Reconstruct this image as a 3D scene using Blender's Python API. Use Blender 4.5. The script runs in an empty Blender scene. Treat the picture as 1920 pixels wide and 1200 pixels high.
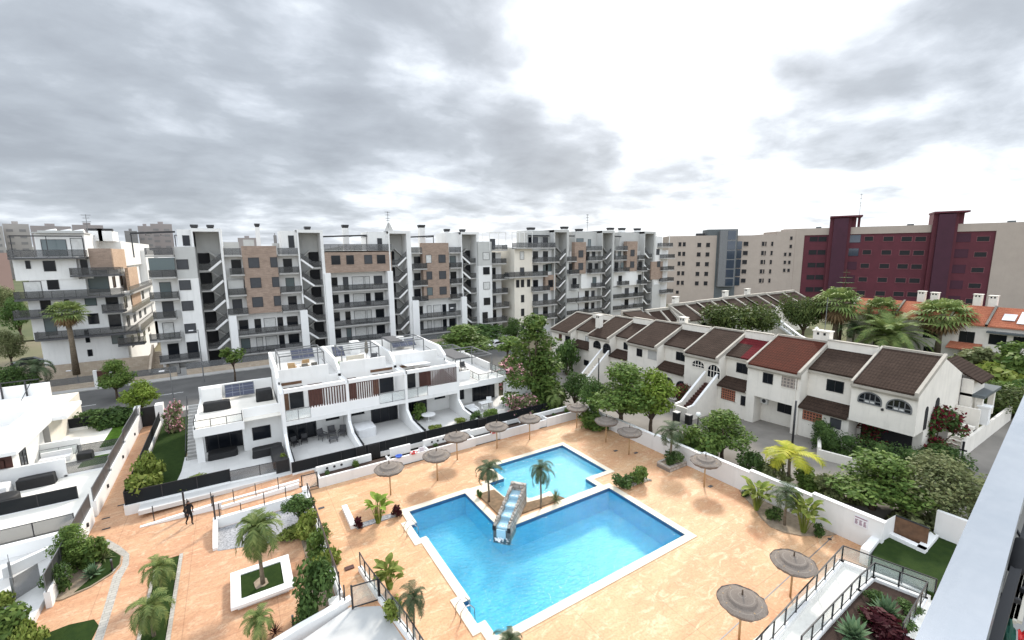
import bpy, math, random
from mathutils import Vector
scene = bpy.context.scene
COL = scene.collection
R = math.radians
random.seed(11)
PI = math.pi

# ---------------------------------------------------------------- camera
EYE = Vector((0, 0, 18.0))
FOC = 836.0
_p, _r, _yaw = R(8.85), R(-0.64), R(57.93)
def _w(v):
    c, s = math.cos(_yaw), math.sin(_yaw)
    return Vector((v[0]*s + v[1]*c, -v[0]*c + v[1]*s, v[2]))
_fw = Vector((0, math.cos(_p), -math.sin(_p))); _rt = Vector((1, 0, 0)); _up = _rt.cross(_fw)
RT = _w(math.cos(_r)*_rt + math.sin(_r)*_up); UP = _w(-math.sin(_r)*_rt + math.cos(_r)*_up); FW = _w(_fw)
def ray(px, py): return FW + (px-960)/FOC*RT + (600-py)/FOC*UP
def g(px, py, z=0.0):
    """where the sight line of a photo pixel meets the level z"""
    d = ray(px, py); t = (z-EYE.z)/d.z
    return EYE + t*d
def on_y(px, py, Y):
    d = ray(px, py); return EYE + d*(Y/d.y)
def on_x(px, py, X):
    d = ray(px, py); return EYE + d*(X/d.x)
def gp(z, s):
    out = []
    for q in s.split():
        a, b = q.split(','); v = g(float(a), float(b), z); out.append((v.x, v.y))
    return out
cam = bpy.data.cameras.new('camera'); co = bpy.data.objects.new('camera', cam); COL.objects.link(co)
cam.sensor_width = 36; cam.lens = FOC/1920*36; cam.clip_start = 0.05; cam.clip_end = 9000
from mathutils import Matrix
m = Matrix((RT, UP, -FW)).transposed().to_4x4(); m.translation = EYE; co.matrix_world = m
scene.camera = co

# ---------------------------------------------------------------- mesh builder
class MB:
    def __init__(s): s.v = []; s.f = []
    def face(s, pts):
        n = len(s.v); s.v += [tuple(p) for p in pts]; s.f.append(tuple(range(n, n+len(pts)))); return s
    def box(s, x0, x1, y0, y1, z0, z1):
        if x0 > x1: x0, x1 = x1, x0
        if y0 > y1: y0, y1 = y1, y0
        if z0 > z1: z0, z1 = z1, z0
        n = len(s.v)
        s.v += [(x0,y0,z0),(x1,y0,z0),(x1,y1,z0),(x0,y1,z0),(x0,y0,z1),(x1,y0,z1),(x1,y1,z1),(x0,y1,z1)]
        s.f += [tuple(n+i for i in q) for q in ((0,3,2,1),(4,5,6,7),(0,1,5,4),(1,2,6,5),(2,3,7,6),(3,0,4,7))]
        return s
    def bar(s, p, q, w, h=None):
        p, q = Vector(p), Vector(q); h = h or w; d = (q-p)
        if d.length < 1e-6: return s
        d.normalize(); a = d.cross(Vector((0,0,1)))
        if a.length < 1e-3: a = Vector((1,0,0))
        a.normalize(); b = a.cross(d); n = len(s.v)
        for c in (p, q):
            for i, j in ((-1,-1),(1,-1),(1,1),(-1,1)):
                s.v.append(tuple(c + a*(i*w/2) + b*(j*h/2)))
        s.f += [tuple(n+i for i in k) for k in ((0,1,2,3),(7,6,5,4),(0,4,5,1),(1,5,6,2),(2,6,7,3),(3,7,4,0))]
        return s
    def tube(s, pts, r, k=8, caps=True):
        pts = [Vector(p) for p in pts]
        rs = r if isinstance(r, (list, tuple)) else [r]*len(pts)
        n0 = len(s.v); prev = None
        for i, p in enumerate(pts):
            t = pts[min(i+1, len(pts)-1)] - pts[max(i-1, 0)]; t.normalize()
            a = prev if prev is not None else (Vector((0,0,1)) if abs(t.z) < .9 else Vector((1,0,0)))
            a = a - t*a.dot(t)
            if a.length < 1e-4: a = t.orthogonal()
            a.normalize(); prev = a; b = t.cross(a)
            for j in range(k):
                an = 2*PI*j/k; s.v.append(tuple(p + (a*math.cos(an) + b*math.sin(an))*rs[i]))
        for i in range(len(pts)-1):
            for j in range(k):
                A = n0+i*k+j; B = n0+i*k+(j+1) % k; s.f.append((A, B, B+k, A+k))
        if caps:
            s.f.append(tuple(n0+j for j in reversed(range(k)))); e = n0+(len(pts)-1)*k; s.f.append(tuple(e+j for j in range(k)))
        return s
    def cyl(s, p, q, r0, r1=None, k=12): return s.tube([p, q], [r0, r0 if r1 is None else r1], k)
    def extr(s, poly, vec):
        """solid: planar polygon swept along vec"""
        vec = Vector(vec); a = [Vector(p) for p in poly]; nrm = Vector((0,0,0))
        for i in range(len(a)): nrm += a[i].cross(a[(i+1) % len(a)])
        if nrm.dot(vec) < 0: a.reverse()
        b = [p+vec for p in a]; n = len(s.v); k = len(a)
        s.v += [tuple(p) for p in a+b]
        s.f.append(tuple(n+i for i in reversed(range(k)))); s.f.append(tuple(n+k+i for i in range(k)))
        for i in range(k):
            j = (i+1) % k; s.f.append((n+i, n+j, n+k+j, n+k+i))
        return s
    def prism(s, poly, z0, z1): return s.extr([(p[0], p[1], z0) for p in poly], (0, 0, z1-z0))
    def lathe(s, prof, c=(0,0,0), k=16):
        n0 = len(s.v)
        for r, z in prof:
            for j in range(k):
                a = 2*PI*j/k; s.v.append((c[0]+r*math.cos(a), c[1]+r*math.sin(a), c[2]+z))
        for i in range(len(prof)-1):
            for j in range(k):
                A = n0+i*k+j; B = n0+i*k+(j+1) % k; s.f.append((A, B, B+k, A+k))
        return s
    def build(s, name, m, parent=None, smooth=False):
        me = bpy.data.meshes.new(name); off = Vector((0,0,0)); top = parent
        while top is not None: off += top.location; top = top.parent
        me.from_pydata([(a-off.x, b-off.y, c-off.z) for a, b, c in s.v] if off.length else s.v, [], s.f); me.update()
        me.materials.append(m)
        if smooth: me.polygons.foreach_set('use_smooth', [True]*len(me.polygons))
        o = bpy.data.objects.new(name, me); COL.objects.link(o)
        if parent is not None: o.parent = parent
        return o
    def split(s, name, m, parent=None):
        """every separate solid becomes a part of its own"""
        root = list(range(len(s.v)))
        def find(a):
            while root[a] != a: root[a] = root[root[a]]; a = root[a]
            return a
        for f in s.f:
            for i in f[1:]: root[find(i)] = find(f[0])
        groups = {}
        for f in s.f: groups.setdefault(find(f[0]), []).append(f)
        out = []
        for fs in groups.values():
            q = MB(); idx = {}
            for f in fs:
                for i in f:
                    if i not in idx: idx[i] = len(q.v); q.v.append(s.v[i])
                q.f.append(tuple(idx[i] for i in f))
            out.append(q.build(name, m, parent))
        return out[0]

def tag(o, label=None, cat=None, group=None, kind=None):
    if label: o['label'] = label
    if cat: o['category'] = cat
    if group: o['group'] = group
    if kind: o['kind'] = kind
    return o
def thing(name, label, cat, loc=(0,0,0), group=None):
    o = bpy.data.objects.new(name, None); COL.objects.link(o); o.location = loc; o.empty_display_size = .2
    return tag(o, label, cat, group)
def struct(name, mb, m): return tag(mb.build(name, m), kind='structure')
def dup(root, loc, rz=0.0, sc=1.0, label=None, group=None):
    r = root.copy(); COL.objects.link(r); r.location = loc; r.rotation_euler = (0, 0, rz)
    r.scale = sc if isinstance(sc, (tuple, list)) else (sc, sc, sc)
    if label: r['label'] = label
    if group: r['group'] = group
    for ch in root.children:
        c = ch.copy(); COL.objects.link(c); c.parent = r
        for gc in ch.children:
            d = gc.copy(); COL.objects.link(d); d.parent = c
    return r
_used = set()
def put(root, loc, rz=0.0, sc=1.0, label=None, group=None):
    """first placement moves the prototype itself, later ones copy it"""
    if root.name not in _used:
        _used.add(root.name); root.location = loc; root.rotation_euler = (0, 0, rz)
        root.scale = sc if isinstance(sc, (tuple, list)) else (sc, sc, sc)
        if label: root['label'] = label
        if group: root['group'] = group
        return root
    return dup(root, loc, rz, sc, label, group)

# ---------------------------------------------------------------- materials
class NT:
    def __init__(s, tree): s.t = tree; s.n = tree.nodes; s.l = tree.links
    def add(s, typ, **k):
        n = s.n.new(typ)
        for a, b in k.items():
            if hasattr(n, a): setattr(n, a, b)
        return n
    def link(s, a, b): s.l.new(a, b)
    def math(s, op, a, b=None, c=None):
        n = s.n.new('ShaderNodeMath'); n.operation = op
        for i, v in enumerate((a, b, c)):
            if v is None: continue
            if isinstance(v, (int, float)): n.inputs[i].default_value = v
            else: s.link(v, n.inputs[i])
        return n.outputs[0]
    def mix(s, f, a, b, mode='MIX'):
        n = s.n.new('ShaderNodeMix'); n.data_type = 'RGBA'; n.blend_type = mode
        for i, v in ((0, f), (6, a), (7, b)):
            if isinstance(v, (int, float)): n.inputs[i].default_value = v
            elif isinstance(v, (tuple, list)): n.inputs[i].default_value = (*v, 1) if len(v) == 3 else v
            else: s.link(v, n.inputs[i])
        return n.outputs[2]
    def ramp(s, f, stops):
        n = s.n.new('ShaderNodeValToRGB'); e = n.color_ramp.elements
        while len(e) < len(stops): e.new(.5)
        for i, (p, c) in enumerate(stops):
            e[i].position = p; e[i].color = (*c, 1) if isinstance(c, (tuple, list)) else (c, c, c, 1)
        s.link(f, n.inputs[0]); return n.outputs[0]
    def noise(s, vec, scale, detail=4, rough=.55, dist=0.0):
        n = s.n.new('ShaderNodeTexNoise'); n.inputs['Scale'].default_value = scale; n.inputs['Detail'].default_value = detail
        n.inputs['Roughness'].default_value = rough; n.inputs['Distortion'].default_value = dist
        if vec is not None: s.link(vec, n.inputs['Vector'])
        return n.outputs[0]
    def bump(s, h, strength=.3, dist=.02):
        n = s.n.new('ShaderNodeBump'); n.inputs['Strength'].default_value = strength; n.inputs['Distance'].default_value = dist
        s.link(h, n.inputs['Height']); return n.outputs[0]
def newmat(name):
    m = bpy.data.materials.new(name); m.use_nodes = True; t = NT(m.node_tree)
    return m, t, t.n['Principled BSDF']
def pos(t):
    return t.add('ShaderNodeNewGeometry').outputs['Position']
def basic(name, col, rough=.75, vary=.12, scale=.6, col2=None, bump=0, bscale=12, metal=0.0, spec=.4, stain=0):
    m, t, b = newmat(name); p = pos(t)
    b.inputs['Roughness'].default_value = rough; b.inputs['Metallic'].default_value = metal
    b.inputs['Specular IOR Level'].default_value = spec
    c2 = col2 or tuple(c*(1-vary*2) for c in col)
    n = t.noise(p, scale, 6, .6); f = t.ramp(n, [(.35, 0.0), (.7, 1.0)])
    c = t.mix(f, col, c2)
    if stain:
        mp = t.add('ShaderNodeMapping'); mp.inputs['Scale'].default_value = (1, 1, .12); t.link(p, mp.inputs[0])
        f2 = t.ramp(t.noise(mp.outputs[0], 2.2, 5, .65), [(.52, 0.0), (.75, 1.0)])
        c = t.mix(t.math('MULTIPLY', f2, stain), c, tuple(q*.55 for q in col))
    t.link(c, b.inputs['Base Color'])
    if bump: t.link(t.bump(t.noise(p, bscale, 4), bump, .02), b.inputs['Normal'])
    return m
def glassy(name, col, rough=.08, alpha=1.0, spec=.6):
    m, t, b = newmat(name); b.inputs['Base Color'].default_value = (*col, 1); b.inputs['Roughness'].default_value = rough
    b.inputs['Alpha'].default_value = alpha; b.inputs['Specular IOR Level'].default_value = spec
    return m
def leafmat(name, a, b2, rough=.55, trans=.25):
    m, t, b = newmat(name); geo = t.add('ShaderNodeNewGeometry'); oi = t.add('ShaderNodeObjectInfo')
    f = geo.outputs['Random Per Island']
    c = t.mix(f, a, b2)
    n = t.noise(geo.outputs['Position'], .9, 3)
    c = t.mix(t.ramp(n, [(.35, 0.0), (.65, .55)]), c, tuple(q*.62 for q in a))
    hsv = t.add('ShaderNodeHueSaturation'); t.link(c, hsv.inputs['Color'])
    t.link(t.math('MULTIPLY_ADD', oi.outputs['Random'], .35, .85), hsv.inputs['Value'])
    t.link(hsv.outputs[0], b.inputs['Base Color']); b.inputs['Roughness'].default_value = rough; b.inputs['Specular IOR Level'].default_value = .12
    tr = t.add('ShaderNodeBsdfTranslucent'); t.link(hsv.outputs[0], tr.inputs[0])
    ms = t.add('ShaderNodeMixShader'); ms.inputs[0].default_value = trans
    t.link(b.outputs[0], ms.inputs[1]); t.link(tr.outputs[0], ms.inputs[2]); t.link(ms.outputs[0], t.n['Material Output'].inputs[0])
    return m
def tilemat(name, col, col2, mort, rw, rh, msize=.02, axis='xz', rough=.8, bump=.4, vary=.25, offs=.5, rot=None):
    """bricks / tiles laid out in real metres on a wall (axis xz, yz) or floor (xy)"""
    m, t, b = newmat(name); p = pos(t); sx = t.add('ShaderNodeSeparateXYZ'); t.link(p, sx.inputs[0]); cx = t.add('ShaderNodeCombineXYZ')
    o = dict(x=sx.outputs[0], y=sx.outputs[1], z=sx.outputs[2])
    t.link(o[axis[0]], cx.inputs[0]); t.link(o[axis[1]], cx.inputs[1])
    br = t.add('ShaderNodeTexBrick'); t.link(cx.outputs[0], br.inputs['Vector']); br.offset = offs
    br.inputs['Color1'].default_value = (*col, 1); br.inputs['Color2'].default_value = (*col2, 1); br.inputs['Mortar'].default_value = (*mort, 1)
    br.inputs['Scale'].default_value = 1; br.inputs['Brick Width'].default_value = rw; br.inputs['Row Height'].default_value = rh
    br.inputs['Mortar Size'].default_value = msize; br.inputs['Mortar Smooth'].default_value = .2
    n = t.noise(p, 1.3, 5)
    c = t.mix(t.ramp(n, [(.3, 0.0), (.75, vary)]), br.outputs[0], tuple(q*.5 for q in col))
    t.link(c, b.inputs['Base Color']); b.inputs['Roughness'].default_value = rough
    t.link(t.bump(br.outputs['Fac'], -bump, .03), b.inputs['Normal'])
    return m
def roofmat(name, a, b2, dark, along='x'):
    """barrel tiles: channels run down the slope (world x), courses across"""
    m, t, b = newmat(name); p = pos(t); sx = t.add('ShaderNodeSeparateXYZ'); t.link(p, sx.inputs[0])
    u = sx.outputs[1] if along == 'x' else sx.outputs[0]; v = sx.outputs[0] if along == 'x' else sx.outputs[1]
    wave = t.math('SINE', t.math('MULTIPLY', u, 2*PI/.24)); saw = t.math('FRACT', t.math('DIVIDE', v, .42))
    hgt = t.math('ADD', t.math('MULTIPLY', wave, .22), t.math('MULTIPLY', saw, .9))
    n = t.noise(p, .8, 6, .65); n2 = t.noise(p, 7, 3)
    c = t.mix(t.ramp(n, [(.3, 0.0), (.7, 1.0)]), a, b2); c = t.mix(t.ramp(n2, [(.4, 0.0), (.75, .7)]), c, dark)
    edge = t.ramp(saw, [(0.0, 1.0), (.22, 0.0)]); c = t.mix(t.math('MULTIPLY', edge, .7), c, tuple(q*.5 for q in dark))
    t.link(c, b.inputs['Base Color']); b.inputs['Roughness'].default_value = .9; b.inputs['Specular IOR Level'].default_value = .08
    t.link(t.bump(hgt, .7, .06), b.inputs['Normal']); return m

M = {}
M['white'] = basic('white_render', (.76,.755,.735), .8, .04, .5, stain=.22)
M['white_aged'] = basic('aged_white_render', (.78,.735,.66), .85, .05, .8, stain=.28, bump=.15)
M['cornice'] = basic('weathered_cornice', (.43,.395,.34), .85, .1, .9, stain=.4)
M['white_bright'] = basic('white_paint', (.80,.795,.78), .7, .02, .5)
M['cream'] = basic('cream_render', (.73,.68,.59), .85, .05, .6, stain=.2)
M['beige'] = basic('beige_render', (.405,.345,.295), .85, .04, .4, stain=.12)
M['burgundy'] = basic('burgundy_render', (.102,.019,.030), .7, .10, .4)
M['burgundy_dark'] = basic('dark_burgundy_render', (.055,.013,.028), .7, .08, .4)
M['burgundy_sill'] = basic('pinkish_sill', (.22,.08,.09), .7, .08, .4)
M['slate'] = basic('slate_cladding', (.10,.115,.12), .6, .08, .5)
M['grey_render'] = basic('grey_render', (.50,.50,.48), .85, .05, .5, stain=.15)
M['concrete'] = basic('concrete', (.42,.41,.39), .85, .10, .7, stain=.2)
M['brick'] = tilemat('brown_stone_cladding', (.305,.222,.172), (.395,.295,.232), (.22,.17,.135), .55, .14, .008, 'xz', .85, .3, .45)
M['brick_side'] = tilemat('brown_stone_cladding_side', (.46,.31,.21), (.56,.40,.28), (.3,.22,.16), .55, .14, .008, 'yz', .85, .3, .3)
M['sandstone'] = tilemat('sandstone_wall', (.42,.34,.26), (.50,.42,.33), (.34,.28,.22), .6, .25, .012, 'xz', .85, .3, .3)
M['dark'] = basic('black_metal', (.022,.022,.025), .45, .1, 2, metal=0, spec=.5)
M['grey_metal'] = basic('grey_metal', (.16,.165,.17), .45, .1, 2, spec=.5)
M['steel'] = basic('stainless_steel', (.55,.56,.58), .22, .05, 2, metal=1.0)
M['pane'] = glassy('dark_window_glass', (.010,.012,.016), .12, 1.0, .28)
M['pane_teal'] = glassy('tinted_glass', (.12,.15,.155), .08, 1.0, .4)
M['shutter'] = basic('grey_shutter', (.055,.058,.064), .6, .1, 3)
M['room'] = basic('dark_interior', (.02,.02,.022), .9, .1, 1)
M['smoke'] = glassy('smoked_glass', (.060,.062,.065), .12, .52)
M['smoke_light'] = glassy('pale_smoked_glass', (.16,.165,.17), .12, .55)
M['smoke_dark'] = glassy('dark_grey_panel', (.05,.052,.056), .3, .88, .3)
M['mesh'] = glassy('black_fence_mesh', (.018,.02,.022), .7, .93, .1)
M['clear'] = glassy('clear_glass', (.55,.62,.60), .05, .22)
M['blue_glass'] = glassy('blue_glass', (.02,.035,.06), .05)
M['wood_red'] = basic('red_brown_timber', (.085,.032,.024), .6, .2, 3)
M['wood'] = basic('brown_timber', (.15,.078,.042), .6, .2, 3)
M['wood_light'] = basic('light_timber', (.50,.33,.17), .6, .15, 3)
M['curtain'] = basic('pale_curtain', (.62,.62,.60), .9, .1, 3)
M['tile_floor'] = tilemat('pale_floor_tiles', (.58,.57,.55), (.62,.61,.59), (.50,.49,.47), .9, .9, .006, 'xy', .55, .05, .12, 0)
M['marble'] = basic('veined_marble_floor', (.82,.80,.74), .45, .05, .8, (.70,.68,.63))
M['landing'] = basic('grey_marble_landing', (.50,.50,.49), .5, .05, .8, (.42,.42,.41))
M['pool_edge'] = basic('cream_pool_edge', (.74,.66,.52), .75, .05, 1.2)
M['asphalt'] = basic('street_asphalt', (.115,.112,.108), .9, .15, .35, bump=.2, bscale=40)
M['road'] = basic('worn_concrete_road', (.235,.215,.19), .9, .16, .3, bump=.2, bscale=30)
M['earth'] = basic('dry_earth', (.21,.17,.115), .95, .2, .05, (.10,.11,.05), bump=.3)
M['soil'] = basic('planting_soil', (.24,.155,.09), .95, .2, 3, (.12,.085,.05), bump=.5, bscale=20)
M['soil_dark'] = basic('dark_planting_soil', (.06,.035,.025), .95, .2, 4, bump=.5, bscale=20)
M['sand_soil'] = basic('sandy_gravel_bed', (.33,.26,.19), .95, .2, 4, (.22,.17,.12), bump=.5, bscale=25)
M['gravel'] = basic('grey_gravel', (.40,.40,.41), .95, .3, 9, (.15,.15,.16), bump=.8, bscale=30)
M['kerb'] = tilemat('pale_stone_kerb', (.46,.43,.38), (.36,.34,.30), (.24,.22,.2), .5, .22, .015, 'xy', .85, .4, .3)
M['rock'] = tilemat('stone_cladding', (.38,.33,.28), (.60,.55,.49), (.2,.165,.135), .42, .26, .03, 'xz', .85, .9, .5)
M['lattice'] = tilemat('terracotta_lattice', (.012,.01,.01), (.02,.015,.013), (.33,.12,.07), .26, .26, .055, 'yz', .8, .5, .1, 0)
M['lattice_pale'] = tilemat('pale_block_lattice', (.20,.18,.16), (.17,.15,.14), (.40,.34,.29), .32, .32, .06, 'yz', .8, .5, .1, 0)
M['roof_dark'] = roofmat('dark_roof_tiles', (.044,.029,.022), (.066,.044,.034), (.025,.017,.014))
M['roof_red'] = roofmat('red_brown_roof_tiles', (.105,.031,.020), (.080,.028,.019), (.042,.017,.012))
M['roof_crimson'] = roofmat('crimson_roof_coating', (.14,.018,.022), (.115,.017,.02), (.07,.013,.015))
M['roof_orange'] = roofmat('orange_roof_tiles', (.40,.13,.075), (.48,.19,.11), (.25,.075,.045))
M['bark'] = basic('tree_bark', (.12,.085,.06), .95, .3, 5, bump=.6, bscale=14)
M['palm_bark'] = basic('palm_bark', (.21,.165,.115), .95, .3, 6, (.09,.07,.05), bump=.7, bscale=18)
M['palm_skirt'] = leafmat('dry_palm_fronds', (0.250,0.170,0.090), (0.160,0.100,0.050), .8, .1)
M['leaf_dark'] = leafmat('dark_green_leaves', (0.052,0.098,0.030), (0.125,0.199,0.054))
M['leaf_mid'] = leafmat('mid_green_leaves', (0.080,0.146,0.035), (0.195,0.264,0.064))
M['leaf_bright'] = leafmat('bright_green_leaves', (0.136,0.219,0.031), (0.272,0.343,0.063))
M['leaf_olive'] = leafmat('olive_leaves', (0.125,0.156,0.064), (0.263,0.275,0.129))
M['leaf_pine'] = leafmat('pine_needles', (0.065,0.103,0.031), (0.154,0.183,0.055))
M['leaf_yellow'] = leafmat('yellow_palm_leaves', (0.312,0.351,0.033), (0.520,0.468,0.065))
M['leaf_lime'] = leafmat('lime_leaves', (0.144,0.202,0.036), (0.298,0.329,0.084))
M['leaf_pool_palm'] = leafmat('dusty_palm_fronds', (0.060,0.095,0.045), (0.130,0.160,0.085))
M['leaf_palm'] = leafmat('palm_fronds', (0.123,0.186,0.059), (0.281,0.329,0.108))
M['leaf_agave'] = leafmat('agave_leaves', (0.085,0.150,0.075), (0.170,0.250,0.140), .5, .1)
M['leaf_purple'] = leafmat('purple_leaves', (0.042,0.007,0.012), (0.078,0.018,0.021))
M['flower_pink'] = leafmat('pink_flowers', (0.660,0.264,0.330), (0.825,0.528,0.550), .7, .3)
M['flower_red'] = leafmat('dark_red_flowers', (0.192,0.010,0.030), (0.084,0.042,0.024), .7, .2)
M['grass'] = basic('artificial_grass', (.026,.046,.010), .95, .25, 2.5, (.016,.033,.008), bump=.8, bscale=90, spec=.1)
M['grass_light'] = basic('bright_artificial_grass', (.085,.17,.02), .95, .25, 2.5, bump=.8, bscale=90, spec=.1)  # turf in a brighter green than the other lawns
M['cover_black'] = basic('black_cover_fabric', (.014,.014,.015), .6, .2, 3, bump=.5, bscale=4)
M['cover_grey'] = basic('dark_grey_fabric', (.10,.10,.105), .8, .2, 4)
M['cover_white'] = basic('white_cover_fabric', (.72,.72,.72), .7, .06, 2, bump=.8, bscale=3)
M['ivory'] = basic('ivory_cushion', (.66,.61,.52), .85, .08, 3)
M['wicker'] = basic('woven_wicker', (.22,.20,.17), .85, .3, 14, bump=.5, bscale=60)
M['red_plastic'] = basic('red_enamel', (.50,.03,.03), .4, .05, 2)
M['blue_plastic'] = basic('blue_enamel', (.05,.13,.50), .4, .05, 2)
M['green_cloth'] = basic('green_cloth', (.004,.085,.055), .85, .25, 6, bump=.6, bscale=8)
M['skin'] = basic('skin', (.20,.10,.07), .6, .08, 6)
M['black_cloth'] = basic('black_clothing', (.010,.010,.012), .85, .2, 8)
M['hair'] = basic('dark_hair', (.012,.009,.008), .7, .2, 20)
M['car_white'] = basic('white_car_paint', (.75,.75,.76), .25, .02, 1, spec=.6)
M['car_dark'] = basic('dark_car_paint', (.02,.022,.026), .2, .1, 1, spec=.6)
M['rubber'] = basic('black_rubber', (.018,.018,.018), .85, .1, 4)
M['lamp_glass'] = basic('opal_lamp_globe', (.85,.85,.83), .35, .02, 1)
M['sign_white'] = basic('white_sign_board', (.72,.72,.74), .5, .02, 2)
M['sign_ink'] = basic('dark_sign_ink', (.26,.14,.19), .7, .05, 2)
M['far_beige'] = basic('hazed_beige_render', (.40,.37,.35), .9, .08, .05)  # tower wall tone lightened and greyed to carry distance haze
M['far_brown'] = basic('hazed_brown_render', (.33,.295,.285), .9, .08, .05)  # distance haze mixed into the brown as well
M['far_pink'] = basic('far_pink_render', (.42,.28,.24), .9, .06, .05)
M['far_window'] = basic('far_window_bands', (.235,.225,.225), .7, .1, .2)
M['hill'] = basic('hazed_hill_scrub', (.17,.18,.17), .95, .2, .02, (.22,.21,.19))  # scrub greyed, distance haze put into the colour

# stamped concrete deck: orange mottled over cream
def paving(name, a, b2, c3):
    m, t, b = newmat(name); p = pos(t)
    mp = t.add('ShaderNodeMapping'); mp.inputs['Rotation'].default_value = (0, 0, R(-32)); mp.inputs['Scale'].default_value = (.55, 1.25, 1)
    t.link(p, mp.inputs[0])
    n1 = t.noise(mp.outputs[0], .34, 9, .70, .6); n2 = t.noise(mp.outputs[0], 1.5, 9, .74, 1.3); n3 = t.noise(p, 9, 4)
    f = t.math('ADD', t.math('MULTIPLY', n1, .62), t.math('MULTIPLY', n2, .38))
    c = t.mix(t.ramp(f, [(.43, 0.0), (.60, 1.0)]), a, b2)
    c = t.mix(t.ramp(n2, [(.50, 0.0), (.62, .85)]), c, c3)
    c = t.mix(t.ramp(n3, [(.45, 0.0), (.8, .5)]), c, tuple(q*.55 for q in b2))
    vo = t.add('ShaderNodeTexVoronoi'); vo.feature = 'DISTANCE_TO_EDGE'; vo.inputs['Scale'].default_value = 2.3; t.link(p, vo.inputs['Vector'])
    crack = t.ramp(vo.outputs['Distance'], [(0.0, .30), (.035, 0.0)]); c = t.mix(crack, c, tuple(q*.6 for q in b2))
    sx = t.add('ShaderNodeSeparateXYZ'); t.link(p, sx.inputs[0])     # contraction joints every few metres
    for o_, ph in ((sx.outputs[0], .37), (sx.outputs[1], .81)):
        d_ = t.math('ABSOLUTE', t.math('SUBTRACT', t.math('FRACT', t.math('ADD', t.math('DIVIDE', o_, 4.2), ph)), .5)); c = t.mix(t.ramp(d_, [(0.0, .5), (.007, 0.0)]), c, tuple(q*.5 for q in b2))
    t.link(c, b.inputs['Base Color']); b.inputs['Roughness'].default_value = .65; b.inputs['Specular IOR Level'].default_value = .3
    t.link(t.bump(n2, .35, .02), b.inputs['Normal']); return m
M['deck'] = paving('stamped_orange_paving', (.60,.37,.205), (.51,.25,.13), (.68,.50,.32))
M['plaza'] = paving('stamped_terracotta_paving', (.55,.325,.19), (.43,.21,.115), (.63,.43,.28))

def pooltile(name, a, b2):
    m, t, b = newmat(name); p = pos(t)
    br = t.add('ShaderNodeTexBrick'); br.offset = 0; t.link(p, br.inputs['Vector'])
    for k, v in (('Color1', a), ('Color2', b2), ('Mortar', tuple(min(1, q*1.15+.03) for q in a))): br.inputs[k].default_value = (*v, 1)
    br.inputs['Scale'].default_value = 1; br.inputs['Brick Width'].default_value = .25; br.inputs['Row Height'].default_value = .25; br.inputs['Mortar Size'].default_value = .012
    # ripple light is painted into the water tint; only the tiles' own slight tone shift is kept here
    n = t.noise(p, .9, 5); c = t.mix(t.ramp(n, [(.3, 0.0), (.75, .3)]), br.outputs[0], tuple(q*.8 for q in a))
    t.link(c, b.inputs['Base Color']); b.inputs['Roughness'].default_value = .4; return m
M['pool_deep'] = pooltile('blue_pool_tiles', (.17,.68,.88), (.21,.72,.90))
M['pool_shallow'] = pooltile('pale_pool_tiles', (.30,.74,.88), (.34,.78,.90))
M['pool_band'] = pooltile('waterline_tiles', (.03,.10,.22), (.04,.13,.27))
def watermat(name, tint, bump, sc):
    m, t, b = newmat(name); t.n.remove(b); p = pos(t)
    mp = t.add('ShaderNodeMapping'); mp.inputs['Rotation'].default_value = (0, 0, R(35)); mp.inputs['Scale'].default_value = (1, 2.1, 1); t.link(p, mp.inputs[0])
    h = t.math('ADD', t.noise(mp.outputs[0], sc, 5, .6, .8), t.math('MULTIPLY', t.noise(p, sc*3.1, 3, .6, .4), .45))
    nrm = t.bump(h, bump, .10)
    tr = t.add('ShaderNodeBsdfTransparent'); rip = t.ramp(h, [(.60, 0.0), (.84, 1.0)])
    t.link(t.mix(rip, tint, tuple(min(1, q+.62*(1-q)+.05) for q in tint)), tr.inputs[0])  # ripple sparkle painted as a paler tint in the transparency
    gl = t.add('ShaderNodeBsdfGlossy'); gl.inputs['Roughness'].default_value = .06; t.link(nrm, gl.inputs['Normal'])
    fr = t.add('ShaderNodeFresnel'); fr.inputs['IOR'].default_value = 1.33; t.link(nrm, fr.inputs['Normal'])
    ms = t.add('ShaderNodeMixShader'); t.link(fr.outputs[0], ms.inputs[0]); t.link(tr.outputs[0], ms.inputs[1]); t.link(gl.outputs[0], ms.inputs[2])
    t.link(ms.outputs[0], t.n['Material Output'].inputs[0]); return m
M['water'] = watermat('pool_water', (.60,.91,.97), 1.0, 3.0)
M['water_shallow'] = watermat('shallow_pool_water', (.70,.93,.97), .9, 2.8)
M['cascade'] = glassy('cascade_water', (.50,.76,.90), .2, .62)
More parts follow.
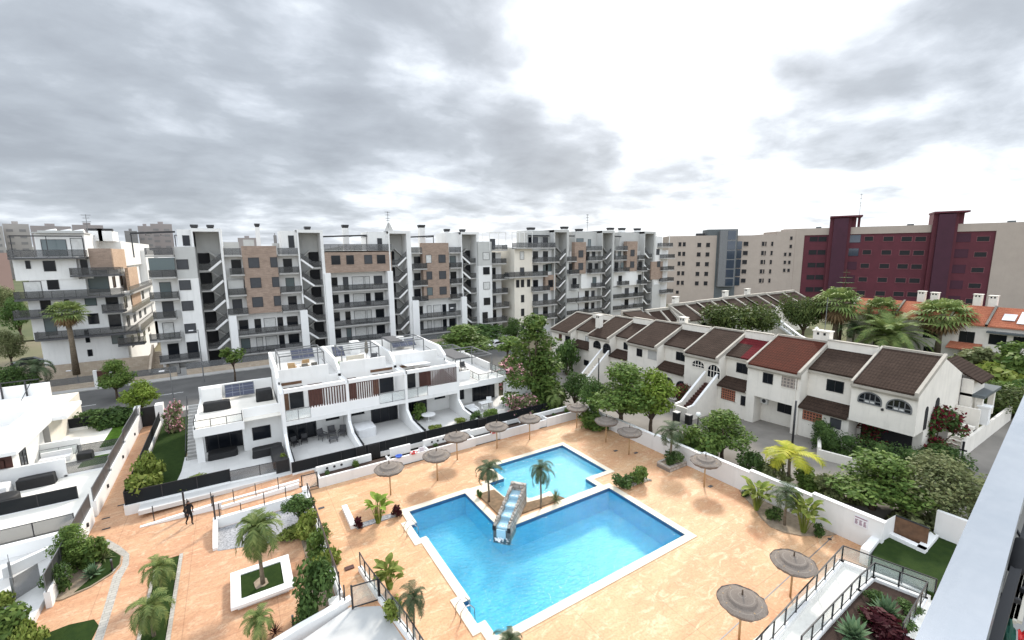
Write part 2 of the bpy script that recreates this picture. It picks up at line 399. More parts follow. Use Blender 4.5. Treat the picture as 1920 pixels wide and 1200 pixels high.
# thatch parasol: concentric rings
def thatch():
    m, t, b = newmat('reed_thatch'); tc = t.add('ShaderNodeTexCoord'); sx = t.add('ShaderNodeSeparateXYZ'); t.link(tc.outputs['Object'], sx.inputs[0])
    r = t.math('SQRT', t.math('ADD', t.math('POWER', sx.outputs[0], 2), t.math('POWER', sx.outputs[1], 2)))
    ang = t.math('ARCTAN2', sx.outputs[1], sx.outputs[0])
    cx = t.add('ShaderNodeCombineXYZ'); t.link(t.math('MULTIPLY', ang, 22), cx.inputs[0]); t.link(t.math('MULTIPLY', r, 5), cx.inputs[1])
    n = t.noise(cx.outputs[0], 1.6, 5, .7); c = t.mix(t.ramp(n, [(.3, 0.0), (.7, 1.0)]), (.125,.102,.085), (.235,.20,.172))
    ring = t.ramp(t.math('ABSOLUTE', t.math('SUBTRACT', t.math('FRACT', t.math('DIVIDE', r, .34)), .5)), [(0.0, 1.0), (.07, 0.0)])
    c = t.mix(t.math('MULTIPLY', ring, .6), c, (.31,.275,.24))
    t.link(c, b.inputs['Base Color']); b.inputs['Roughness'].default_value = .95; t.link(t.bump(n, .8, .03), b.inputs['Normal']); return m
M['thatch'] = thatch()
# solar panel cells
M['solar'] = tilemat('solar_cells', (.030,.035,.065), (.036,.042,.075), (.16,.17,.20), .95, .5, .02, 'xy', .2, .05, .05, 0)
# metal coping near the camera
def coping():
    m, t, b = newmat('brushed_metal_coping'); p = pos(t); b.inputs['Metallic'].default_value = .9
    mp = t.add('ShaderNodeMapping'); mp.inputs['Rotation'].default_value = (0, 0, R(-6)); mp.inputs['Scale'].default_value = (3, 26, 3); t.link(p, mp.inputs[0])
    n = t.noise(p, 5, 6, .6); n2 = t.noise(mp.outputs[0], 5, 4)
    t.link(t.mix(t.ramp(n, [(.3, 0.0), (.75, 1.0)]), (.88,.91,.95), (.66,.71,.77)), b.inputs['Base Color'])
    t.link(t.ramp(t.math('ADD', t.math('MULTIPLY', n, .6), t.math('MULTIPLY', n2, .4)), [(.3, .12), (.7, .22)]), b.inputs['Roughness'])
    t.link(t.bump(n2, .012, .002), b.inputs['Normal']); return m
M['coping'] = coping()
# ---------------------------------------------------------------- sky, sun
def make_sky():
    w = bpy.data.worlds.new('World'); scene.world = w; w.use_nodes = True
    t = NT(w.node_tree); bg = t.n['Background']
    sd = ray(1240, 60).normalized()
    sky = t.add('ShaderNodeTexSky'); sky.sky_type = 'NISHITA'; sky.sun_disc = False
    sky.sun_elevation = R(34); sky.sun_rotation = math.atan2(sd.x, sd.y); sky.dust_density = 2
    tc = t.add('ShaderNodeTexCoord'); D = tc.outputs['Generated']
    def dot(v):
        n = t.add('ShaderNodeVectorMath', operation='DOT_PRODUCT'); t.link(D, n.inputs[0]); n.inputs[1].default_value = v; return n.outputs['Value']
    def mapr(v, a, b2, c=0.0, e=1.0):
        n = t.add('ShaderNodeMapRange', interpolation_type='SMOOTHSTEP'); t.link(v, n.inputs[0])
        for i, q in enumerate((a, b2, c, e)): n.inputs[i+1].default_value = q
        return n.outputs[0]
    def lobe(px, py, ang, amp, inner=0.0):
        return mapr(dot(ray(px, py).normalized()), math.cos(R(ang)), math.cos(R(inner)), 0.0, amp)
    sx = t.add('ShaderNodeSeparateXYZ'); t.link(D, sx.inputs[0])
    zz = t.math('ADD', t.math('MAXIMUM', sx.outputs[2], 0.0), .20)
    cx = t.add('ShaderNodeCombineXYZ'); t.link(t.math('DIVIDE', sx.outputs[0], zz), cx.inputs[0]); t.link(t.math('DIVIDE', sx.outputs[1], zz), cx.inputs[1])
    rotm = t.add('ShaderNodeMapping'); rotm.inputs['Location'].default_value = (3.1, 1.7, 0); rotm.inputs['Rotation'].default_value = (0, 0, R(25)); rotm.inputs['Scale'].default_value = (1.0, 1.25, 1); t.link(cx.outputs[0], rotm.inputs[0])
    n1 = t.noise(rotm.outputs[0], 1.45, 7, .56, .3); n2 = t.noise(cx.outputs[0], 3.9, 6, .56, .25)
    f = t.math('ADD', t.math('MULTIPLY', n1, .64), t.math('MULTIPLY', n2, .36))
    bias = None
    for q in (lobe(1270, 10, 21, .27), lobe(1130, 150, 10, .10), lobe(1300, 330, 12, .12), lobe(1440, 230, 7, .06), lobe(570, 110, 6, .10), lobe(280, 40, 7, .10), lobe(770, 135, 6, .15), lobe(290, 215, 4, .10), lobe(730, 345, 7, .14), lobe(880, 290, 3, .10),
              lobe(680, 225, 9, -.14), lobe(330, 330, 9, -.04), lobe(130, 190, 18, -.05), lobe(760, -10, 11, -.09), lobe(1830, 110, 10, -.06), lobe(1600, 160, 6, -.10), lobe(1690, 290, 5, -.08), lobe(1600,420,14,.16), lobe(1900,400,10,.12), lobe(1480, 110, 4, -.10), lobe(960, 235, 5, -.12), lobe(1100, 300, 6, -.13), lobe(1240, 340, 5, -.10), lobe(1180, 130, 3, -.06), lobe(1000, 330, 4, -.12), lobe(820, 200, 6, -.10),
              lobe(1600, 25, 6, .08), lobe(1780, 235, 4, .12), mapr(sx.outputs[2], .17, .0, 0.0, .19), lobe(150,260,34,-.10), lobe(420,150,5,.08), lobe(1000,60,7,.10), lobe(1010,280,7,-.12), lobe(1180,310,5,-.10), lobe(150,400,20,-.05), lobe(1620,330,7,-.05), lobe(1130,200,4,-.06), lobe(640,300,12,-.06), lobe(1720,270,6,.06)):
        bias = q if bias is None else t.math('ADD', bias, q)
    v = t.math('ADD', t.math('MULTIPLY', t.math('SUBTRACT', f, .5), 1.55), t.math('ADD', bias, .42))
    col = t.ramp(v, [(.08, (.29,.318,.358)), (.32, (.365,.40,.445)), (.47, (.49,.53,.585)), (.62, (.70,.745,.79)), (.78, (.92,.935,.95))])
    # warm-grey veil to the left, cooler to the right
    # sky gain added overhead and behind the viewer, out of view, to light the facades
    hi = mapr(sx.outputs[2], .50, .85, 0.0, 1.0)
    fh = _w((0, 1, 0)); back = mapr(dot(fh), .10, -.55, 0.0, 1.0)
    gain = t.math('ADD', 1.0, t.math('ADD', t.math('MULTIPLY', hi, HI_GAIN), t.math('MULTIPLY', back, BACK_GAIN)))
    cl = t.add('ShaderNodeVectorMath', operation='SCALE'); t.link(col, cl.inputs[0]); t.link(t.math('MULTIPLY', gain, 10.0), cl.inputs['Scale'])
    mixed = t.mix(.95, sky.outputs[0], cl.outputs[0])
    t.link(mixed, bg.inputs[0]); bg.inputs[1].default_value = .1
    sun = bpy.data.lights.new('sun', 'SUN'); so = bpy.data.objects.new('sun', sun); COL.objects.link(so)
    sun.energy = SUN; sun.angle = R(9); sun.color = (1, .93, .83)
    az = math.atan2(sd.y, sd.x); el = R(38)
    d = Vector((math.cos(az)*math.cos(el), math.sin(az)*math.cos(el), math.sin(el)))
    so.rotation_euler = d.to_track_quat('Z', 'Y').to_euler()
    so.location = (0, 0, 60)
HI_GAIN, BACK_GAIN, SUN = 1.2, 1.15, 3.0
make_sky()
scene.view_settings.view_transform = 'Standard'; scene.view_settings.look = 'None'; scene.view_settings.exposure = 0.58; scene.view_settings.gamma = 1

# ---------------------------------------------------------------- ground, streets
PZ = -0.6      # level of the lower plaza
mb = MB(); mb.face([(-3000,-3000,-2.2),(4000,-3000,-2.2),(4000,4000,-2.2),(-3000,4000,-2.2)]); struct('ground', mb, M['earth'])
mb = MB().box(-120, 33.2, 66.6, 82.5, -2.1, -.75); mb.box(33.2, 46, 57, 82.5, -2.1, -.76); struct('street', mb, M['asphalt'])
mb = MB().box(-120, 33, 64.8, 66.6, -2.0, -.62); mb.box(-120, 70, 82.5, 84.2, -2.0, -.62); struct('pavement', mb, M['concrete'])
mb = MB(); 
for a in range(-110, 30, 9): mb.face([(a,74.2,-.744),(a+4,74.2,-.744),(a+4,74.35,-.744),(a,74.35,-.744)])
struct('road_marking', mb, M['white'])
# lane between the pool wall and the terraced houses, falling away from the viewer
def rz_(y): return -.04*(y-20)
mb = MB(); ys = [9.9, 20, 30, 40, 50, 57, 66]
for a, b in zip(ys, ys[1:]): mb.face([(31.6,a,rz_(a)),(47.4,a,rz_(a)),(47.4,b,rz_(b)),(31.6,b,rz_(b))])
struct('road', mb, M['road'])
mb = MB(); mb.face([(36.8,-30,rz_(9.9)+.0),(47.4,-30,rz_(9.9)),(47.4,9.9,rz_(9.9)),(36.8,9.9,rz_(9.9))]); mb.face([(47.4,5.2,rz_(9.9)),(130,5.2,.1),(130,9.3,.1),(47.4,9.9,rz_(9.9))]); struct('lane', mb, M['road'])
# sea of scrub and low ground at the horizon
mb = MB()
rr = random.Random(5)
def hill(cx, cy, L, W, H, ang):
    n = 14; ca, sa = math.cos(ang), math.sin(ang); rows = []
    for i in range(n+1):
        row = []
        for j in range(7):
            u = i/n*2-1; v = j/6*2-1
            h = H*max(0, (1-u*u))*max(0, (1-v*v))*(.75+.5*rr.random()) - 3
            row.append((cx+ca*u*L-sa*v*W, cy+sa*u*L+ca*v*W, h))
        rows.append(row)
    for i in range(n):
        for j in range(6): mb.face([rows[i][j], rows[i+1][j], rows[i+1][j+1], rows[i][j+1]])
def far(px, dist):
    d = ray(px, 470); d = Vector((d.x, d.y, 0)).normalized(); return d.x*dist, d.y*dist
for px, dist, L, W, H in ((-150,620,230,120,24),(120,1100,300,140,34),(400,1500,330,140,40),(700,1900,420,150,42),(1000,2200,520,150,40),(1300,2200,520,160,46),(1650,1800,480,160,40),(2050,1200,400,140,34)):
    x, y = far(px, dist); hill(x, y, L, W, H, math.atan2(y, x)+PI/2)
struct('hills', mb, M['hill'])
# dry field seen past the left block
mb = MB(); x, y = far(-60, 200)
mb.face([(-160,150,-1.9),(-30,150,-1.9),(-30,420,3),(-240,420,4)]); struct('field', mb, basic('dry_field', (.10,.105,.045), .95, .25, .12, (.05,.07,.025)))

# ---------------------------------------------------------------- pool deck and plaza
def sheet(outer, holes, z, mb=None):
    """flat sheet of cells with rectangular holes"""
    mb = mb or MB(); xs = sorted({outer[0], outer[1], *[h[i] for h in holes for i in (0, 1)]}); ys = sorted({outer[2], outer[3], *[h[i] for h in holes for i in (2, 3)]})
    for a, b in zip(xs, xs[1:]):
        for c, d in zip(ys, ys[1:]):
            mx, my = (a+b)/2, (c+d)/2
            if any(h[0] < mx < h[1] and h[2] < my < h[3] for h in holes): continue
            mb.face([(a,c,z),(b,c,z),(b,d,z),(a,d,z)])
    return mb
BIG = [(9.05,22.95,16.17,22.95),(9.05,13.4,22.95,28.3)]
SMALL = [(17.0,24.70,25.0,30.85),(15.6,17.0,25.9,28.6),(18.85,22.4,23.62,25.0)]
NICH = [(8.62,9.05,25.05,26.75),(8.62,9.05,17.25,18.85)]
ALLP = BIG+SMALL+NICH
grow = lambda h, e: (h[0]-e, h[1]+e, h[2]-e, h[3]+e)
deck = sheet((3.55, 31.0, -8, 35.2), ALLP, 0.0)
deck.box(3.2, 31, -8, 35.2, -2.1, -1.95)
deck.face([(3.55,-8,0),(3.55,-8,-2),(3.55,35.2,-2),(3.55,35.2,0)])
deck.face([(3.55,35.2,0),(31,35.2,0),(31,35.2,-2),(3.55,35.2,-2)])
struct('pool_deck', deck, M['deck'])
mb = MB().box(-10.2, 3.3, 8, 41, -2.1, PZ); mb.box(-9.75, -8.3, 41, 61.6, -2.1, PZ); struct('plaza', mb, M['plaza'])

pool = thing('swimming_pool', 'large bright blue swimming pool with a stepped outline and white coping', 'swimming pool', (16, 19, 0))
def shell(rects, depth, lip):
    """floor and the outer walls of a union of rectangles"""
    fl, wl, bd = MB(), MB(), MB()
    def inside(x, y): return any(r[0] < x < r[1] and r[2] < y < r[3] for r in rects)
    for r in rects: fl.face([(r[0],r[2],-depth),(r[1],r[2],-depth),(r[1],r[3],-depth),(r[0],r[3],-depth)])
    e = 1e-3
    for r in rects:
        xs = sorted({r[0], r[1], *[q[i] for q in rects for i in (0,1) if r[0] < q[i] < r[1]]}); ys = sorted({r[2], r[3], *[q[i] for q in rects for i in (2,3) if r[2] < q[i] < r[3]]})
        for a, b in zip(xs, xs[1:]):
            for y, s in ((r[2], -1), (r[3], 1)):
                if not inside((a+b)/2, y+s*e): wl.face([(a,y,-depth),(b,y,-depth),(b,y,-.24),(a,y,-.24)]); bd.face([(a,y,-.24),(b,y,-.24),(b,y,.02),(a,y,.02)])
        for a, b in zip(ys, ys[1:]):
            for x, s in ((r[0], -1), (r[1], 1)):
                if not inside(x+s*e, (a+b)/2): wl.face([(x,a,-depth),(x,b,-depth),(x,b,-.24),(x,a,-.24)]); bd.face([(x,a,-.24),(x,b,-.24),(x,b,.02),(x,a,.02)])
    return fl, wl, bd
def coping_of(rects, w, others, z=.05):
    mb = MB(); xs = sorted({*[r[i] for r in rects for i in (0,1)], *[r[0]-w for r in rects], *[r[1]+w for r in rects], *[q[i] for q in others for i in (0,1)]}); ys = sorted({*[r[i] for r in rects for i in (2,3)], *[r[2]-w for r in rects], *[r[3]+w for r in rects], *[q[i] for q in others for i in (2,3)]})
    for a, b in zip(xs, xs[1:]):
        for c, d in zip(ys, ys[1:]):
            mx, my = (a+b)/2, (c+d)/2
            if any(r[0] < mx < r[1] and r[2] < my < r[3] for r in rects+others): continue
            if any(r[0]-w < mx < r[1]+w and r[2]-w < my < r[3]+w for r in rects): mb.box(a, b, c, d, .004, z)
    return mb
fl, wl, bd = shell(BIG+NICH, 1.7, 0)
fl.build('pool_floor', M['pool_deep'], pool); wl.build('pool_wall', M['pool_deep'], pool); bd.build('waterline_band', M['pool_band'], pool)
coping_of(BIG+NICH, .5, SMALL).build('pool_coping', M['pool_edge'], pool)
w = MB()
for r in BIG+NICH: w.face([(r[0],r[2],-.13),(r[1],r[2],-.13),(r[1],r[3],-.13),(r[0],r[3],-.13)])
w.build('water', M['water'], pool)
kid = thing('paddling_pool', 'small pale turquoise pool behind the palm bed, joined to the large pool corner', 'swimming pool', (21, 28, 0))
fl, wl, bd = shell(SMALL, .62, 0)
fl.build('pool_floor', M['pool_shallow'], kid); wl.build('pool_wall', M['pool_shallow'], kid); bd.build('waterline_band', M['pool_band'], kid)
coping_of(SMALL, .45, BIG+[(8,13.95,22,29),(9,23.46,15,23.46)]).build('pool_coping', M['pool_edge'], kid)
w = MB()
for r in SMALL: w.face([(r[0],r[2],-.12),(r[1],r[2],-.12),(r[1],r[3],-.12),(r[0],r[3],-.12)])
w.build('water', M['water_shallow'], kid)
# palm bed between the two pools
isl = thing('palm_bed', 'triangular brown soil bed between the two pools', 'planting bed', (16, 25, 0))
MB().prism([(14.1,27.6),(14.1,23.8),(19.2,23.65),(18.9,24.3),(16.6,24.65),(15.5,26.2),(15.45,27.5)], .0, .09).build('soil', M['soil'], isl)
MB().prism([(13.9,28.7),(13.9,27.65),(15.45,27.55),(15.6,28.6)], .01, .06).build('edge_slab', M['pool_edge'], isl)

# stone cascade fountain
ft = thing('cascade_fountain', 'stone clad stepped water chute pouring into the large pool', 'fountain', (14.3, 23.8, 0))
A = Vector((13.15, 22.55, 0)); d = Vector((16.05, 24.95, 0))-A; L = d.length; d.normalize(); n = Vector((-d.y, d.x, 0)); W = .56
def q(u, v, z): p = A+d*u+n*v; return (p.x, p.y, z)
sides = MB()
for s in (-1, 1):
    v0, v1 = s*W, s*(W-.15)
    sides.extr([q(0,v0,-.5), q(L,v0,-.5), q(L,v0,1.55), q(0,v0,.62)], n*(-s*.15))
rb = random.Random(3)
for s in (-1, 1):
    for i in range(15):
        u = (i+.5)/15*L; z = .62+.93*u/L; a = rb.uniform(.09,.14)
        c = A+d*u+n*(s*(W-.1)); sides.lathe([(0,-.07),(a,-.05),(a*1.05,.04),(a*.6,.11),(0,.13)], (c.x, c.y, z), 6)
sides.extr([q(L-.2,-W,-.1), q(L-.2,W,-.1), q(L-.2,W,1.66), q(L-.2,-W,1.66)], d*.24)
sides.build('stone_side', M['rock'], ft)
MB().extr([q(-.02,-W,-.6), q(-.02,W,-.6), q(-.02,W,.26), q(-.02,-W,.26)], d*.25).build('spout_face', M['slate'], ft)
for s in (-1, 1): MB().extr([q(-.04,s*.5-.1,.26), q(-.04,s*.5+.1,.26), q(-.04,s*.5+.1,.56), q(-.04,s*.5-.1,.56)], d*.1).build('spout_opening', M['room'], ft)
chn = MB(); wt = MB()
for i in range(4):
    u0, u1 = .2+i*(L-.4)/4, .2+(i+1)*(L-.4)/4; z = .36+i*.24
    chn.extr([q(u0,-.42,-.3), q(u1,-.42,-.3), q(u1,-.42,z), q(u0,-.42,z)], n*.84)
    wt.extr([q(u0+.02,-.41,z+.005), q(u1,-.41,z+.005), q(u1,-.41,z+.06), q(u0-.05,-.41,z+.06)], n*.82)
    wt.extr([q(u0-.06,-.34,z-.18), q(u0,-.34,z-.18), q(u0,-.34,z+.06), q(u0-.06,-.34,z+.06)], n*.68)
wt.extr([q(-.10,-.30,-.16), q(-.03,-.30,-.16), q(-.03,-.30,.40), q(-.10,-.30,.40)], n*.6)
chn.build('channel', basic('pale_blue_channel', (.72,.90,.96), .5, .1, 5), ft); wt.build('running_water', M['cascade'], ft)
foam = MB(); rb = random.Random(8)
for i in range(70):
    u, v = -.25+rb.gauss(0,.16), rb.gauss(0,.3); c = q(u, v, -.12); a = rb.uniform(.02,.06)
    foam.lathe([(0,.02),(a,.0),(0,-.01)], c, 6)
for i in range(60):
    k = rb.randrange(4); c = q(.25+k*(L-.4)/4+abs(rb.gauss(0,.10)), rb.uniform(-.28,.28), .43+k*.24); a = rb.uniform(.02,.055); foam.lathe([(0,.03),(a,.0),(0,-.01)], c, 6)
foam.build('white_foam', M['white_bright'], ft)

# steel ladders
def ladder(x, y, label):
    t = thing('pool_ladder', label, 'pool ladder', (x, y, 0), 'pool ladders')
    for dy in (-.28, .28):
        pts = [(x-.75,y+dy,.03),(x-.72,y+dy,.55),(x-.5,y+dy,.78),(x-.2,y+dy,.74),(x+.02,y+dy,.45),(x+.05,y+dy,-1.0)]
        MB().tube(pts, .028, 8).build('handrail', M['steel'], t, True)
    MB().box(x-.02, x+.1, y-.27, y+.27, -.45, -.41).build('tread', M['steel'], t)
ladder(8.72, 25.9, 'steel pool ladder at the corner beside the banana bed'); ladder(8.72, 18.05, 'steel pool ladder at the near end of the large pool')
# ---------------------------------------------------------------- rails
def rail(parent, pts, h=.9, step=1.5, glass='clear', metal='dark', post=.05, base=.0, top=.05, low=True, name='railing'):
    """posts, rails and panes along a polyline of 3D base points"""
    mb, gl = MB(), MB()
    for a, b in zip(pts, pts[1:]):
        a, b = Vector(a), Vector(b); L = (b-a).length; k = max(1, round(L/step))
        for i in range(k+1):
            p = a+(b-a)*(i/k); mb.bar(p, p+Vector((0,0,h)), post)
        mb.bar(a+Vector((0,0,h)), b+Vector((0,0,h)), top)
        if low: mb.bar(a+Vector((0,0,.1+base)), b+Vector((0,0,.1+base)), .03)
        if glass:
            e = (b-a).normalized(); nn = Vector((-e.y, e.x, 0))*.008
            gl.extr([a+Vector((0,0,.12+base)), b+Vector((0,0,.12+base)), b+Vector((0,0,h-.05)), a+Vector((0,0,h-.05))], nn)
    o = mb.build(name, M[metal], parent)
    if glass: gl.build('glass_panel', M[glass], o if parent.type == 'EMPTY' else parent)
    return o

# ---------------------------------------------------------------- deck edges: back planter wall, right boundary wall
t = thing('planter_wall', 'long white planter wall closing the back of the pool deck', 'wall', (17, 35.5, 0))
fr, bk, so = MB(), MB(), MB()
for a, b, z in ((4.3,9.9,.80),(13.2,17.9,.80),(20.6,25.2,.82),(26.2,30.4,.9)):
    fr.box(a, b, 35.2, 35.38, 0, z); fr.box(a, a+.15, 35.38, 36.2, 0, z); fr.box(b-.15, b, 35.38, 36.2, 0, z); so.box(a+.15, b-.15, 35.38, 36.2, .0, z-.12)
for a, b in ((9.9,13.2),(17.9,20.6),(25.2,26.2)): fr.box(a, b, 35.35, 35.55, 0, .72); 
for a, b, z in ((4.3,8.6,1.25),(10.2,12.0,1.3),(13.2,17.9,1.3),(17.9,22.0,1.15),(23.5,30.4,1.2)): bk.box(a, b, 36.2, 36.4, 0, z)
bk.box(4.3, 30.4, 36.2, 36.4, -.3, .55)
fr.build('planter_front', M['white'], t); bk.build('back_wall', M['white'], t); so.build('soil', M['soil_dark'], t)
pt = MB()
for a, b in ((4.6,8.3),(13.5,17.5)):
    for i in range(3):
        x = a+.5+i*.55; pt.cyl((x,36.19,1.0),(x,36.17,1.0),.10,k=10)
pt.build('round_opening', M['dark'], t)
red = thing('lifebuoy', 'small red and white lifebuoy lying on the back wall between planters, nearer the gate', 'lifebuoy', (12.0, 35.45, .72), 'lifebuoys on the back wall')
def ring(o, m1, x, y, z):
    pts = [(x+.26*math.cos(i*PI/6), y+.2*math.sin(i*PI/6), z) for i in range(13)]; MB().tube(pts, .08, 8).build('ring', M[m1], o)
    mb = MB()
    for i in range(4): a = i*PI/2+.4; mb.tube([(x+.26*math.cos(a+d), y+.2*math.sin(a+d), z) for d in (-.18,0,.18)], .086, 8)
    mb.build('band', M['white_bright'], o)
ring(red, 'red_plastic', 12.0, 35.45, .80)
r2 = thing('lifebuoy', 'small red and white lifebuoy on the back wall, farther from the gate', 'lifebuoy', (20.0, 35.45, .72), 'lifebuoys on the back wall'); ring(r2, 'red_plastic', 20.0, 35.45, .80)
b2 = thing('shower_tray', 'small blue basin on the back wall between two planters', 'basin', (10.7, 35.45, .72)); MB().lathe([(0,0),(.2,0),(.3,.16),(.27,.16),(.18,.04),(0,.04)], (10.7,35.45,.72), 14).build('bowl', M['blue_plastic'], b2)
for x, cx in ((12.75,'beside the lifebuoy nearer the gate'),(20.75,'beside the farther lifebuoy')):
    tg = thing('notice_board', f'small white notice board {cx} on the back wall', 'sign', (x, 35.5, .72)); MB().extr([(x-.28,35.40,.74),(x+.28,35.40,.74),(x+.28,35.52,1.10),(x-.28,35.52,1.10)], (0,.02,0)).build('board', M['sign_white'], tg)
    mb = MB()
    for k in range(4): mb.extr([(x-.2,35.408+.028*k,.80+.07*k-.012),(x+.2-.05*(k%2),35.408+.028*k,.80+.07*k-.012),(x+.2-.05*(k%2),35.412+.028*k,.82+.07*k-.012),(x-.2,35.412+.028*k,.82+.07*k-.012)], (0,-.012,0))
    mb.build('text_line', M['sign_ink'], tg)

t = thing('boundary_wall', 'long white stepped wall on the lane side of the pool deck', 'wall', (31.4, 20, 0))
mb = MB(); cp = MB()
for y0, y1, z in ((30.5,35.4,1.25),(25.5,30.5,1.35),(20.7,25.5,1.45),(16.8,20.7,1.62),(12.6,16.8,1.80),(8.75,12.6,2.0)):
    mb.box(31.0, 31.28, y0, y1, -1.6, z); cp.box(30.96, 31.33, y0-.02, y1, z, z+.05)
mb.build('wall_body', M['white'], t); cp.build('wall_cap', M['white_bright'], t)
# notice on the boundary wall
sg = thing('wall_sign', 'white notice with three columns of dark print on the boundary wall', 'sign', (30.98, 10.4, 1.1))
a, b = on_x(1603, 965, 30.985), on_x(1626, 993, 30.985)
MB().box(30.955, 30.985, a.y, b.y, b.z, a.z).build('board', M['sign_white'], sg)
mb = MB(); H = a.z-b.z; Wd = a.y-b.y
mb.box(30.948, 30.954, a.y-.03, b.y+.03, a.z-.10, a.z-.04)
rs = random.Random(2)
for c in range(3):
    for k in range(9):
        y0 = a.y-Wd*(.07+.32*c); l = Wd*rs.uniform(.14,.25); z = a.z-.2-(H-.28)*k/9; mb.box(30.949, 30.954, y0, y0-l, z, z-.022)
mb.build('text_line', M['sign_ink'], sg)

# ---------------------------------------------------------------- ramp up from the plaza, retaining wall, gates
t = thing('ramp_wall', 'white retaining walls and kerbs of the ramp between plaza and pool deck', 'wall', (0, 36, 0))
def lin(x): return PZ+.6*min(1, max(0, (x+6.9)/9.5))
mb = MB()
mb.extr([(-6.9,37.6,PZ),(3.1,36.9,PZ),(3.1,36.9,lin(3.1)+.22),(-2.6,37.35,lin(-2.6)+.18),(-6.9,37.6,PZ+.03)], (0,.25,0))   # back kerb
mb.extr([(-2.1,36.2,PZ),(3.0,36.2,PZ),(3.0,36.2,.30),(-2.1,36.2,.06)], (0,.22,0))
mb.extr([(-2.35,34.55,PZ-.3),(3.3,34.7,PZ-.3),(3.3,34.7,.14),(-2.35,34.55,.10)], (0,.30,0))
mb.extr([(-2.55,34.85,PZ),(-2.55,31.9,PZ),(-2.55,31.9,-.42),(-2.55,33.0,-.1),(-2.55,34.85,.12)], (.25,0,0))
mb.box(3.25, 3.52, 22.9, 34.9, -1.2, .10); mb.box(3.1,3.6,34.9,35.5,-1.0,.35)
mb.split('retaining_wall', M['white_bright'], t)
mb = MB(); mb.face([(-6.9,37.85,PZ+.006),(3.3,37.1,lin(3.3)+.006),(3.3,39.9,lin(3.3)+.006),(-6.9,39.9,PZ+.006)]); mb.face([(-2.1,36.42,-.12),(3.2,36.42,-.02),(3.2,37.0,-.02),(-2.1,37.2,-.12)]); mb.face([(-2.1,34.85,-.16),(3.2,35.0,-.03),(3.2,36.2,-.03),(-2.1,36.2,-.16)]); mb.face([(3.2,35.3,.004),(4.4,35.3,.004),(4.4,39.4,.004),(3.2,39.4,.004)])
struct('ramp', mb, M['plaza'])
posts = thing('handrail', 'row of dark ramp posts with thin rails by the retaining wall', 'handrail', (0, 35, 0))
for (x, y, z, h) in ((-6.1,37.7,lin(-6)+.1,1.15),(-2.7,37.3,lin(-2.7)+.1,1.1),(-1.3,36.3,.1,1.0),(.1,36.3,.15,1.0),(1.6,36.3,.22,1.0),(-.9,34.7,.10,.62),(.55,34.7,.11,.95),(1.95,34.7,.12,1.0),(-2.15,34.7,.1,1.0)):
    MB().bar((x,y,z),(x,y,z+h),.055).build('post', M['dark'], posts)
tall = thing('gate_post', 'tall dark post at the corner of the ramp wall', 'post', (-2.42, 34.7, 0)); MB().bar((-2.42,34.62,-.1),(-2.42,34.62,1.75),.10).build('post_shaft', M['dark'], tall); MB().box(-2.5,-2.34,34.53,34.71,1.75,1.79).build('post_cap', M['dark'], tall)
tall2 = thing('gate_post', 'tall dark post standing behind the walking person', 'post', (-4.3, 37.4, 0)); MB().bar((-4.3,37.4,-.6),(-4.3,37.4,1.35),.11).build('post_shaft', M['dark'], tall2); MB().bar((-4.12,37.4,-.55),(-4.12,37.4,.75),.05).build('brace', M['dark'], tall2)
gt = thing('pool_gate', 'open dark framed gate at the back corner of the pool deck', 'gate', (3.7, 35.6, 0))
for x, y in ((3.15,35.5),(4.25,35.5)): MB().bar((x,y,0),(x,y,1.25),.075).build('gate_post', M['dark'], gt)
mb = MB(); mb.bar((3.2,35.5,1.2),(4.2,35.5,1.2),.05); mb.bar((3.2,35.5,.12),(4.2,35.5,.12),.04); mb.split('gate_rail', M['dark'], gt)
MB().box(3.24,4.2,35.49,35.51,.15,1.16).build('glass_panel', M['clear'], gt)
er = thing('deck_railing', 'brown topped railing along the plaza side of the pool deck', 'railing', (3.38, 29, .1))
rail(er, [(3.38,34.4,.1),(3.38,23.0,.1)], .95, 1.7, 'clear', 'dark', .055)
MB().box(3.34,3.43,23.0,34.4,1.02,1.07).build('handrail_cap', M['wood'], er)
gr = MB().prism([(-2.3,34.5),(-2.3,31.75),(.9,30.7),(2.2,31.2),(3.2,32.0),(3.2,34.6)], PZ-.02, PZ+.02); struct('gravel_bed', gr, M['gravel'])
sb = MB().prism([(1.6,30.3),(2.3,30.3),(2.35,27),(1.9,25.0),(1.4,22.9),(3.2,22.9),(3.2,32.0),(2.2,31.6),(.6,31.0)], PZ-.02, PZ+.05); tag(sb.build('planting_bed', M['sand_soil']), 'long sandy planting bed between the plaza and the deck wall', 'planting bed')
# near stairs: landing, step walls and gate at the bottom of the picture
lt = thing('landing_wall', 'white wall and landing beside the lower glass gate', 'wall', (2.5, 21.5, 0))
MB().prism([(3.6,21.75),(1.2,20.9),(-1.2,20.3),(-1.2,12),(5.4,12),(5.6,16),(5.15,19.8),(4.95,21.0)], -.6, .01).build('landing', M['landing'], lt)
mb = MB(); mb.prism([(3.75,22.3),(3.75,21.9),(1.3,21.4),(-1.2,20.75),(-1.2,21.05),(1.2,21.75)], PZ, .28); mb.prism([(2.75,22.45),(2.75,22.95),(3.3,22.9),(3.5,22.35)], PZ, .05)
mb.prism([(4.62,24.2),(4.85,24.2),(5.15,21.4),(5.65,18.5),(5.9,15.5),(5.65,15.5),(5.4,18.4),(4.95,21.3)], -.6, .30); mb.split('low_wall', M['white_bright'], lt)
nr = thing('stair_railing', 'dark railing on the low wall right of the lower glass gate', 'railing', (5, 20, .3)); rail(nr, [(4.73,24.1,.3),(4.78,23.2,.3),(5.05,21.3,.3),(5.52,18.4,.3),(5.75,15.6,.3)], .92, .75, 'clear', 'dark', .055)
lg = thing('glass_gate', 'closed glass gate with a black frame across the lower landing', 'gate', (4.35, 21.5, 0))
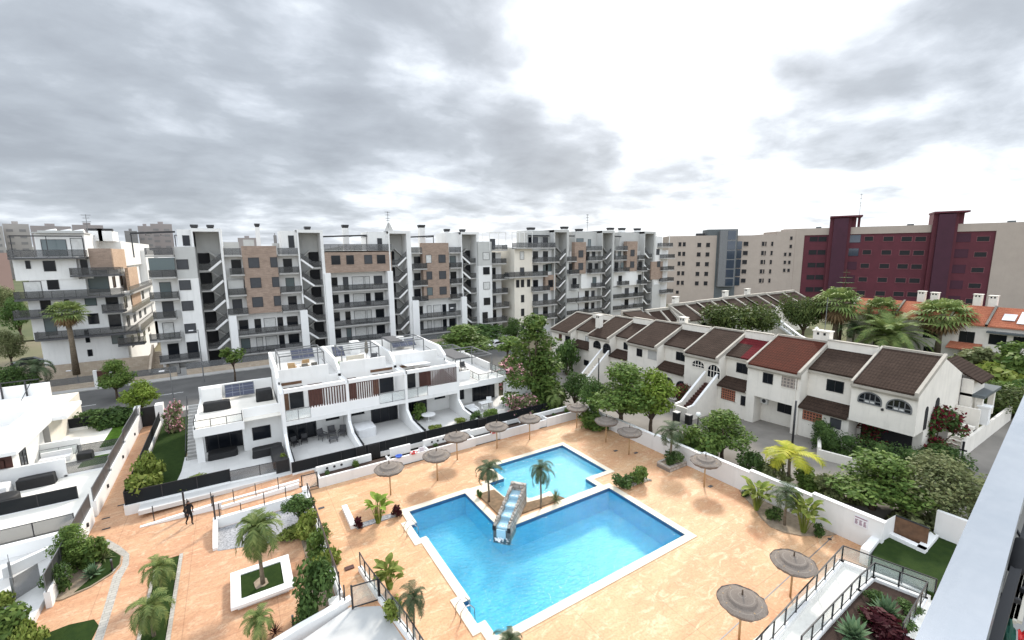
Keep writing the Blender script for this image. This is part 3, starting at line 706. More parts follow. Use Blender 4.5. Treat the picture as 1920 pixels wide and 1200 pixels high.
for x, y in ((3.72,21.55),(5.0,21.35)): MB().bar((x,y,0),(x,y,1.35),.085).build('gate_post', M['dark'], lg)
mb = MB(); mb.bar((3.72,21.55,1.28),(5.0,21.35,1.28),.05); mb.bar((3.72,21.55,.1),(5.0,21.35,.1),.05); mb.split('gate_rail', M['dark'], lg); MB().extr([(3.76,21.54,.14),(4.96,21.36,.14),(4.96,21.36,1.24),(3.76,21.54,1.24)], (0,.01,0)).build('glass_panel', M['clear'], lg)
for i, (x, y) in enumerate(((3.45,22.05),(3.25,22.2),(3.42,23.2))):
    b = thing('rail_post', ['dark rail post closest to the lower glass gate','dark rail post second from the lower glass gate','dark rail post on the deck edge wall by the red step'][i], 'post', (x,y,.1)); MB().bar((x,y,.1),(x,y,1.15),.06).build('post_shaft', M['dark'], b); MB().box(x-.06,x+.06,y-.06,y+.06,.1,.13).build('base_plate', M['dark'], b)
tag(MB().box(4.0,4.5,24.6,24.9,.004,.06).build('door_mat', M['wood_red']), 'small red brown mat on the deck by the lower steps', 'mat')

# ---------------------------------------------------------------- plaza: beds, kerbs, planter
mb = MB().prism([(-9.35,37.4),(-8.7,36.6),(-8.0,35.5),(-7.35,34.4),(-7.25,33.5),(-7.5,32.7),(-8.3,31.95),(-9.4,31.55),(-10.1,31.8)], PZ, PZ+.07)
tag(mb.build('planting_bed', M['sand_soil']), 'curved planting bed with turf edge against the left boundary wall', 'planting bed')
mb = MB().prism([(-8.9,36.7),(-8.0,35.45),(-7.4,34.4),(-7.32,33.5),(-7.58,32.78),(-8.35,32.05),(-9.0,31.85),(-8.4,33.0),(-8.2,34.0),(-8.8,35.4)], PZ+.072, PZ+.09); struct('lawn', mb, M['grass'])
mb = MB().prism([(-9.9,28.9),(-8.6,29.1),(-7.6,28.85),(-7.3,28.2),(-7.45,26.6),(-9.9,24.5)], PZ, PZ+.03); struct('lawn', mb, M['grass'])
mb = MB(); inner = [(-8.9,36.9),(-7.95,35.5),(-7.3,34.4),(-7.2,33.4),(-7.45,32.5),(-7.35,29.5),(-7.3,27.2),(-7.5,23)]; outer = [(-8.5,37.2),(-7.65,35.8),(-7.0,34.5),(-6.85,33.25),(-7.0,32.0),(-6.95,29.5),(-6.92,27),(-7.1,23)]
for i in range(7): mb.face([(*inner[i],PZ+.005),(*outer[i],PZ+.005),(*outer[i+1],PZ+.005),(*inner[i+1],PZ+.005)])
struct('kerb_strip', mb, M['kerb'])
mb = MB().box(-5.35, -4.30, 22, 32.55, PZ, PZ+.03); struct('lawn', mb, M['grass'])
mb = MB().box(-4.30, -4.12, 22, 32.6, PZ, PZ+.09).box(-5.5,-5.35,22,32.4,PZ,PZ+.09); struct('kerb', mb, M['kerb'])
pl = thing('square_planter', 'raised square white planter with turf around the tallest plaza palm', 'planter', (-.1, 26.8, PZ))
mb = MB(); z = -.16; z0 = z-.16
mb.box(-1.58,1.42,25.22,25.72,z0,z).box(-1.58,1.42,27.85,28.3,z0,z).box(-1.58,-1.1,25.72,27.85,z0,z).box(.95,1.42,25.72,27.85,z0,z); mb.build('planter_rim', M['white_bright'], pl)
MB().box(-1.3,1.14,25.5,28.05,PZ,z0).build('planter_base', M['white'], pl)
MB().box(-1.1,.95,25.72,27.85,PZ,z-.06).build('turf', M['grass'], pl)
sp = MB(); rb = random.Random(4); cc = (-.15, 26.55); sp.prism([(cc[0]+math.cos(i*PI/6)*rb.uniform(.28,.48), cc[1]+math.sin(i*PI/6)*rb.uniform(.35,.55)) for i in range(12)], z-.06, z-.03); sp.build('soil', M['sand_soil'], pl)
# banana bed on the deck: L-shaped white kerb
bb = thing('banana_bed', 'L-shaped white kerb bed with small plants on the pool deck', 'planting bed', (6.5, 29, 0))
MB().box(5.15,5.5,28.45,31.2,0,.30).build('white_kerb', M['white_bright'], bb); MB().box(5.5,8.35,28.25,28.75,0,.06).build('gravel', M['gravel'], bb)
mb = MB().prism([(30.9,17.4),(30.45,16.9),(29.6,15.6),(28.7,14.5),(28.25,13.7),(28.4,12.9),(29.0,12.1),(30.2,11.3),(30.9,11.0)], .003, .06); tag(mb.build('planting_bed', M['sand_soil']), 'curved sandy bed at the foot of the boundary wall', 'planting bed')
bx = thing('corner_planter', 'small stone edged planter under the palm at the boundary wall', 'planter', (29.8, 22.8, 0))
mb = MB().box(28.75,30.9,22.0,22.2,0,.42).box(28.75,28.95,22.2,23.3,0,.42).box(28.95,30.9,23.15,23.35,0,.42); mb.build('stone_edge', M['rock'], bx); MB().box(28.95,30.95,22.2,23.15,0,.36).build('soil', M['sand_soil'], bx)
bx = thing('shrub_bed', 'low pale kerb around two round shrubs on the pool deck', 'planting bed', (25, 22.7, 0)); mb = MB().prism([(23.85,22.05),(24.0,22.2),(26.35,22.05),(26.5,21.9),(26.2,23.3),(24.2,23.4)], .003, .12); mb.build('pale_kerb', M['kerb'], bx)

# drain channel across the deck
mb = MB(); a = Vector((17.6,10.35,.005)); b = Vector((30.6,11.05,.005)); mb.bar(a, b, .05, .006); struct('drain_line', mb, M['grey_metal'])
for i, (x, y) in enumerate(((24.9,10.75),(30.1,11.03))):
    tg = thing('floor_drain', ['small round floor drain between the two nearest parasols','small round floor drain by the boundary wall'][i], 'drain', (x,y,0)); MB().cyl((x,y,.004),(x,y,.03),.11,k=14).build('drain_cover', M['dark'], tg)
for i, (x, y, s) in enumerate(((29.6,18.9,'on the deck beside the parasol next to the boundary wall'),(29.2,26.0,'on the deck beside the parasol in the middle of the boundary wall'),(28.0,27.3,'on the deck between the two parasols by the boundary wall'),(3.95,32.2,'on the deck near the back gate'))):
    tg = thing('floor_grate', 'small dark grate '+s, 'drain', (x,y,0)); MB().box(x-.2,x+.2,y-.12,y+.12,.004,.02).build('grate_frame', M['dark'], tg); mb = MB()
    for k in range(5): mb.box(x-.18+k*.08,x-.15+k*.08,y-.1,y+.1,.02,.026)
    mb.build('grate_bar', M['grey_metal'], tg)
for i, (x, y) in enumerate(((-9.15,40.4),(-8.85,38.75),(-8.55,42.0),(-8.3,45.2),(-8.75,50))):
    tg = thing('floor_grate', 'dark slot drain in the paved alley, '+['between the two walls','nearest the plaza','by the corner of the black fence','beside the bright shrubs','halfway up'][i], 'drain', (x,y,PZ)); MB().box(x-.22,x+.22,y-.08,y+.08,PZ+.004,PZ+.02).build('grate_frame', M['dark'], tg)

# ---------------------------------------------------------------- parasols
par = thing('parasol', 'x', 'parasol', (0,0,0))
cn = MB(); k = 36; prof = [(0.02,2.52),(.25,2.47),(.6,2.37),(.95,1.95),(1.09,2.18),(1.08,2.13),(.6,2.30),(.1,2.42)]; cn.lathe(prof, (0,0,0), k)
rb = random.Random(6)
for i in range(len(cn.v)):
    x, y, z = cn.v[i]; r = math.hypot(x, y)
    if r > .9: f = 1+rb.uniform(-.03,.03); cn.v[i] = (x*f, y*f, z-rb.uniform(0,.05))
cn.build('thatched_canopy', M['thatch'], par)
MB().cyl((0,0,0),(0,0,2.5),.055,.05,10).build('pole', M['wood_light'], par, True); MB().cyl((0,0,2.5),(0,0,2.78),.045,.03,8).build('finial', M['bark'], par)
mb = MB()
for i in range(8): a = i*PI/4; mb.bar((.05*math.cos(a),.05*math.sin(a),2.05),(.85*math.cos(a),.85*math.sin(a),2.22),.03)
mb.build('strut', M['wood_light'], par)
PL = [((8.65,31.2),'thatched parasol in the back row closest to the banana bed'),((12.42,31.25),'thatched parasol second from the banana bed, in front of the lifebuoy wall'),((15.28,33.65),'thatched parasol in front of the stepped planter and the second lifebuoy'),((19.33,33.7),'thatched parasol in the back row below the white patio table'),((22.91,33.6),'thatched parasol in the back row below the pink oleander'),((28.62,33.4),'thatched parasol in the far corner under the street trees'),((28.54,29.1),'thatched parasol by the boundary wall nearest the far corner'),((28.43,26.1),'thatched parasol before the tall leafy street tree at the boundary wall'),((29.09,19.1),'thatched parasol alone against the middle of the boundary wall'),((23.17,9.95),'thatched parasol next to the white terrace railing, the farther of the two near ones'),((18.47,9.9),'thatched parasol nearest the viewer, at the bottom of the deck')]
for i, ((x, y), lab) in enumerate(PL): put(par, (x, y, 0), i*1.3, (1,1,1) if i < 9 else (.97,.97,.93), lab, 'thatched parasols on the pool deck')

# ---------------------------------------------------------------- marble terrace below the balcony (turned 5 degrees)
tz = .35
tr = thing('private_terrace', 'pale marble terrace with white parapet beside the deck', 'terrace', (25, 7, 0))
fl = MB().prism(gp(tz, '1582,1048 1750,1113 1720,1300 1300,1300'), -2, tz-.02); fl.build('marble_floor', M['marble'], tr)
def wallpath(pts, w, z0, z1, mb=None):
    mb = mb or MB()
    for (a, b) in zip(pts, pts[1:]):
        a, b = Vector((*a,0)), Vector((*b,0)); e = (b-a).normalized(); n = Vector((-e.y,e.x,0))*w/2; a2, b2_ = a-e*w/2, b+e*w/2
        mb.prism([tuple((a2+n)[:2]),tuple((b2_+n)[:2]),tuple((b2_-n)[:2]),tuple((a2-n)[:2])], z0, z1)
    return mb
P1 = gp(tz+.2, '1400,1252 1578,1051 1752,1117'); wallpath(P1, .24, -.1, tz+.2).build('parapet', M['white_bright'], tr)
tr1 = thing('terrace_railing', 'black glass railing on the white parapet around the marble terrace', 'railing', (25, 9, tz)); rail(tr1, [(*p, tz+.2) for p in P1], .92, 1.25, 'clear', 'dark', .06)
Q = gp(tz+.25, '1500,1225 1610,1106 1637,1082 1735,1120 1690,1200'); 
cy = thing('planter_court', 'sunken planter court with white rim and agaves', 'planter', (25, 6, 0))
wallpath(Q, .2, -.1, tz+.25).build('white_rim', M['white_bright'], cy)
MB().prism(gp(tz+.1, '1637,1084 1733,1121 1686,1210 1490,1240'), -.1, tz+.1).build('soil', M['soil_dark'], cy)
MB().extr([(*p, tz) for p in gp(tz+.2,'1622,1146 1690,1183 1688,1188 1620,1150')], (0,0,.2)).build('white_divider', M['white_bright'], cy)
tr2 = thing('court_railing', 'black glass railing on the rim of the planter court', 'railing', (25, 6, tz)); rail(tr2, [(*p, tz+.25) for p in Q], .85, 1.1, 'clear', 'dark', .06)
# turf corner
mb = MB().prism(gp(.7, '1628,1052 1658,998 1729,1030 1752,1003 1800,1021 1752,1115'), 0, .7); struct('lawn', mb, M['grass'])
cw = thing('lawn_wall', 'angular low white wall around the corner turf', 'wall', (34, 8.5, 0)); wallpath(gp(.92,'1624,1028 1655,992 1729,1026 1750,1002'), .40, -.5, .92).build('wall_body', M['white_bright'], cw)
pnl = thing('timber_panel', 'dark brown timber panel set into the boundary wall by the turf', 'fence', (34.5, 8.8, 0))
a, b = g(1675,997,.92), g(1738,1020,.92)
MB().extr([(a.x,a.y,0),(b.x,b.y,0),(b.x,b.y,1.85),(a.x,a.y,1.95)], (.06,0,0)).build('timber_board', M['wood'], pnl); MB().extr([(a.x,a.y,1.95),(b.x,b.y,1.85),(b.x,b.y,1.92),(a.x,a.y,2.02)], (.1,0,0)).build('top_rail', M['dark'], pnl)
bw = thing('garden_wall', 'white wall behind the corner turf under the olive tree', 'wall', (36, 7, 0)); c2 = g(1750,1003,.7); c3 = g(1830,1035,.7); MB().extr([(c2.x,c2.y,-1),(c3.x,c3.y,-1),(c3.x,c3.y,2.3),(c2.x,c2.y,2.3)], (.25,0,0)).build('wall_body', M['white'], bw)
bw.children[0].name = 'wall_body'
wb = thing('garden_wall', 'white wall linking the boundary wall to the timber panel', 'wall', (33, 9, 0)); e0 = Vector((31.28, 8.95, 0)); MB().extr([(e0.x-.2,e0.y-.1,-1.5),(a.x,a.y-.01,-1.5),(a.x,a.y-.01,2.0),(e0.x-.2,e0.y-.1,1.98)], (.2,0,0)).build('wall_body', M['white'], wb)

# ---------------------------------------------------------------- the balcony the picture was taken from
bz = 17.5
bl = thing('balcony_parapet', 'brushed grey metal coping of the near balcony parapet', 'balcony', (1.5, .2, bz))
L1, L2, R1, R2 = g(1715,1200,bz), g(1920,740,bz), g(1849,1200,bz), g(1920,975,bz)
def ext(a, b, k): return a+(b-a)*k
d1 = (L2-L1).normalized(); wv = R1-L1; wv = wv-d1*wv.dot(d1)
p0 = L1-d1*1.2; p1 = L1+d1*9
MB().extr([p0, p1, p1+wv, p0+wv], (0,0,-.045)).build('metal_coping', M['coping'], bl)
MB().extr([p0+wv*.06-Vector((0,0,.046)), p1+wv*.06-Vector((0,0,.046)), p1+wv*.94-Vector((0,0,.046)), p0+wv*.94-Vector((0,0,.046))], (0,0,-1.05)).build('parapet_wall', M['grey_metal'], bl)
MB().extr([p0+wv*.06-Vector((0,0,1.1)), p1+wv*.06-Vector((0,0,1.1)), p1+wv*12-Vector((0,0,1.1)), p0+wv*12-Vector((0,0,1.1))], (0,0,-.2)).build('balcony_floor', M['concrete'], bl)
# drying rack and laundry hung inside
dn = wv.normalized(); hz = 17.36
rk = thing('drying_rack', 'pale folding drying rack hung inside the balcony parapet', 'drying rack', R1)
mb = MB()
for (xa, ya, xb, yb) in ((1914,1040,1880,1165),(1921,1045,1889,1165),(1929,1045,1898,1165),(1936,1050,1908,1165)): mb.bar(g(xa,ya,hz), g(xb,yb,hz), .010, .006)
mb.split('slat', M['ivory'], rk)
mb = MB(); mb.bar(g(1932,975,hz+.03), g(1862,1215,hz+.03), .014); mb.bar(g(1874,1116,hz+.012), g(1914,1128,hz+.012), .008); mb.bar(g(1917,1108,hz+.012), g(1940,1100,hz+.012), .008); mb.split('frame_bar', M['dark'], rk)
def drape(parent, cs, z, n, m_, amp, fall):
    a, b, c, d = [g(*q, z) for q in cs]; rows = []; mb = MB()
    for i in range(n+1):
        u = i/n; p, q = a+(d-a)*u, b+(c-b)*u; rows.append([p+(q-p)*(j/n)+Vector((0,0,amp*math.sin(j*2.1+i*.7)+amp*math.sin(i*1.3)-fall*(j/n)**2)) for j in range(n+1)])
    for i in range(n):
        for j in range(n): mb.face([rows[i][j], rows[i+1][j], rows[i+1][j+1], rows[i][j+1]])
    mb.build('cloth', M[m_], parent, True)
tw = thing('green_towel', 'green cloth hanging inside the near balcony parapet', 'towel', R1); drape(tw, ((1873,1141),(1909,1150),(1913,1236),(1846,1236)), hz+.02, 9, 'green_cloth', .004, .03)
rd = thing('red_cloth', 'bit of red cloth hanging beside the green towel', 'cloth', R1); drape(rd, ((1906,1183),(1936,1176),(1936,1212),(1911,1206)), hz+.028, 6, 'red_plastic', .004, .01)
bag = thing('dark_bag', 'dark slim bag hanging inside the near balcony parapet', 'bag', R2); c0, c1 = g(1916,1010,hz+.03), g(1901,1076,hz+.03); mb = MB(); mb.tube([c0+(c1-c0)*(i/8) for i in range(9)], [.003,.011,.016,.018,.018,.019,.018,.012,.003], 8); mb.build('bag_body', M['black_cloth'], bag, True); MB().tube([c0, c0+Vector((0,0,.05))-dn*.03], .003, 6).build('strap', M['dark'], bag)

# ---------------------------------------------------------------- the person crossing the plaza
def person(loc, heading, label):
    t = thing('person', label, 'person', loc)
    me = bpy.data.meshes.new('body')
    V = {'pel':(0,0,.95),'sp':(0,.0,1.15),'ch':(0,.01,1.36),'nk':(0,.02,1.50),'hd0':(0,.035,1.585),'hd':(0,.045,1.70),
         'sl':(-.18,.0,1.43),'el':(-.30,-.06,1.17),'wl':(-.19,.11,1.02),'hl':(-.14,.17,1.00),'sr':(.18,.02,1.43),'er':(.31,-.02,1.18),'wr':(.24,.10,.99),'hr':(.20,.16,.95),
         'tl':(-.095,.0,.90),'kl':(-.10,.10,.50),'al':(-.10,.0,.09),'fl':(-.11,.17,.04),'tr':(.095,.0,.90),'kr':(.11,-.06,.50),'ar':(.13,-.30,.13),'fr':(.13,-.17,.04)}
    E = [('pel','sp'),('sp','ch'),('ch','nk'),('nk','hd0'),('hd0','hd'),('ch','sl'),('sl','el'),('el','wl'),('wl','hl'),('ch','sr'),('sr','er'),('er','wr'),('wr','hr'),('pel','tl'),('tl','kl'),('kl','al'),('al','fl'),('pel','tr'),('tr','kr'),('kr','ar'),('ar','fr')]
    RD = dict(pel=.135,sp=.13,ch=.15,nk=.055,hd0=.075,hd=.085,sl=.07,el=.048,wl=.034,hl=.035,sr=.07,er=.048,wr=.034,hr=.035,tl=.10,kl=.065,al=.045,fl=.035,tr=.10,kr=.065,ar=.045,fr=.035)
    ks = list(V); me.from_pydata([V[k] for k in ks], [(ks.index(a), ks.index(b)) for a, b in E], []); o = bpy.data.objects.new('body', me); COL.objects.link(o); o.parent = t; me.materials.append(M['black_cloth'])
    sk = o.modifiers.new('skin', 'SKIN'); sk.use_smooth_shade = True
    for i, k in enumerate(ks): me.skin_vertices[0].data[i].radius = (RD[k], RD[k]*(.75 if k in ('ch','sp','pel') else 1)); me.skin_vertices[0].data[i].use_root = (k == 'pel')
    ss = o.modifiers.new('sub', 'SUBSURF'); ss.levels = ss.render_levels = 2
    fc = MB().lathe([(0,-.075),(.05,-.06),(.07,-.01),(.072,.04),(.05,.085),(0,.10)], (0,.075,1.665), 12); fc.tube([(0,.14,1.68),(0,.165,1.655)], [.012,.016], 6)
    for s in (-1, 1): fc.tube([(s*.08,.045,1.70),(s*.088,.035,1.66)], .014, 6)
    f = fc.build('face', M['skin'], None, True); f.parent = t
    for s, k in ((-1,'l'),(1,'r')):
        hp = Vector(V['h'+k]); h = MB(); h.tube([hp+Vector((0,-.03,.01)), hp+Vector((0,.05,-.02))], [.03,.034], 6)
        for q in range(4): h.tube([hp+Vector((-.024+.016*q,.05,-.02)), hp+Vector((-.024+.016*q,.09+.006*(q in (1,2)),-.035)), hp+Vector((-.024+.016*q,.105,-.06))], [.009,.008,.006], 5)
        h.tube([hp+Vector((-s*.03,.0,0)), hp+Vector((-s*.045,.05,-.005))], [.011,.008], 5)
        ho = h.build('hand', M['skin'], None, True); ho.parent = t
    hr = MB().lathe([(0,.085),(.06,.07),(.094,.01),(.092,-.05),(.06,-.09)], (0,.03,1.735), 12).build('hair', M['hair'], None, True); hr.parent = t
    t.rotation_euler = (0, 0, heading); return t
person((-3.95, 36.1, PZ), R(-150), 'person in dark clothes walking across the terracotta plaza')
# bollard lights
for i, (x, y, z, s) in enumerate(((-7.55,33.0,PZ+.07,'in the turf of the curved bed'),(1.05,22.65,PZ,'by the low wall near the purple spiky plant'),(-1.75,22.2,PZ,'at the very bottom of the plaza'))):
    b = thing('bollard_light', 'slim black bollard light '+s, 'bollard', (x,y,z)); MB().cyl((x,y,z),(x,y,z+.62),.05,k=10).build('bollard_post', M['dark'], b); MB().cyl((x,y,z+.62),(x,y,z+.72),.055,k=10).build('light_head', M['grey_metal'], b); MB().cyl((x,y,z),(x,y,z+.02),.12,k=12).build('base_plate', M['concrete'], b)
# ---------------------------------------------------------------- white terraced houses behind the pool
def pane_y(parent, x0, x1, z0, z1, y, name='window', pm='pane', fm='dark', mull=1, d=.05):
    """a window or glazed door facing -Y: frame bars with a pane as its child"""
    f = MB(); e = .06
    f.box(x0, x1, y-d, y+.02, z1-e, z1).box(x0, x1, y-d, y+.02, z0, z0+e).box(x0, x0+e, y-d, y+.02, z0+e, z1-e).box(x1-e, x1, y-d, y+.02, z0+e, z1-e)
    for i in range(1, mull+1): xm = x0+(x1-x0)*i/(mull+1); f.box(xm-.025, xm+.025, y-d, y+.02, z0+e, z1-e)
    o = f.build(name, M[fm], parent); p = MB().box(x0+e, x1-e, y-.02, y+.01, z0+e, z1-e).build('pane', M[pm], o); return o
def pane_x(parent, y0, y1, z0, z1, x, name='window', pm='pane', fm='dark', mull=1, d=.05, s=-1):
    f = MB(); e = .06; xa, xb = sorted((x+s*d, x-s*.02))
    f.box(xa, xb, y0, y1, z1-e, z1).box(xa, xb, y0, y1, z0, z0+e).box(xa, xb, y0, y0+e, z0+e, z1-e).box(xa, xb, y1-e, y1, z0+e, z1-e)
    for i in range(1, mull+1): ym = y0+(y1-y0)*i/(mull+1); f.box(xa, xb, ym-.025, ym+.025, z0+e, z1-e)
    o = f.build(name, M[fm], parent); xa, xb = sorted((x+s*.02, x-s*.01)); MB().box(xa, xb, y0+e, y1-e, z0+e, z1-e).build('pane', M[pm], o); return o
def solar(parent, x0, x1, y, z, n=2, tilt=.9):
    mb = MB(); mb.extr([(x0,y,z),(x1,y,z),(x1,y+1.2,z+tilt),(x0,y+1.2,z+tilt)], (0,.02,-.04)); o = mb.build('solar_panel', M['solar'], parent)
    f = MB()
    for i in range(n+1): x = x0+(x1-x0)*i/n; f.bar((x,y,z+.01),(x,y+1.2,z+tilt+.01),.045)
    f.bar((x0,y,z+.01),(x1,y,z+.01),.045); f.bar((x0,y+.6,z+tilt/2+.015),(x1,y+.6,z+tilt/2+.015),.03); f.bar((x0,y+1.2,z+tilt),(x1,y+1.2,z+tilt),.045)
    for x in (x0+.2,x1-.2): f.bar((x,y+1.15,z+tilt-.03),(x,y+1.15,z-.05),.04)
    f.build('panel_frame', M['grey_metal'], o)
def pergola(parent, x0, x1, y0, y1, z0, h=2.3, n=4, roof=None):
    p = MB()
    for x in (x0,x1):
        for y in (y0,y1): p.bar((x,y,z0),(x,y,z0+h),.10)
    o = p.split('pergola_post', M['grey_metal'], parent); b = MB()
    for y in (y0,y1): b.bar((x0,y,z0+h),(x1,y,z0+h),.10)
    for x in (x0,x1): b.bar((x,y0,z0+h-.002),(x,y1,z0+h-.002),.096)
    for i in range(1,n): y = y0+(y1-y0)*i/n; b.bar((x0,y,z0+h-.01),(x1,y,z0+h-.01),.05)
    b.build('pergola_beam', M['grey_metal'], o)
    if roof: MB().box(x0, x0+(x1-x0)*roof, y0, y1, z0+h+.06, z0+h+.12).build('canopy', M['cover_grey'], o)
def steps_y(parent, x0, x1, y0, y1, z0, z1, n, m='grey_render'):
    s = MB(); dy, dz = (y1-y0)/n, (z1-z0)/n
    for i in range(n): s.box(x0, x1, y0+dy*i, y0+dy*(i+1), z0-.25, z0+dz*(i+1))
    return s.build('stair', M[m], parent)

FY, GY, UY, BY = 43.6, 46.0, 47.0, 56.2      # balcony front, ground-floor wall, upper wall, back
def unit(x0, x1, lab, slats, lattice=False, open_right=True):
    t = thing('terraced_house', lab, 'house', ((x0+x1)/2, 48, 0), 'white terraced houses beside the pool'); W = x1-x0
    wl = MB(); wl.box(x0, x1, GY, BY, -.3, 2.45); wl.box(x0, x1, UY, BY, 2.85, 5.75)
    wl.box(x0+.1, x1-1.0, UY-.002, UY+.2, 5.75, 6.9)          # front parapet of the roof terrace
    wl.box(x0, x1, BY-.2, BY, 5.75, 6.95); wl.build('wall', M['white'], t)
    s = MB(); s.box(x0, x1, FY, BY, 2.45, 2.848); s.build('floor_slab', M['white'], t)
    f = MB()
    for x in (x0,):
        f.box(x-.14, x+.14, FY-.02, UY, -.2, 5.5)
        f.extr([(x-.14,UY,5.5),(x-.14,UY,6.15),(x-.14,UY+1.6,6.95),(x-.14,BY+.02,6.98),(x-.14,BY+.02,5.5)], (.28,0,0))
        f.extr([(x-.13,FY-.02,-.2),(x-.13,FY-.02,1.75),(x-.13,FY-1.3,1.0),(x-.13,38.9,.85),(x-.13,38.9,-.2)], (.26,0,0))
    f.box(x0+.14, x1-.14, FY, FY+.32, 5.5, 5.86); f.box(x0+.14, x0+.14+W*.0+.001, FY, UY, 5.5, 5.85)
    f.split('party_wall', M['white_bright'], t)
    MB().box(x0+.14, x1-.14, 38.75, GY, -.3, .02).build('patio_floor', M['tile_floor'], t)
    MB().box(x0+.1, x1-.1, UY+.2, BY-.2, 5.75, 5.80).build('roof_floor', M['tile_floor'], t)
    # balcony: solid parapet with slats on one side, glass on the other
    xm = x0+W*(.40 if slats == 'R' else .52); a, b = (xm, x1-.14) if slats == 'R' else (x0+.14, xm); c, d = (x0+.14, xm) if slats == 'R' else (xm, x1-.14)
    MB().box(a, b, FY+.02, FY+.2, 2.848, 3.75).build('balcony_parapet', M['white_bright'], t)
    gl = MB().box(c, d, FY+.05, FY+.07, 2.95, 3.85); gr = MB(); gr.bar((c,FY+.06,3.88),(d,FY+.06,3.88),.05); gr.bar((c,FY+.06,2.9),(d,FY+.06,2.9),.04)
    for i in range(3): x = c+(d-c)*i/2; gr.bar((x,FY+.06,2.85),(x,FY+.06,3.88),.05)
    r = gr.build('glass_railing', M['grey_metal'], t); gl.build('glass_panel', M['clear'], r)
    if lattice:
        la = MB(); n = 11
        for i in range(n+1): x = a+(b-a)*i/n; la.bar((x,FY+.1,3.75),(x,FY+.1,5.5),.05)
        for i in range(-8, 22):
            for s_ in (1,-1):
                xa = a+(b-a)*i/14; xb = xa+s_*1.75; za, zb = 3.75, 5.5
                if xb < a: zb = za+(xa-a)/1.75*1.75; xb = a
                if xb > b: zb = za+(b-xa); xb = b
                if a <= xa <= b: la.bar((xa,FY+.12,za),(xb,FY+.12,zb),.06)
        la.build('timber_lattice', M['wood_red'], t)
    else:
        sl = MB(); n = 13
        for i in range(n+1): x = a+.05+(b-a-.1)*i/n; sl.box(x-.055, x+.055, FY+.05, FY+.12, 3.75, 5.48)
        sl.box(a, b, FY+.04, FY+.13, 5.42, 5.5); sl.build('timber_slat', M['wood_red'], t)
    # upper wall: glazed door, timber door leaf, red-brown panel behind the slats, timber soffit
    cc = (c+d)/2; pane_y(t, cc-.35, d-.15, 2.9, 5.1, UY, 'glazed_door', 'pane', 'dark', 0)
    MB().box(c+.25, cc-.42, UY-.05, UY, 2.86, 5.1).build('timber_door', M['wood'], t)
    MB().box(a+.3, a+(b-a)*.5, UY-.05, UY, 2.86, 5.1).build('timber_panel', M['wood_red'], t)
    MB().box(c+.1, d-.2, UY-.06, UY+.0, 5.35, 5.62).build('timber_soffit', M['wood'], t)
    # ground floor: wide dark sliding doors and a small window
    g0, g1 = (x0+.3, x0+W*.52) if slats == 'R' else (x0+W*.46, x1-.3)
    MB().box(g0, g1, GY-.03, GY+.0, .05, 2.3).build('doorway', M['room'], t); pane_y(t, g0+.05, g1-.05, .05, 2.3, GY-.035, 'sliding_door', 'pane', 'dark', 2)
    w0 = x0+W*.68 if slats == 'R' else x0+W*.12; pane_y(t, w0, w0+1.3, 1.35, 2.15, GY, 'window', 'pane', 'dark', 0)
    steps_y(t, x1-1.0, x1-.16, UY+.25, UY+3.6, 4.2, 5.75, 9)
    rl = MB(); rl.bar((x1-1.02,UY+.2,6.5),(x1-1.02,UY+3.6,6.7),.04); rl.bar((x1-1.02,UY+.2,5.75),(x1-1.02,UY+.2,6.9),.05); rl.build('stair_rail', M['dark'], t)
    return t
u2 = unit(2.9, 8.5, 'white terraced house with two wooden deckchairs on its roof terrace', 'R')
u3 = unit(8.5, 14.3, 'white terraced house with a strip of green turf on its roof terrace', 'L')
u4 = unit(14.3, 20.2, 'white terraced house with a diagonal timber lattice on its balcony', 'R', True, False)
solar(u2, 4.9, 7.2, 53.9, 6.3, 2); solar(u3, 9.0, 10.2, 52.2, 6.4, 1); solar(u4, 16.3, 19.3, 54.0, 6.2, 3, .7)
pergola(u2, 3.25, 7.3, 48.0, 52.0, 5.8, 2.2, 3); pergola(u3, 9.1, 13.0, 48.4, 51.8, 5.8, 2.0, 3); pergola(u4, 14.7, 18.6, 49.5, 53, 5.8, 2.0, 3, .35)
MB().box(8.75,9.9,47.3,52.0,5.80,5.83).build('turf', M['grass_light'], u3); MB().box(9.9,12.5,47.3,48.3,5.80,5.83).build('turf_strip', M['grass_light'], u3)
for t, x in ((u3, 12.0), (u4, 17.5)): MB().box(x-.5,x+.5,54.8,56.0,5.8,7.3).build('roof_box', M['white'], t)
aw = MB(); aw.extr([(15.0,47.0,5.72),(17.6,47.0,5.72),(17.6,44.9,5.95),(15.0,44.9,5.95)], (0,0,.06)); aw.build('awning', M['cover_white'], u4)
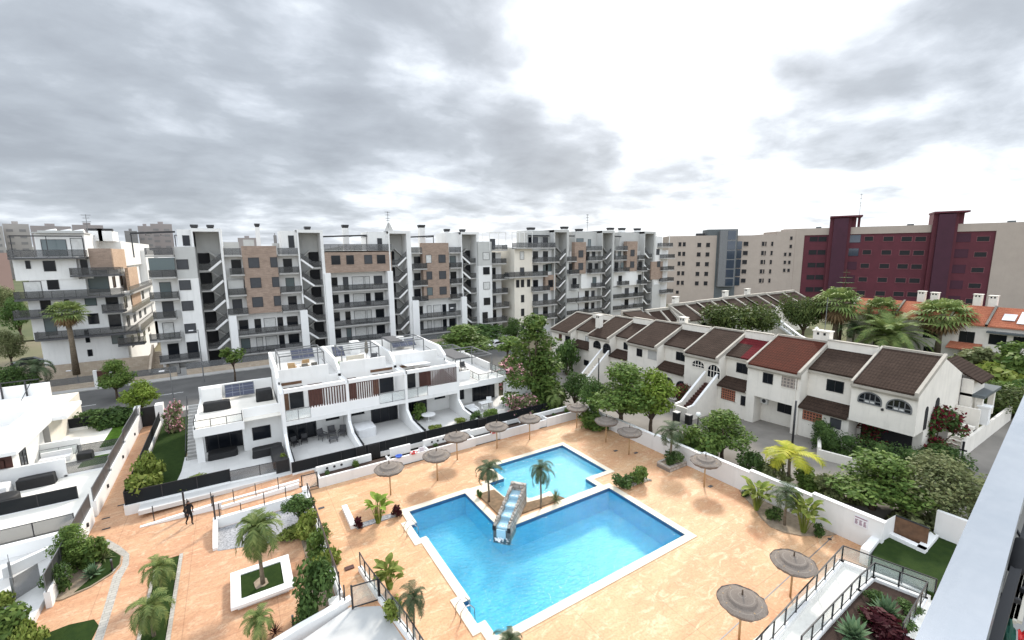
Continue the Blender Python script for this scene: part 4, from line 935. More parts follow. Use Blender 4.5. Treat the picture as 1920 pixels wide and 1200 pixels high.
# right end house
t5 = thing('terraced_house', 'white end house at the right, dark pergola on its low roof', 'house', (23.6, 48, 0), 'white terraced houses beside the pool')
x0, x1 = 20.2, 27.0
MB().box(x0, x1, GY+.4, 56, -.3, 2.45).box(x0, x1, 55.8, 56, 3.0, 4.1).box(x1-.2, x1, 48.5, 56, 3.0, 3.9).build('wall', M['white'], t5)
MB().box(x0+.14, x1, 44.4, 56, 2.45, 2.95).box(23.2, x1, 44.4, 44.6, 2.95, 3.15).box(x0+.14, 23.0, GY+.2, GY+.4, 2.95, 4.0).build('roof_slab', M['white_bright'], t5)
MB().box(x0+.14, x1-.2, 44.8, 55.8, 2.955, 3.0).build('roof_floor', M['tile_floor'], t5)
f = MB(); f.box(x0-.14, x0+.14, FY-.02, UY, -.2, 5.5); f.extr([(x0-.14,UY,5.5),(x0-.14,UY,6.15),(x0-.14,UY+1.6,6.95),(x0-.14,BY+.02,6.98),(x0-.14,BY+.02,2.0),(x0-.14,UY,2.0)], (.28,0,0)); f.extr([(x0-.13,FY-.02,-.2),(x0-.13,FY-.02,1.75),(x0-.13,FY-1.3,1.0),(x0-.13,38.9,.85),(x0-.13,38.9,-.2)], (.26,0,0))
f.box(26.7, 27.0, 44.5, 44.8, -.2, 2.45); f.extr([(27.0,44.5,2.6),(27.0,44.5,1.2),(31.4,41.0,-.1),(31.4,41.0,1.15)], (0,.22,0)); f.split('party_wall', M['white_bright'], t5)
MB().box(x0+.14, 31.0, 38.75, GY+.4, -.3, .02).build('patio_floor', M['tile_floor'], t5)
pane_y(t5, 20.8, 22.2, .6, 2.1, GY+.4, 'window', 'pane', 'dark', 0); MB().box(23.3, 26.4, GY+.37, GY+.4, .05, 2.3).build('doorway', M['room'], t5); pane_y(t5, 23.35, 26.3, .05, 2.3, GY+.36, 'sliding_door', 'pane', 'dark', 2)
rail(t5, [(23.25,47.5,3.0),(23.25,44.5,3.0),(26.95,44.5,3.0),(26.95,48.3,3.0)], .85, 1.2, 'clear', 'dark', .05, name='glass_railing')
pergola(t5, 21.4, 26.3, 46.8, 52.2, 3.0, 2.4, 4, .4); pergola(t5, 21.6, 25.0, 53, 55.4, 3.0, 2.3, 3)
# left end house
t1 = thing('terraced_house', 'white end house at the left with outside steps and low roof terrace', 'house', (-.5, 48, 0), 'white terraced houses beside the pool')
x0, x1 = -3.9, 2.76
MB().box(-.4, x1, GY, 55, -.3, 2.75).box(x0, -.4, 47.6, 55, -.3, 2.75).build('wall', M['white'], t1)
MB().box(x0, -.2, 44.6, 55, 2.6, 3.12).box(-.2, x1, GY, 55, 2.75, 3.12).box(x0, -.2, 44.6, 44.75, 3.12, 3.32).box(-.2, x1, GY-.002, GY+.2, 3.12, 4.0).box(x0, x1, 54.8, 55.0, 3.12, 4.4).box(x0, x0+.2, 44.75, 48.5, 3.12, 3.5).build('roof_slab', M['white_bright'], t1)
MB().box(x0+.2, x1, 45, 54.8, 3.12, 3.16).build('roof_floor', basic('warm_roof_screed', (.74,.70,.63), .8, .05, .6), t1)
MB().box(x0, x0+.55, 45.4, 45.9, -.2, 2.6).build('pillar', M['white_bright'], t1)
MB().box(-3.35, -.45, 47.56, 47.6, .05, 2.3).build('doorway', M['room'], t1); pane_y(t1, -3.3, -.5, .05, 2.3, 47.55, 'sliding_door', 'pane', 'dark', 2); pane_y(t1, .35, 1.85, .85, 2.1, GY, 'window', 'pane', 'dark', 0)
MB().box(x0-3.2, x1, 38.9, 47.6, -.3, .015).build('patio_floor', M['tile_floor'], t1)
rail(t1, [(x0+.1,46.6,3.16),(x0+.1,44.7,3.3),(-.3,44.7,3.3),(-.3,45.9,3.2)], .75, 1.3, 'clear', 'dark', .05, name='glass_railing')
steps_y(t1, -4.75, x0-.06, 46.6, 53.2, -.1, 3.15, 17, 'concrete'); rl = MB(); rl.bar((-4.8,46.7,.9),(-4.8,53.2,4.1),.05); [rl.bar((-4.8,46.7+k*1.08,-.1+k*.54),(-4.8,46.7+k*1.08,.9+k*.535),.04) for k in range(7)]; rl.build('stair_rail', M['dark'], t1)
solar(t1, -1.6, 1.0, 52.6, 3.5, 2, 1.0); MB().box(-3.6,-1.9,53.4,54.6,3.16,4.5).build('roof_box', M['white'], t1)
struct('lawn', MB().prism([(-7.7,40.2),(-5.4,40.2),(-5.0,44.5),(-4.9,60),(-7.6,60)], -.3, .02), M['grass'])

# roof and patio furniture
def boxcover(name, lab, cat, x0, x1, y0, y1, z0, h, m, bulge=.06):
    t = thing(name, lab, cat, ((x0+x1)/2, (y0+y1)/2, z0)); mb = MB(); n = 6; rb = random.Random(int(x0*10)); rows = []
    prof = [(0,-.02),(.04,.0),(.10,h*.55),(.14,h*.9),(.3,h)]
    pts = []
    for ins, z in prof:
        ring = []
        for i in range(20):
            a = 2*PI*i/20; cx = max(-1, min(1, 1.35*math.cos(a))); cy = max(-1, min(1, 1.35*math.sin(a)))
            ring.append(((x0+x1)/2+cx*((x1-x0)/2-ins*.35+rb.uniform(-.02,.02)), (y0+y1)/2+cy*((y1-y0)/2-ins*.35+rb.uniform(-.02,.02)), z0+z+rb.uniform(-.02,.02)))
        pts.append(ring)
    for a, b in zip(pts, pts[1:]):
        for i in range(20): mb.face([a[i], a[(i+1) % 20], b[(i+1) % 20], b[i]])
    mb.face(pts[-1]); mb.build('cover', M[m], t, True); return t
boxcover('covered_storage_box', 'low black covered box on the low roof terrace of the left end house', 'box', -3.4, -1.15, 49.6, 50.5, 3.16, .85, 'cover_black')
boxcover('covered_barbecue', 'round topped black covered barbecue on the low roof terrace of the left end house', 'barbecue', 1.0, 2.55, 50.2, 51.3, 3.16, 1.15, 'cover_black')
boxcover('covered_tub', 'long black covered tub under the overhang of the left end house', 'tub', -3.2, -.9, 45.3, 46.6, .015, .55, 'cover_black')
t = boxcover('covered_sofa', 'L-shaped garden sofa under a black cover on the left patio', 'sofa', .15, 2.6, 43.6, 44.7, .015, .75, 'cover_black'); boxcover_child = None
mb = MB(); mb.box(1.55, 2.62, 40.3, 43.75, .0, .70); o = mb.build('cover_end', M['cover_black'], t); bv = o.modifiers.new('bevel', 'BEVEL'); bv.width = .12; bv.segments = 3
boxcover('covered_garden_set', 'garden set under a crumpled white cover on the patio left of the round white table', 'garden furniture', 8.9, 10.9, 42.8, 44.9, .02, .95, 'cover_white')
def chair(kind, m):
    t = thing(kind, 'x', 'chair'); MB().box(-.3,.3,-.3,.3,.36,.44).build('seat', M[m], t); MB().extr([(-.3,.28,.44),(.3,.28,.44),(.3,.40,.92),(-.3,.40,.92)], (0,.05,0)).build('backrest', M[m], t)
    for sx in (-.27,.27):
        for sy in (-.27,.27): MB().bar((sx,sy,0),(sx,sy,.37),.045).build('leg', M[m], t)
        MB().box(sx-.03,sx+.03,-.28,.3,.58,.62).build('armrest', M[m], t)
    return t
def table(kind, m, w, d, h, lab, loc):
    t = thing(kind, lab, 'table', loc); x, y, z = loc; MB().box(x-w/2,x+w/2,y-d/2,y+d/2,z+h-.05,z+h).build('tabletop', M[m], t)
    for sx in (-1,1):
        for sy in (-1,1): MB().bar((x+sx*(w/2-.06),y+sy*(d/2-.06),z),(x+sx*(w/2-.06),y+sy*(d/2-.06),z+h-.05),.06).build('leg', M[m], t)
    return t
wc = chair('garden_chair', 'wood_light')
for i, (x, y, rz, lab) in enumerate(((4.55,50.3,PI*.9,'light wooden deckchair on the roof terrace, left of the pair'),(5.9,51.2,PI,'light wooden deckchair on the roof terrace, nearer the solar panel'))): put(wc, (x,y,5.8), rz, 1.15, lab, 'wooden deckchairs on the roof terrace')
wk = chair('wicker_chair', 'wicker')
for i, (x, y, rz, lab) in enumerate(((5.6,48.9,0,'grey wicker chair at the roof table near the deckchairs, left one'),(6.6,49.0,.2,'grey wicker chair at the roof table near the deckchairs, right one'))): put(wk, (x,y,5.8), rz, 1.0, lab, 'wicker chairs at the roof table')
table('roof_table', 'ivory', 1.6, .9, .72, 'pale table among chairs on the roof terrace with wooden deckchairs', (6.0, 49.9, 5.8))
dc = chair('lounge_chair', 'cover_grey')
for i, (x, y, rz, lab) in enumerate(((6.15,44.7,.5,'dark cushioned armchair on the shaded patio, closest to the black doors'),(7.05,44.9,0,'dark cushioned armchair on the shaded patio, middle of three'),(7.9,44.5,-.5,'dark cushioned armchair on the shaded patio, beside the white party wall'))):
    c = put(dc, (x,y,.02), rz, 1.1, lab, 'dark armchairs on the patio')
table('coffee_table', 'cover_grey', .8, .6, .42, 'low dark coffee table before three dark armchairs', (6.9, 43.6, .02))
dd = chair('dining_chair', 'dark')
for i, (x, y, rz, lab) in enumerate(((3.7,44.6,.3,'black dining chair by the dark doorway behind the covered L-shaped sofa, left one'),(4.5,44.8,-.2,'black dining chair by the dark doorway behind the covered L-shaped sofa, right one'))): put(dd, (x,y,.02), rz, .9, lab, 'black dining chairs by the doorway')
wt = thing('round_table', 'round white pedestal table on the patio above the back row of parasols', 'table', (16.6, 43.6, .02)); MB().cyl((16.6,43.6,.70),(16.6,43.6,.75),.75,k=24).build('tabletop', M['white_bright'], wt); MB().cyl((16.6,43.6,.06),(16.6,43.6,.70),.07,k=10).build('pedestal', M['white_bright'], wt); MB().cyl((16.6,43.6,.02),(16.6,43.6,.06),.3,k=16).build('foot', M['white_bright'], wt)
boxcover('potted_sack', 'pale covered stool standing behind the round white table', 'stool', 15.3, 15.9, 44.6, 45.3, .02, .6, 'cover_white')
table('patio_table', 'white_bright', 1.5, .9, .74, 'square white dining table at the doors of the right end house', (23.6, 43.6, .02))
wh = chair('white_chair', 'white_bright')
for i, (x, y, rz, lab) in enumerate(((22.9,42.7,PI,'white garden chair on the left side of the square white table'),(24.4,44.2,-.4,'white garden chair behind the square white table'))): put(wh, (x,y,.02), rz, 1.0, lab, 'white chairs at the square table')
sf = thing('patio_sofa', 'pale grey patio sofa with cushions left of the square white table', 'sofa', (21.4, 43.0, .02)); MB().box(20.7,22.1,42.5,43.4,.1,.42).build('seat', M['cover_white'], sf); MB().box(20.7,22.1,43.4,43.6,.1,.85).build('backrest', M['cover_white'], sf)
for x in (20.62,22.18): MB().box(x-.08,x+.08,42.5,43.6,.1,.6).build('armrest', M['white_bright'], sf)
ds = thing('daybed', 'pale daybed with cushions on the roof terrace with green turf', 'daybed', (10.8, 50, 5.8)); MB().box(9.9,11.9,49.4,50.3,5.85,6.15).build('base', M['wood_light'], ds); MB().box(9.95,11.85,49.42,50.25,6.15,6.32).build('cushion', M['ivory'], ds); MB().box(9.95,11.85,50.25,50.4,6.15,6.7).build('backrest', M['ivory'], ds)
sn = thing('folded_parasol', 'folded brown parasol standing on the roof terrace with green turf', 'parasol', (12.2, 50.5, 5.8)); MB().cyl((12.2,50.5,5.8),(12.2,50.5,8.3),.03).build('pole', M['dark'], sn); MB().lathe([(.03,8.25),(.16,7.9),(.22,7.0),(.12,6.7)], (12.2,50.5,0), 10).build('canopy', M['wicker'], sn); MB().cyl((12.2,50.5,5.8),(12.2,50.5,5.9),.3).build('base', M['concrete'], sn)
lw = chair('roof_armchair', 'cover_grey'); put(lw, (12.6,49.2,5.8), -.5, 1.1, 'dark armchair under the folded brown roof parasol'); put(lw, (22.6,49.2,3.0), .5, 1.1, 'dark armchair under the pergola of the right end house'); put(lw, (24.0,50.2,3.0), -.2, 1.1, 'dark armchair at the back of the right end house roof')

# fences between patios and pool path
def meshfence(lab, segs, loc, wall=(-.6,.10), z=(.10,1.1), m='mesh'):
    t = thing('mesh_fence', lab, 'fence', loc); w, p, b = MB(), MB(), MB()
    for (a, c) in segs:
        a, c = Vector((*a,0)), Vector((*c,0)); e = (c-a).normalized(); n = Vector((-e.y,e.x,0)); k = max(1, round((c-a).length/2.0))
        w.extr([a-n*.1+Vector((0,0,wall[0])), c-n*.1+Vector((0,0,wall[0])), c-n*.1+Vector((0,0,wall[1])), a-n*.1+Vector((0,0,wall[1]))], n*.2)
        p.extr([a+Vector((0,0,z[0])), c+Vector((0,0,z[0])), c+Vector((0,0,z[1])), a+Vector((0,0,z[1]))], n*.02)
        for i in range(k+1): q = a+(c-a)*i/k+n*.01; b.bar(q+Vector((0,0,z[0])), q+Vector((0,0,z[1]+.03)), .05)
        b.bar(a+Vector((0,0,z[1])), c+Vector((0,0,z[1])), .04)
    w.build('base_wall', M['white_bright'], t); p.build('mesh_panel', M[m], t); b.build('fence_post', M['dark'], t); return t
meshfence('black mesh fence around the lawn of the left end house, along the alley', [((-7.95,59.5),(-7.95,40.1)),((-7.95,40.1),(-1.5,40.0))], (-7.95,40,0), (-.6,.15), (.15,1.15))
meshfence('grey glazed fence before the white patio of the left end house', [((-1.5,39.95),(2.6,39.7))], (.5,39.9,0), (-.6,.12), (.12,1.0), 'smoke')
meshfence('long black mesh fence between the middle patios and the pool planter wall', [((2.8,38.7),(14.4,38.7))], (8,38.7,0), (-.3,.12), (.12,1.05))
meshfence('black mesh fence before the patio with the round white table', [((14.45,38.7),(20.2,38.7))], (17,38.7,0), (-.3,.12), (.12,1.05))
meshfence('black mesh fence below the pink oleander of the right end house', [((20.3,38.7),(30.9,38.7))], (25,38.7,0), (-.3,.12), (.12,1.05))
for i, (x, w_, lab) in enumerate(((2.2,.95,'dark sheet metal gate beside the grey glazed fence'),(8.3,.8,'dark solid gate in the black fence behind the first parasols'),(9.4,1.0,'dark solid gate left of the lifebuoy wall'),(20.4,.95,'dark solid gate behind the fourth parasol of the back row'),(28.6,.95,'dark solid gate at the far end of the black fence'))):
    y = 39.55 if i == 0 else 38.45; gt = thing('metal_gate', lab, 'gate', (x,y,0)); MB().box(x-w_/2,x+w_/2,y-.03,y+.03,-.25,1.08).build('gate_leaf', M['cover_black'], gt); mb = MB()
    for s_ in (-1,1): mb.bar((x+s_*w_/2,y,-.3),(x+s_*w_/2,y,1.15),.07)
    mb.build('gate_post', M['dark'], gt)
for i, (x, s_) in enumerate(((2.9,'by the grey glazed fence'),(8.5,'beside the covered white garden set'),(14.3,'left of the round white table'),(20.2,'right of the round white table'))):
    t = thing('patio_divider', 'black mesh panel along the party wall '+s_, 'fence', (x+.17, 41, .8)); MB().box(x+.15,x+.18,38.9,43.4,.1,1.15).build('mesh_panel', M['mesh'], t); mb = MB(); [mb.bar((x+.165,y,.1),(x+.165,y,1.2),.045) for y in (38.9,40.4,41.9,43.4)]; mb.build('fence_post', M['dark'], t)
# alley: walls, fence, black gate
al = thing('alley_wall', 'white stepped wall with grey panels on the left side of the paved alley', 'wall', (-9.75, 48, 0))
w = MB(); p = MB(); b = MB()
for y0, y1, z in ((31.2,35.0,.35),(35.0,40.3,.5),(41.2,46.5,.55),(46.5,52.5,.75),(52.5,60.5,.95)):
    w.box(-9.95, -9.7, y0, y1, -.8, z); p.box(-9.84, -9.81, y0, y1, z, z+1.0)
    for k in range(4): y = y0+(y1-y0)*k/3; b.bar((-9.825,y,z),(-9.825,y,z+1.05),.05)
    b.bar((-9.825,y0,z+1.02),(-9.825,y1,z+1.02),.04)
w.build('wall_body', M['white_bright'], al); p.build('grey_panel', M['smoke_dark'], al); b.build('fence_post', M['grey_metal'], al)
ag = thing('alley_gate', 'black solid gate closing the far end of the paved alley', 'gate', (-8.9, 60.8, 0)); MB().box(-9.7,-8.1,60.75,60.82,-.6,1.55).build('gate_leaf', M['cover_black'], ag)
for x in (-9.8,-8.0): MB().box(x-.35,x+.15 if x<-9 else x+.35,60.2,61.3,-.7,1.75).split('gate_pillar', M['white_bright'], ag)
for i, y in enumerate((38.5,44.5,50.5,56.5)):
    tg = thing('wall_light', ['small dark light on the alley wall, nearest the plaza','small dark light on the alley wall, second from the plaza','small dark light on the alley wall, third from the plaza','small dark light on the alley wall, nearest the black gate'][i], 'light', (-9.68,y,.1)); MB().box(-9.7,-9.6,y-.08,y+.08,.0,.25).build('housing', M['dark'], tg)

# ---------------------------------------------------------------- white houses on the left
def leftwall(mb, x0, x1, y0, y1, z0, z1): return mb.box(x0, x1, y0, y1, z0, z1)
h1 = thing('terraced_house', 'farthest white house left of the alley, with a cream tiled side wall', 'house', (-18, 60, 0), 'white houses left of the alley')
MB().box(-30,-15.6,56.4,66.6,-.5,2.9).build('wall', M['cream'], h1)
MB().box(-30,-14.2,56.0,61.0,2.9,3.25).box(-30,-17.8,61.0,66.8,2.9,3.2).build('roof_slab', M['white_bright'], h1)
MB().box(-30,-17.8,66.6,66.8,3.2,4.4).box(-18.0,-17.8,62.5,66.6,3.2,4.2).box(-30,-18,60.8,61.0,3.2,3.6).split('roof_parapet', M['white_bright'], h1)
mb = MB()
for x in (-19.6,-21.4,-23.2): mb.bar((x,66.5,3.2),(x,66.5,4.9),.12)
mb.bar((-24,66.5,4.9),(-18.5,66.5,4.9),.1); mb.bar((-18.6,61.4,3.9),(-18.6,64.5,5.0),.05); mb.build('pergola_post', M['dark'], h1)
pane_y(h1, -17.6, -16.7, .1, 2.4, 56.4, 'glazed_door', 'pane', 'dark', 0); MB().box(-16.5,-15.62,56.36,56.4,.1,2.4).build('stone_panel', M['concrete'], h1); MB().box(-17.4,-14.9,55.2,56.0,.0,.55).build('low_bench', M['concrete'], h1)
h2 = thing('terraced_house', 'white left hand house with a glass balustrade and grey sofa on its patio', 'house', (-18, 52, 0), 'white houses left of the alley')
MB().box(-30,-15.9,49.0,55.8,-.5,2.9).build('wall', M['white'], h2)
MB().box(-30,-15.2,47.7,56.0,2.9,3.2).build('roof_slab', M['white_bright'], h2)
MB().box(-30,-16.4,55.7,56.0,3.2,4.3).box(-16.6,-16.4,51.0,55.7,3.2,4.2).box(-30,-22,47.8,48.1,3.2,4.0).split('roof_parapet', M['white_bright'], h2)
MB().box(-30,-21,49.5,55.7,3.2,6.2).build('upper_wall', M['white_bright'], h2); pane_x(h2, 50.4, 52.0, 3.3, 5.4, -21, 'window', 'pane', 'dark', 1, s=1); pane_x(h2, 53.0, 54.6, 3.3, 5.4, -21, 'window', 'pane', 'dark', 1, s=1)
MB().box(-30,-15.9,48.95,49.0,.6,2.9).build('timber_wall', M['wood_red'], h2)
pane_y(h2, -17.3, -16.3, .1, 2.3, 49.0, 'glazed_door', 'pane', 'dark', 0); MB().box(-16.2,-13.2,54.5,54.75,0,1.3).box(-30,-12.9,48.7,48.95,0,1.55).split('garden_wall', M['white_bright'], h2)
pane_x(h2, 50.3, 51.6, .2, 2.2, -15.9, 'window', 'pane', 'dark', 1, s=1)
rail(h2, [(-15.8,53.9,.0),(-13.3,53.9,.0),(-12.9,51.5,0)], .95, 1.2, 'clear', 'grey_metal', .04, name='glass_balustrade')
h3 = thing('terraced_house', 'white left hand house nearest the viewer, its bright patio edged by dark panels', 'house', (-22, 46, 0), 'white houses left of the alley')
MB().box(-34,-19.5,42.0,48.6,-.5,2.9).build('wall', M['white'], h3); MB().box(-34,-18.6,41.5,48.7,2.9,3.3).build('roof_slab', M['white_bright'], h3); pane_x(h3, 43.5, 46.5, .1, 2.3, -19.5, 'sliding_door', 'pane', 'dark', 2, s=1)
MB().box(-34,-18.6,48.4,48.7,3.3,4.2).split('roof_parapet', M['white_bright'], h3)
struct('patio', MB().box(-34,-10.0,39.2,61.5,-.6,-.02), basic('bright_patio_screed', (.80,.77,.70), .7, .04, .7))
struct('patio', MB().box(-34,-10.1,24,39.2,-.8,-.25), M['tile_floor'])
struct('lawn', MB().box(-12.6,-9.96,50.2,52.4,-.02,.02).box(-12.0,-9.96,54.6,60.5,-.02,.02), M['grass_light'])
meshfence('black panel fence along the bright patio of the nearest left house', [((-26,43.6),(-11.2,43.6))], (-15,43.6,0), (-.3,.02), (.02,1.0), 'mesh')
meshfence('grey panel fence with a white base in front of the black panel fence', [((-26,39.0),(-10.4,39.0))], (-14,39,0), (-.6,-.1), (-.1,.95), 'smoke')
meshfence('grey panel fence between the two left patios', [((-13.1,48.8),(-10.2,48.8))], (-11.5,48.8,0), (-.3,.15), (.15,1.1), 'smoke')
meshfence('grey panel fence at the turf square of the left patios', [((-13.1,53.0),(-10.2,53.0))], (-11.5,53,0), (-.3,.15), (.15,1.1), 'smoke')
meshfence('black panel fence behind the hedge at the street corner', [((-16.5,61.6),(-10.4,61.6))], (-14,61.6,0), (-.3,.3), (.3,1.3))
lw = thing('low_wall', 'white stepped low wall in the nearest left yard', 'wall', (-12, 36, 0)); MB().box(-13.5,-10.6,37.4,37.8,-.3,.5).extr([(-12.6,35.0,-.3),(-10.4,36.6,-.3),(-10.4,36.6,.35),(-12.6,35.0,.35)], (0,.3,0)).build('wall_body', M['white_bright'], lw)
for i, (x, y, s_) in enumerate(((-11.4,32.4,'near the leafy bed'),(-12.0,34.2,'standing open in the nearest left yard'))):
    gt = thing('panel_gate', 'grey panel gate '+s_, 'gate', (x,y,0)); e = Vector((math.cos(.9+i),math.sin(.9+i),0)); a = Vector((x,y,-.3)); MB().extr([a,a+e*1.2,a+e*1.2+Vector((0,0,1.3)),a+Vector((0,0,1.3))], (.03,0,0)).build('gate_leaf', M['smoke'], gt); MB().bar(a,a+Vector((0,0,1.4)),.09).build('gate_post', M['grey_metal'], gt)
boxcover('covered_sofa', 'black woven sofa block against the white wall of the bright patio', 'sofa', -15.6, -13.4, 47.6, 48.5, 0, .8, 'cover_black')
boxcover('covered_garden_set', 'garden set under a shiny white cover on the bright left patio', 'garden furniture', -18.2, -15.8, 46.8, 48.3, 0, .8, 'cover_white')
po = thing('pouf', 'round black woven pouf on the bright left patio', 'pouf', (-15.6, 45.6, 0)); MB().lathe([(0,0),(.8,0),(.86,.1),(.84,.6),(.7,.66),(0,.68)], (-15.6,45.6,0), 24).build('pouf_body', M['cover_black'], po, True)
boxcover('black_sofa', 'dark sofa at the turf edge of the far left patio', 'sofa', -13.0, -11.9, 51.6, 52.6, 0, .7, 'cover_black')
sf = thing('grey_sofa', 'pale grey sofa inside the glass balustrade', 'sofa', (-14.6,54.0,0)); MB().box(-15.6,-13.6,52.6,53.4,0.02,.42).build('seat', M['cover_white'], sf); MB().box(-15.6,-13.6,53.4,53.6,.02,.8).build('backrest', M['cover_white'], sf)
# ---------------------------------------------------------------- apartment blocks
rbw = random.Random(21)
def fwin(t, x0, x1, z0, z1, y, pm=None, name='window'):
    """window of a far facade (faces -Y): proud surround and pane"""
    f = MB(); e = .07
    f.box(x0-e, x1+e, y-.06, y+.01, z0-e, z0).box(x0-e, x1+e, y-.06, y+.01, z1, z1+e).box(x0-e, x0, y-.06, y+.01, z0, z1).box(x1, x1+e, y-.06, y+.01, z0, z1)
    o = f.build(name, M['dark'], t); pm = pm or rbw.choice(['pane','pane','shutter'])
    if pm == 'pane': pm = rbw.choice(['pane']*6+['pane_teal','curtain','shutter'])
    MB().box(x0, x1, y-.03, y+.005, z0, z1).build('pane', M[pm], o); return o
def bal(t, x0, x1, z, y0, y1, sides=(1,1), h=1.05, m='smoke', slab='concrete', name='balcony'):
    """balcony slab from y0 (front) back to the wall at y1; smoked panels with a rail are its child"""
    o = MB().box(x0, x1, y0, y1+.02, z-.25, z).build(name, M[slab], t); p = MB()
    p.box(x0+.04, x1-.04, y0+.03, y0+.06, z+.06, z+h)
    if sides[0]: p.box(x0+.03, x0+.06, y0+.06, y1-.05, z+.06, z+h)
    if sides[1]: p.box(x1-.06, x1-.03, y0+.06, y1-.05, z+.06, z+h)
    p.bar((x0,y0+.045,z+h+.02),(x1,y0+.045,z+h+.02),.06)
    k = max(2, round((x1-x0)/1.4))
    for i in range(k+1): x = x0+.045+(x1-x0-.09)*i/k; p.bar((x,y0+.045,z),(x,y0+.045,z+h),.05)
    p.build('railing', M[m], o); return o
def shaft(t, x0, x1, yf, depth, z0, n, st, up=1, dirn=1, top=None):
    """open stair shaft: back and cheek walls, flights with white edges, dark rails"""
    b = MB(); b.box(x0, x1, yf+depth, yf+depth+.2, z0-1.5, top); b.build('shaft_back', M['grey_render'], t)
    sw, rl, ld = MB(), MB(), MB(); w = x1-x0
    for i in range(n):
        z = z0+i*st; u0, u1 = (x0+.05, x0+w*.5) if dirn > 0 else (x1-w*.5, x1-.05); MB().box(u0, u1, yf+depth-.04, yf+depth, z+.02, z+st-.45).build('landing_opening', M['room'], t)
    for i in range(n):
        z = z0+i*st; xa, xb = (x0+.15, x1-.1) if dirn > 0 else (x1-.15, x0+.1)
        xm = xa+(xb-xa)*.42
        ld.box(min(xa,xm), max(xa,xm), yf+.15, yf+1.3, z-.22, z)                     # landing
        sw.bar((xm,yf+.22,z-.05),(xb,yf+.22,z+st*.47),.12,.34); ld.bar((xm,yf+.8,z-.05),(xb,yf+.8,z+st*.47),1.1,.2)
        ld.bar((xb,yf+2.0,z+st*.47),(xm,yf+2.0,z+st-.1),1.1,.2)
        for (p, q) in (((xa,yf+.16,z),(xm,yf+.16,z)), ((xm,yf+.16,z),(xb,yf+.16,z+st*.5))):
            p, q = Vector(p), Vector(q); rl.extr([p+Vector((0,0,.12)), q+Vector((0,0,.12)), q+Vector((0,0,1.05)), p+Vector((0,0,1.05))], (0,.03,0)); rl.bar(p+Vector((0,0,1.08)), q+Vector((0,0,1.08)), .07)
    o = ld.build('stair_flight', M['concrete'], t); sw.split('stair_edge', M['white_bright'], o); rl.build('stair_railing', M['smoke'], o)
def chimney(t, x0, x1, y0, y1, z0, z1, m='white'):
    o = MB().box(x0, x1, y0, y1, z0, z1).build('chimney', M[m], t); c = MB().box(x0-.08, x1+.08, y0-.08, y1+.08, z1+.25, z1+.6)
    for x in (x0+.06, x1-.06):
        for y in (y0+.06, y1-.06): c.bar((x,y,z1),(x,y,z1+.25),.08)
    c.box(x0+.1, x1-.1, y0+.1, y1-.1, z1, z1+.25); c.build('chimney_cap', M['dark'], o)
def antenna(t, x, y, z, h):
    a = MB(); a.bar((x,y,z),(x+.05,y,z+h),.07)
    for k, (zz, l) in enumerate(((.95,.9),(.8,.6),(.62,.8),(.5,.5))):
        a.bar((x-l*.5,y-l*.4,z+h*zz),(x+l*.6,y+l*.5,z+h*zz+.1),.05)
        for i in range(5): c = -.5+i*.25; a.bar((x+c*l-.2,y+c*l*.8+.25,z+h*zz+.05),(x+c*l+.2,y+c*l*.8-.25,z+h*zz+.05),.03)
    a.build('antenna', M['grey_metal'], t)
ST = 3.25
LV = [1.0, 4.25, 7.6, 10.9, 14.3, 17.6]

# ---- block in the middle (front facade y = 88)
t = thing('apartment_block', 'long white and brown stone apartment block with four open stair shafts behind the terraced houses', 'apartment building', (20, 94, -2))
Y = 88.0; YB = 101
w = MB()
w.box(-10.3,-7.0,87.2,YB,-2,17.5); w.box(-7.0,-4.4,86,YB,-2,14.25); w.box(-1.0,10.7,Y+1.2,YB,-2,17.5); w.box(14.4,27.0,Y+1.4,YB,-2,17.6); w.box(30.3,42.5,Y+1.2,YB,-2,17.6); w.box(46.0,49.4,87,YB,-2,14.8); w.box(49.4,53.0,89,YB,-2,17.6)
w.box(-12.0,-4.6,86.2,88,-2,.2)
w.build('wall', M['white'], t)
w = MB(); w.box(-7.0,-4.4,85.98,YB,14.25,19.15); w.box(46.0,49.4,86.98,YB,14.8,20.0); w.box(-.55,1.7,Y+.3,Y+1.2,10.6,13.6)
w.split('grey_wall', M['grey_render'], t)
# roof towers that frame the shafts
w = MB()
for x0, xs, xe, xr in ((-6.6,-4.5,-1.0,-.70),(8.0,10.7,14.3,14.75),(23.0,26.9,30.3,31.15),(39.2,42.5,46.0,46.55)):
    z0, z1 = 17.5, 22.0; w.box(x0,xs,Y+.6,Y+6,z0,z1-.12); w.box(xs-.25,xs,Y-.4,Y+6,z0-3.4,z1); w.box(xe-.03,xr,Y-.4,Y+6.03,-2,z1-.01); w.box(xs-.25,xr+.02,Y-.38,Y+6,z1-.45,z1+.06); w.box(xs-.25,xs,Y-.4,Y+3.2,-2,z0-3.4)
w.build('stair_tower', M['white'], t)
for x0, x1, dr in ((-4.4,-1.0,1),(10.7,14.3,-1),(27.0,30.3,1),(42.5,46.0,-1)): shaft(t, x0, x1, Y-.2, 3.0, -.9, 6, ST, 1, dr, 22)
# brown stone panels
w = MB(); w.box(1.9,7.07,Y-.25,Y+1.2,7.8,19.25); w.box(14.4,27.1,Y-.3,Y+1.4,14.3,18.27); w.box(33.6,39.4,Y-.25,Y+1.2,8.2,19.75); w.split('stone_panel', M['brick'], t)
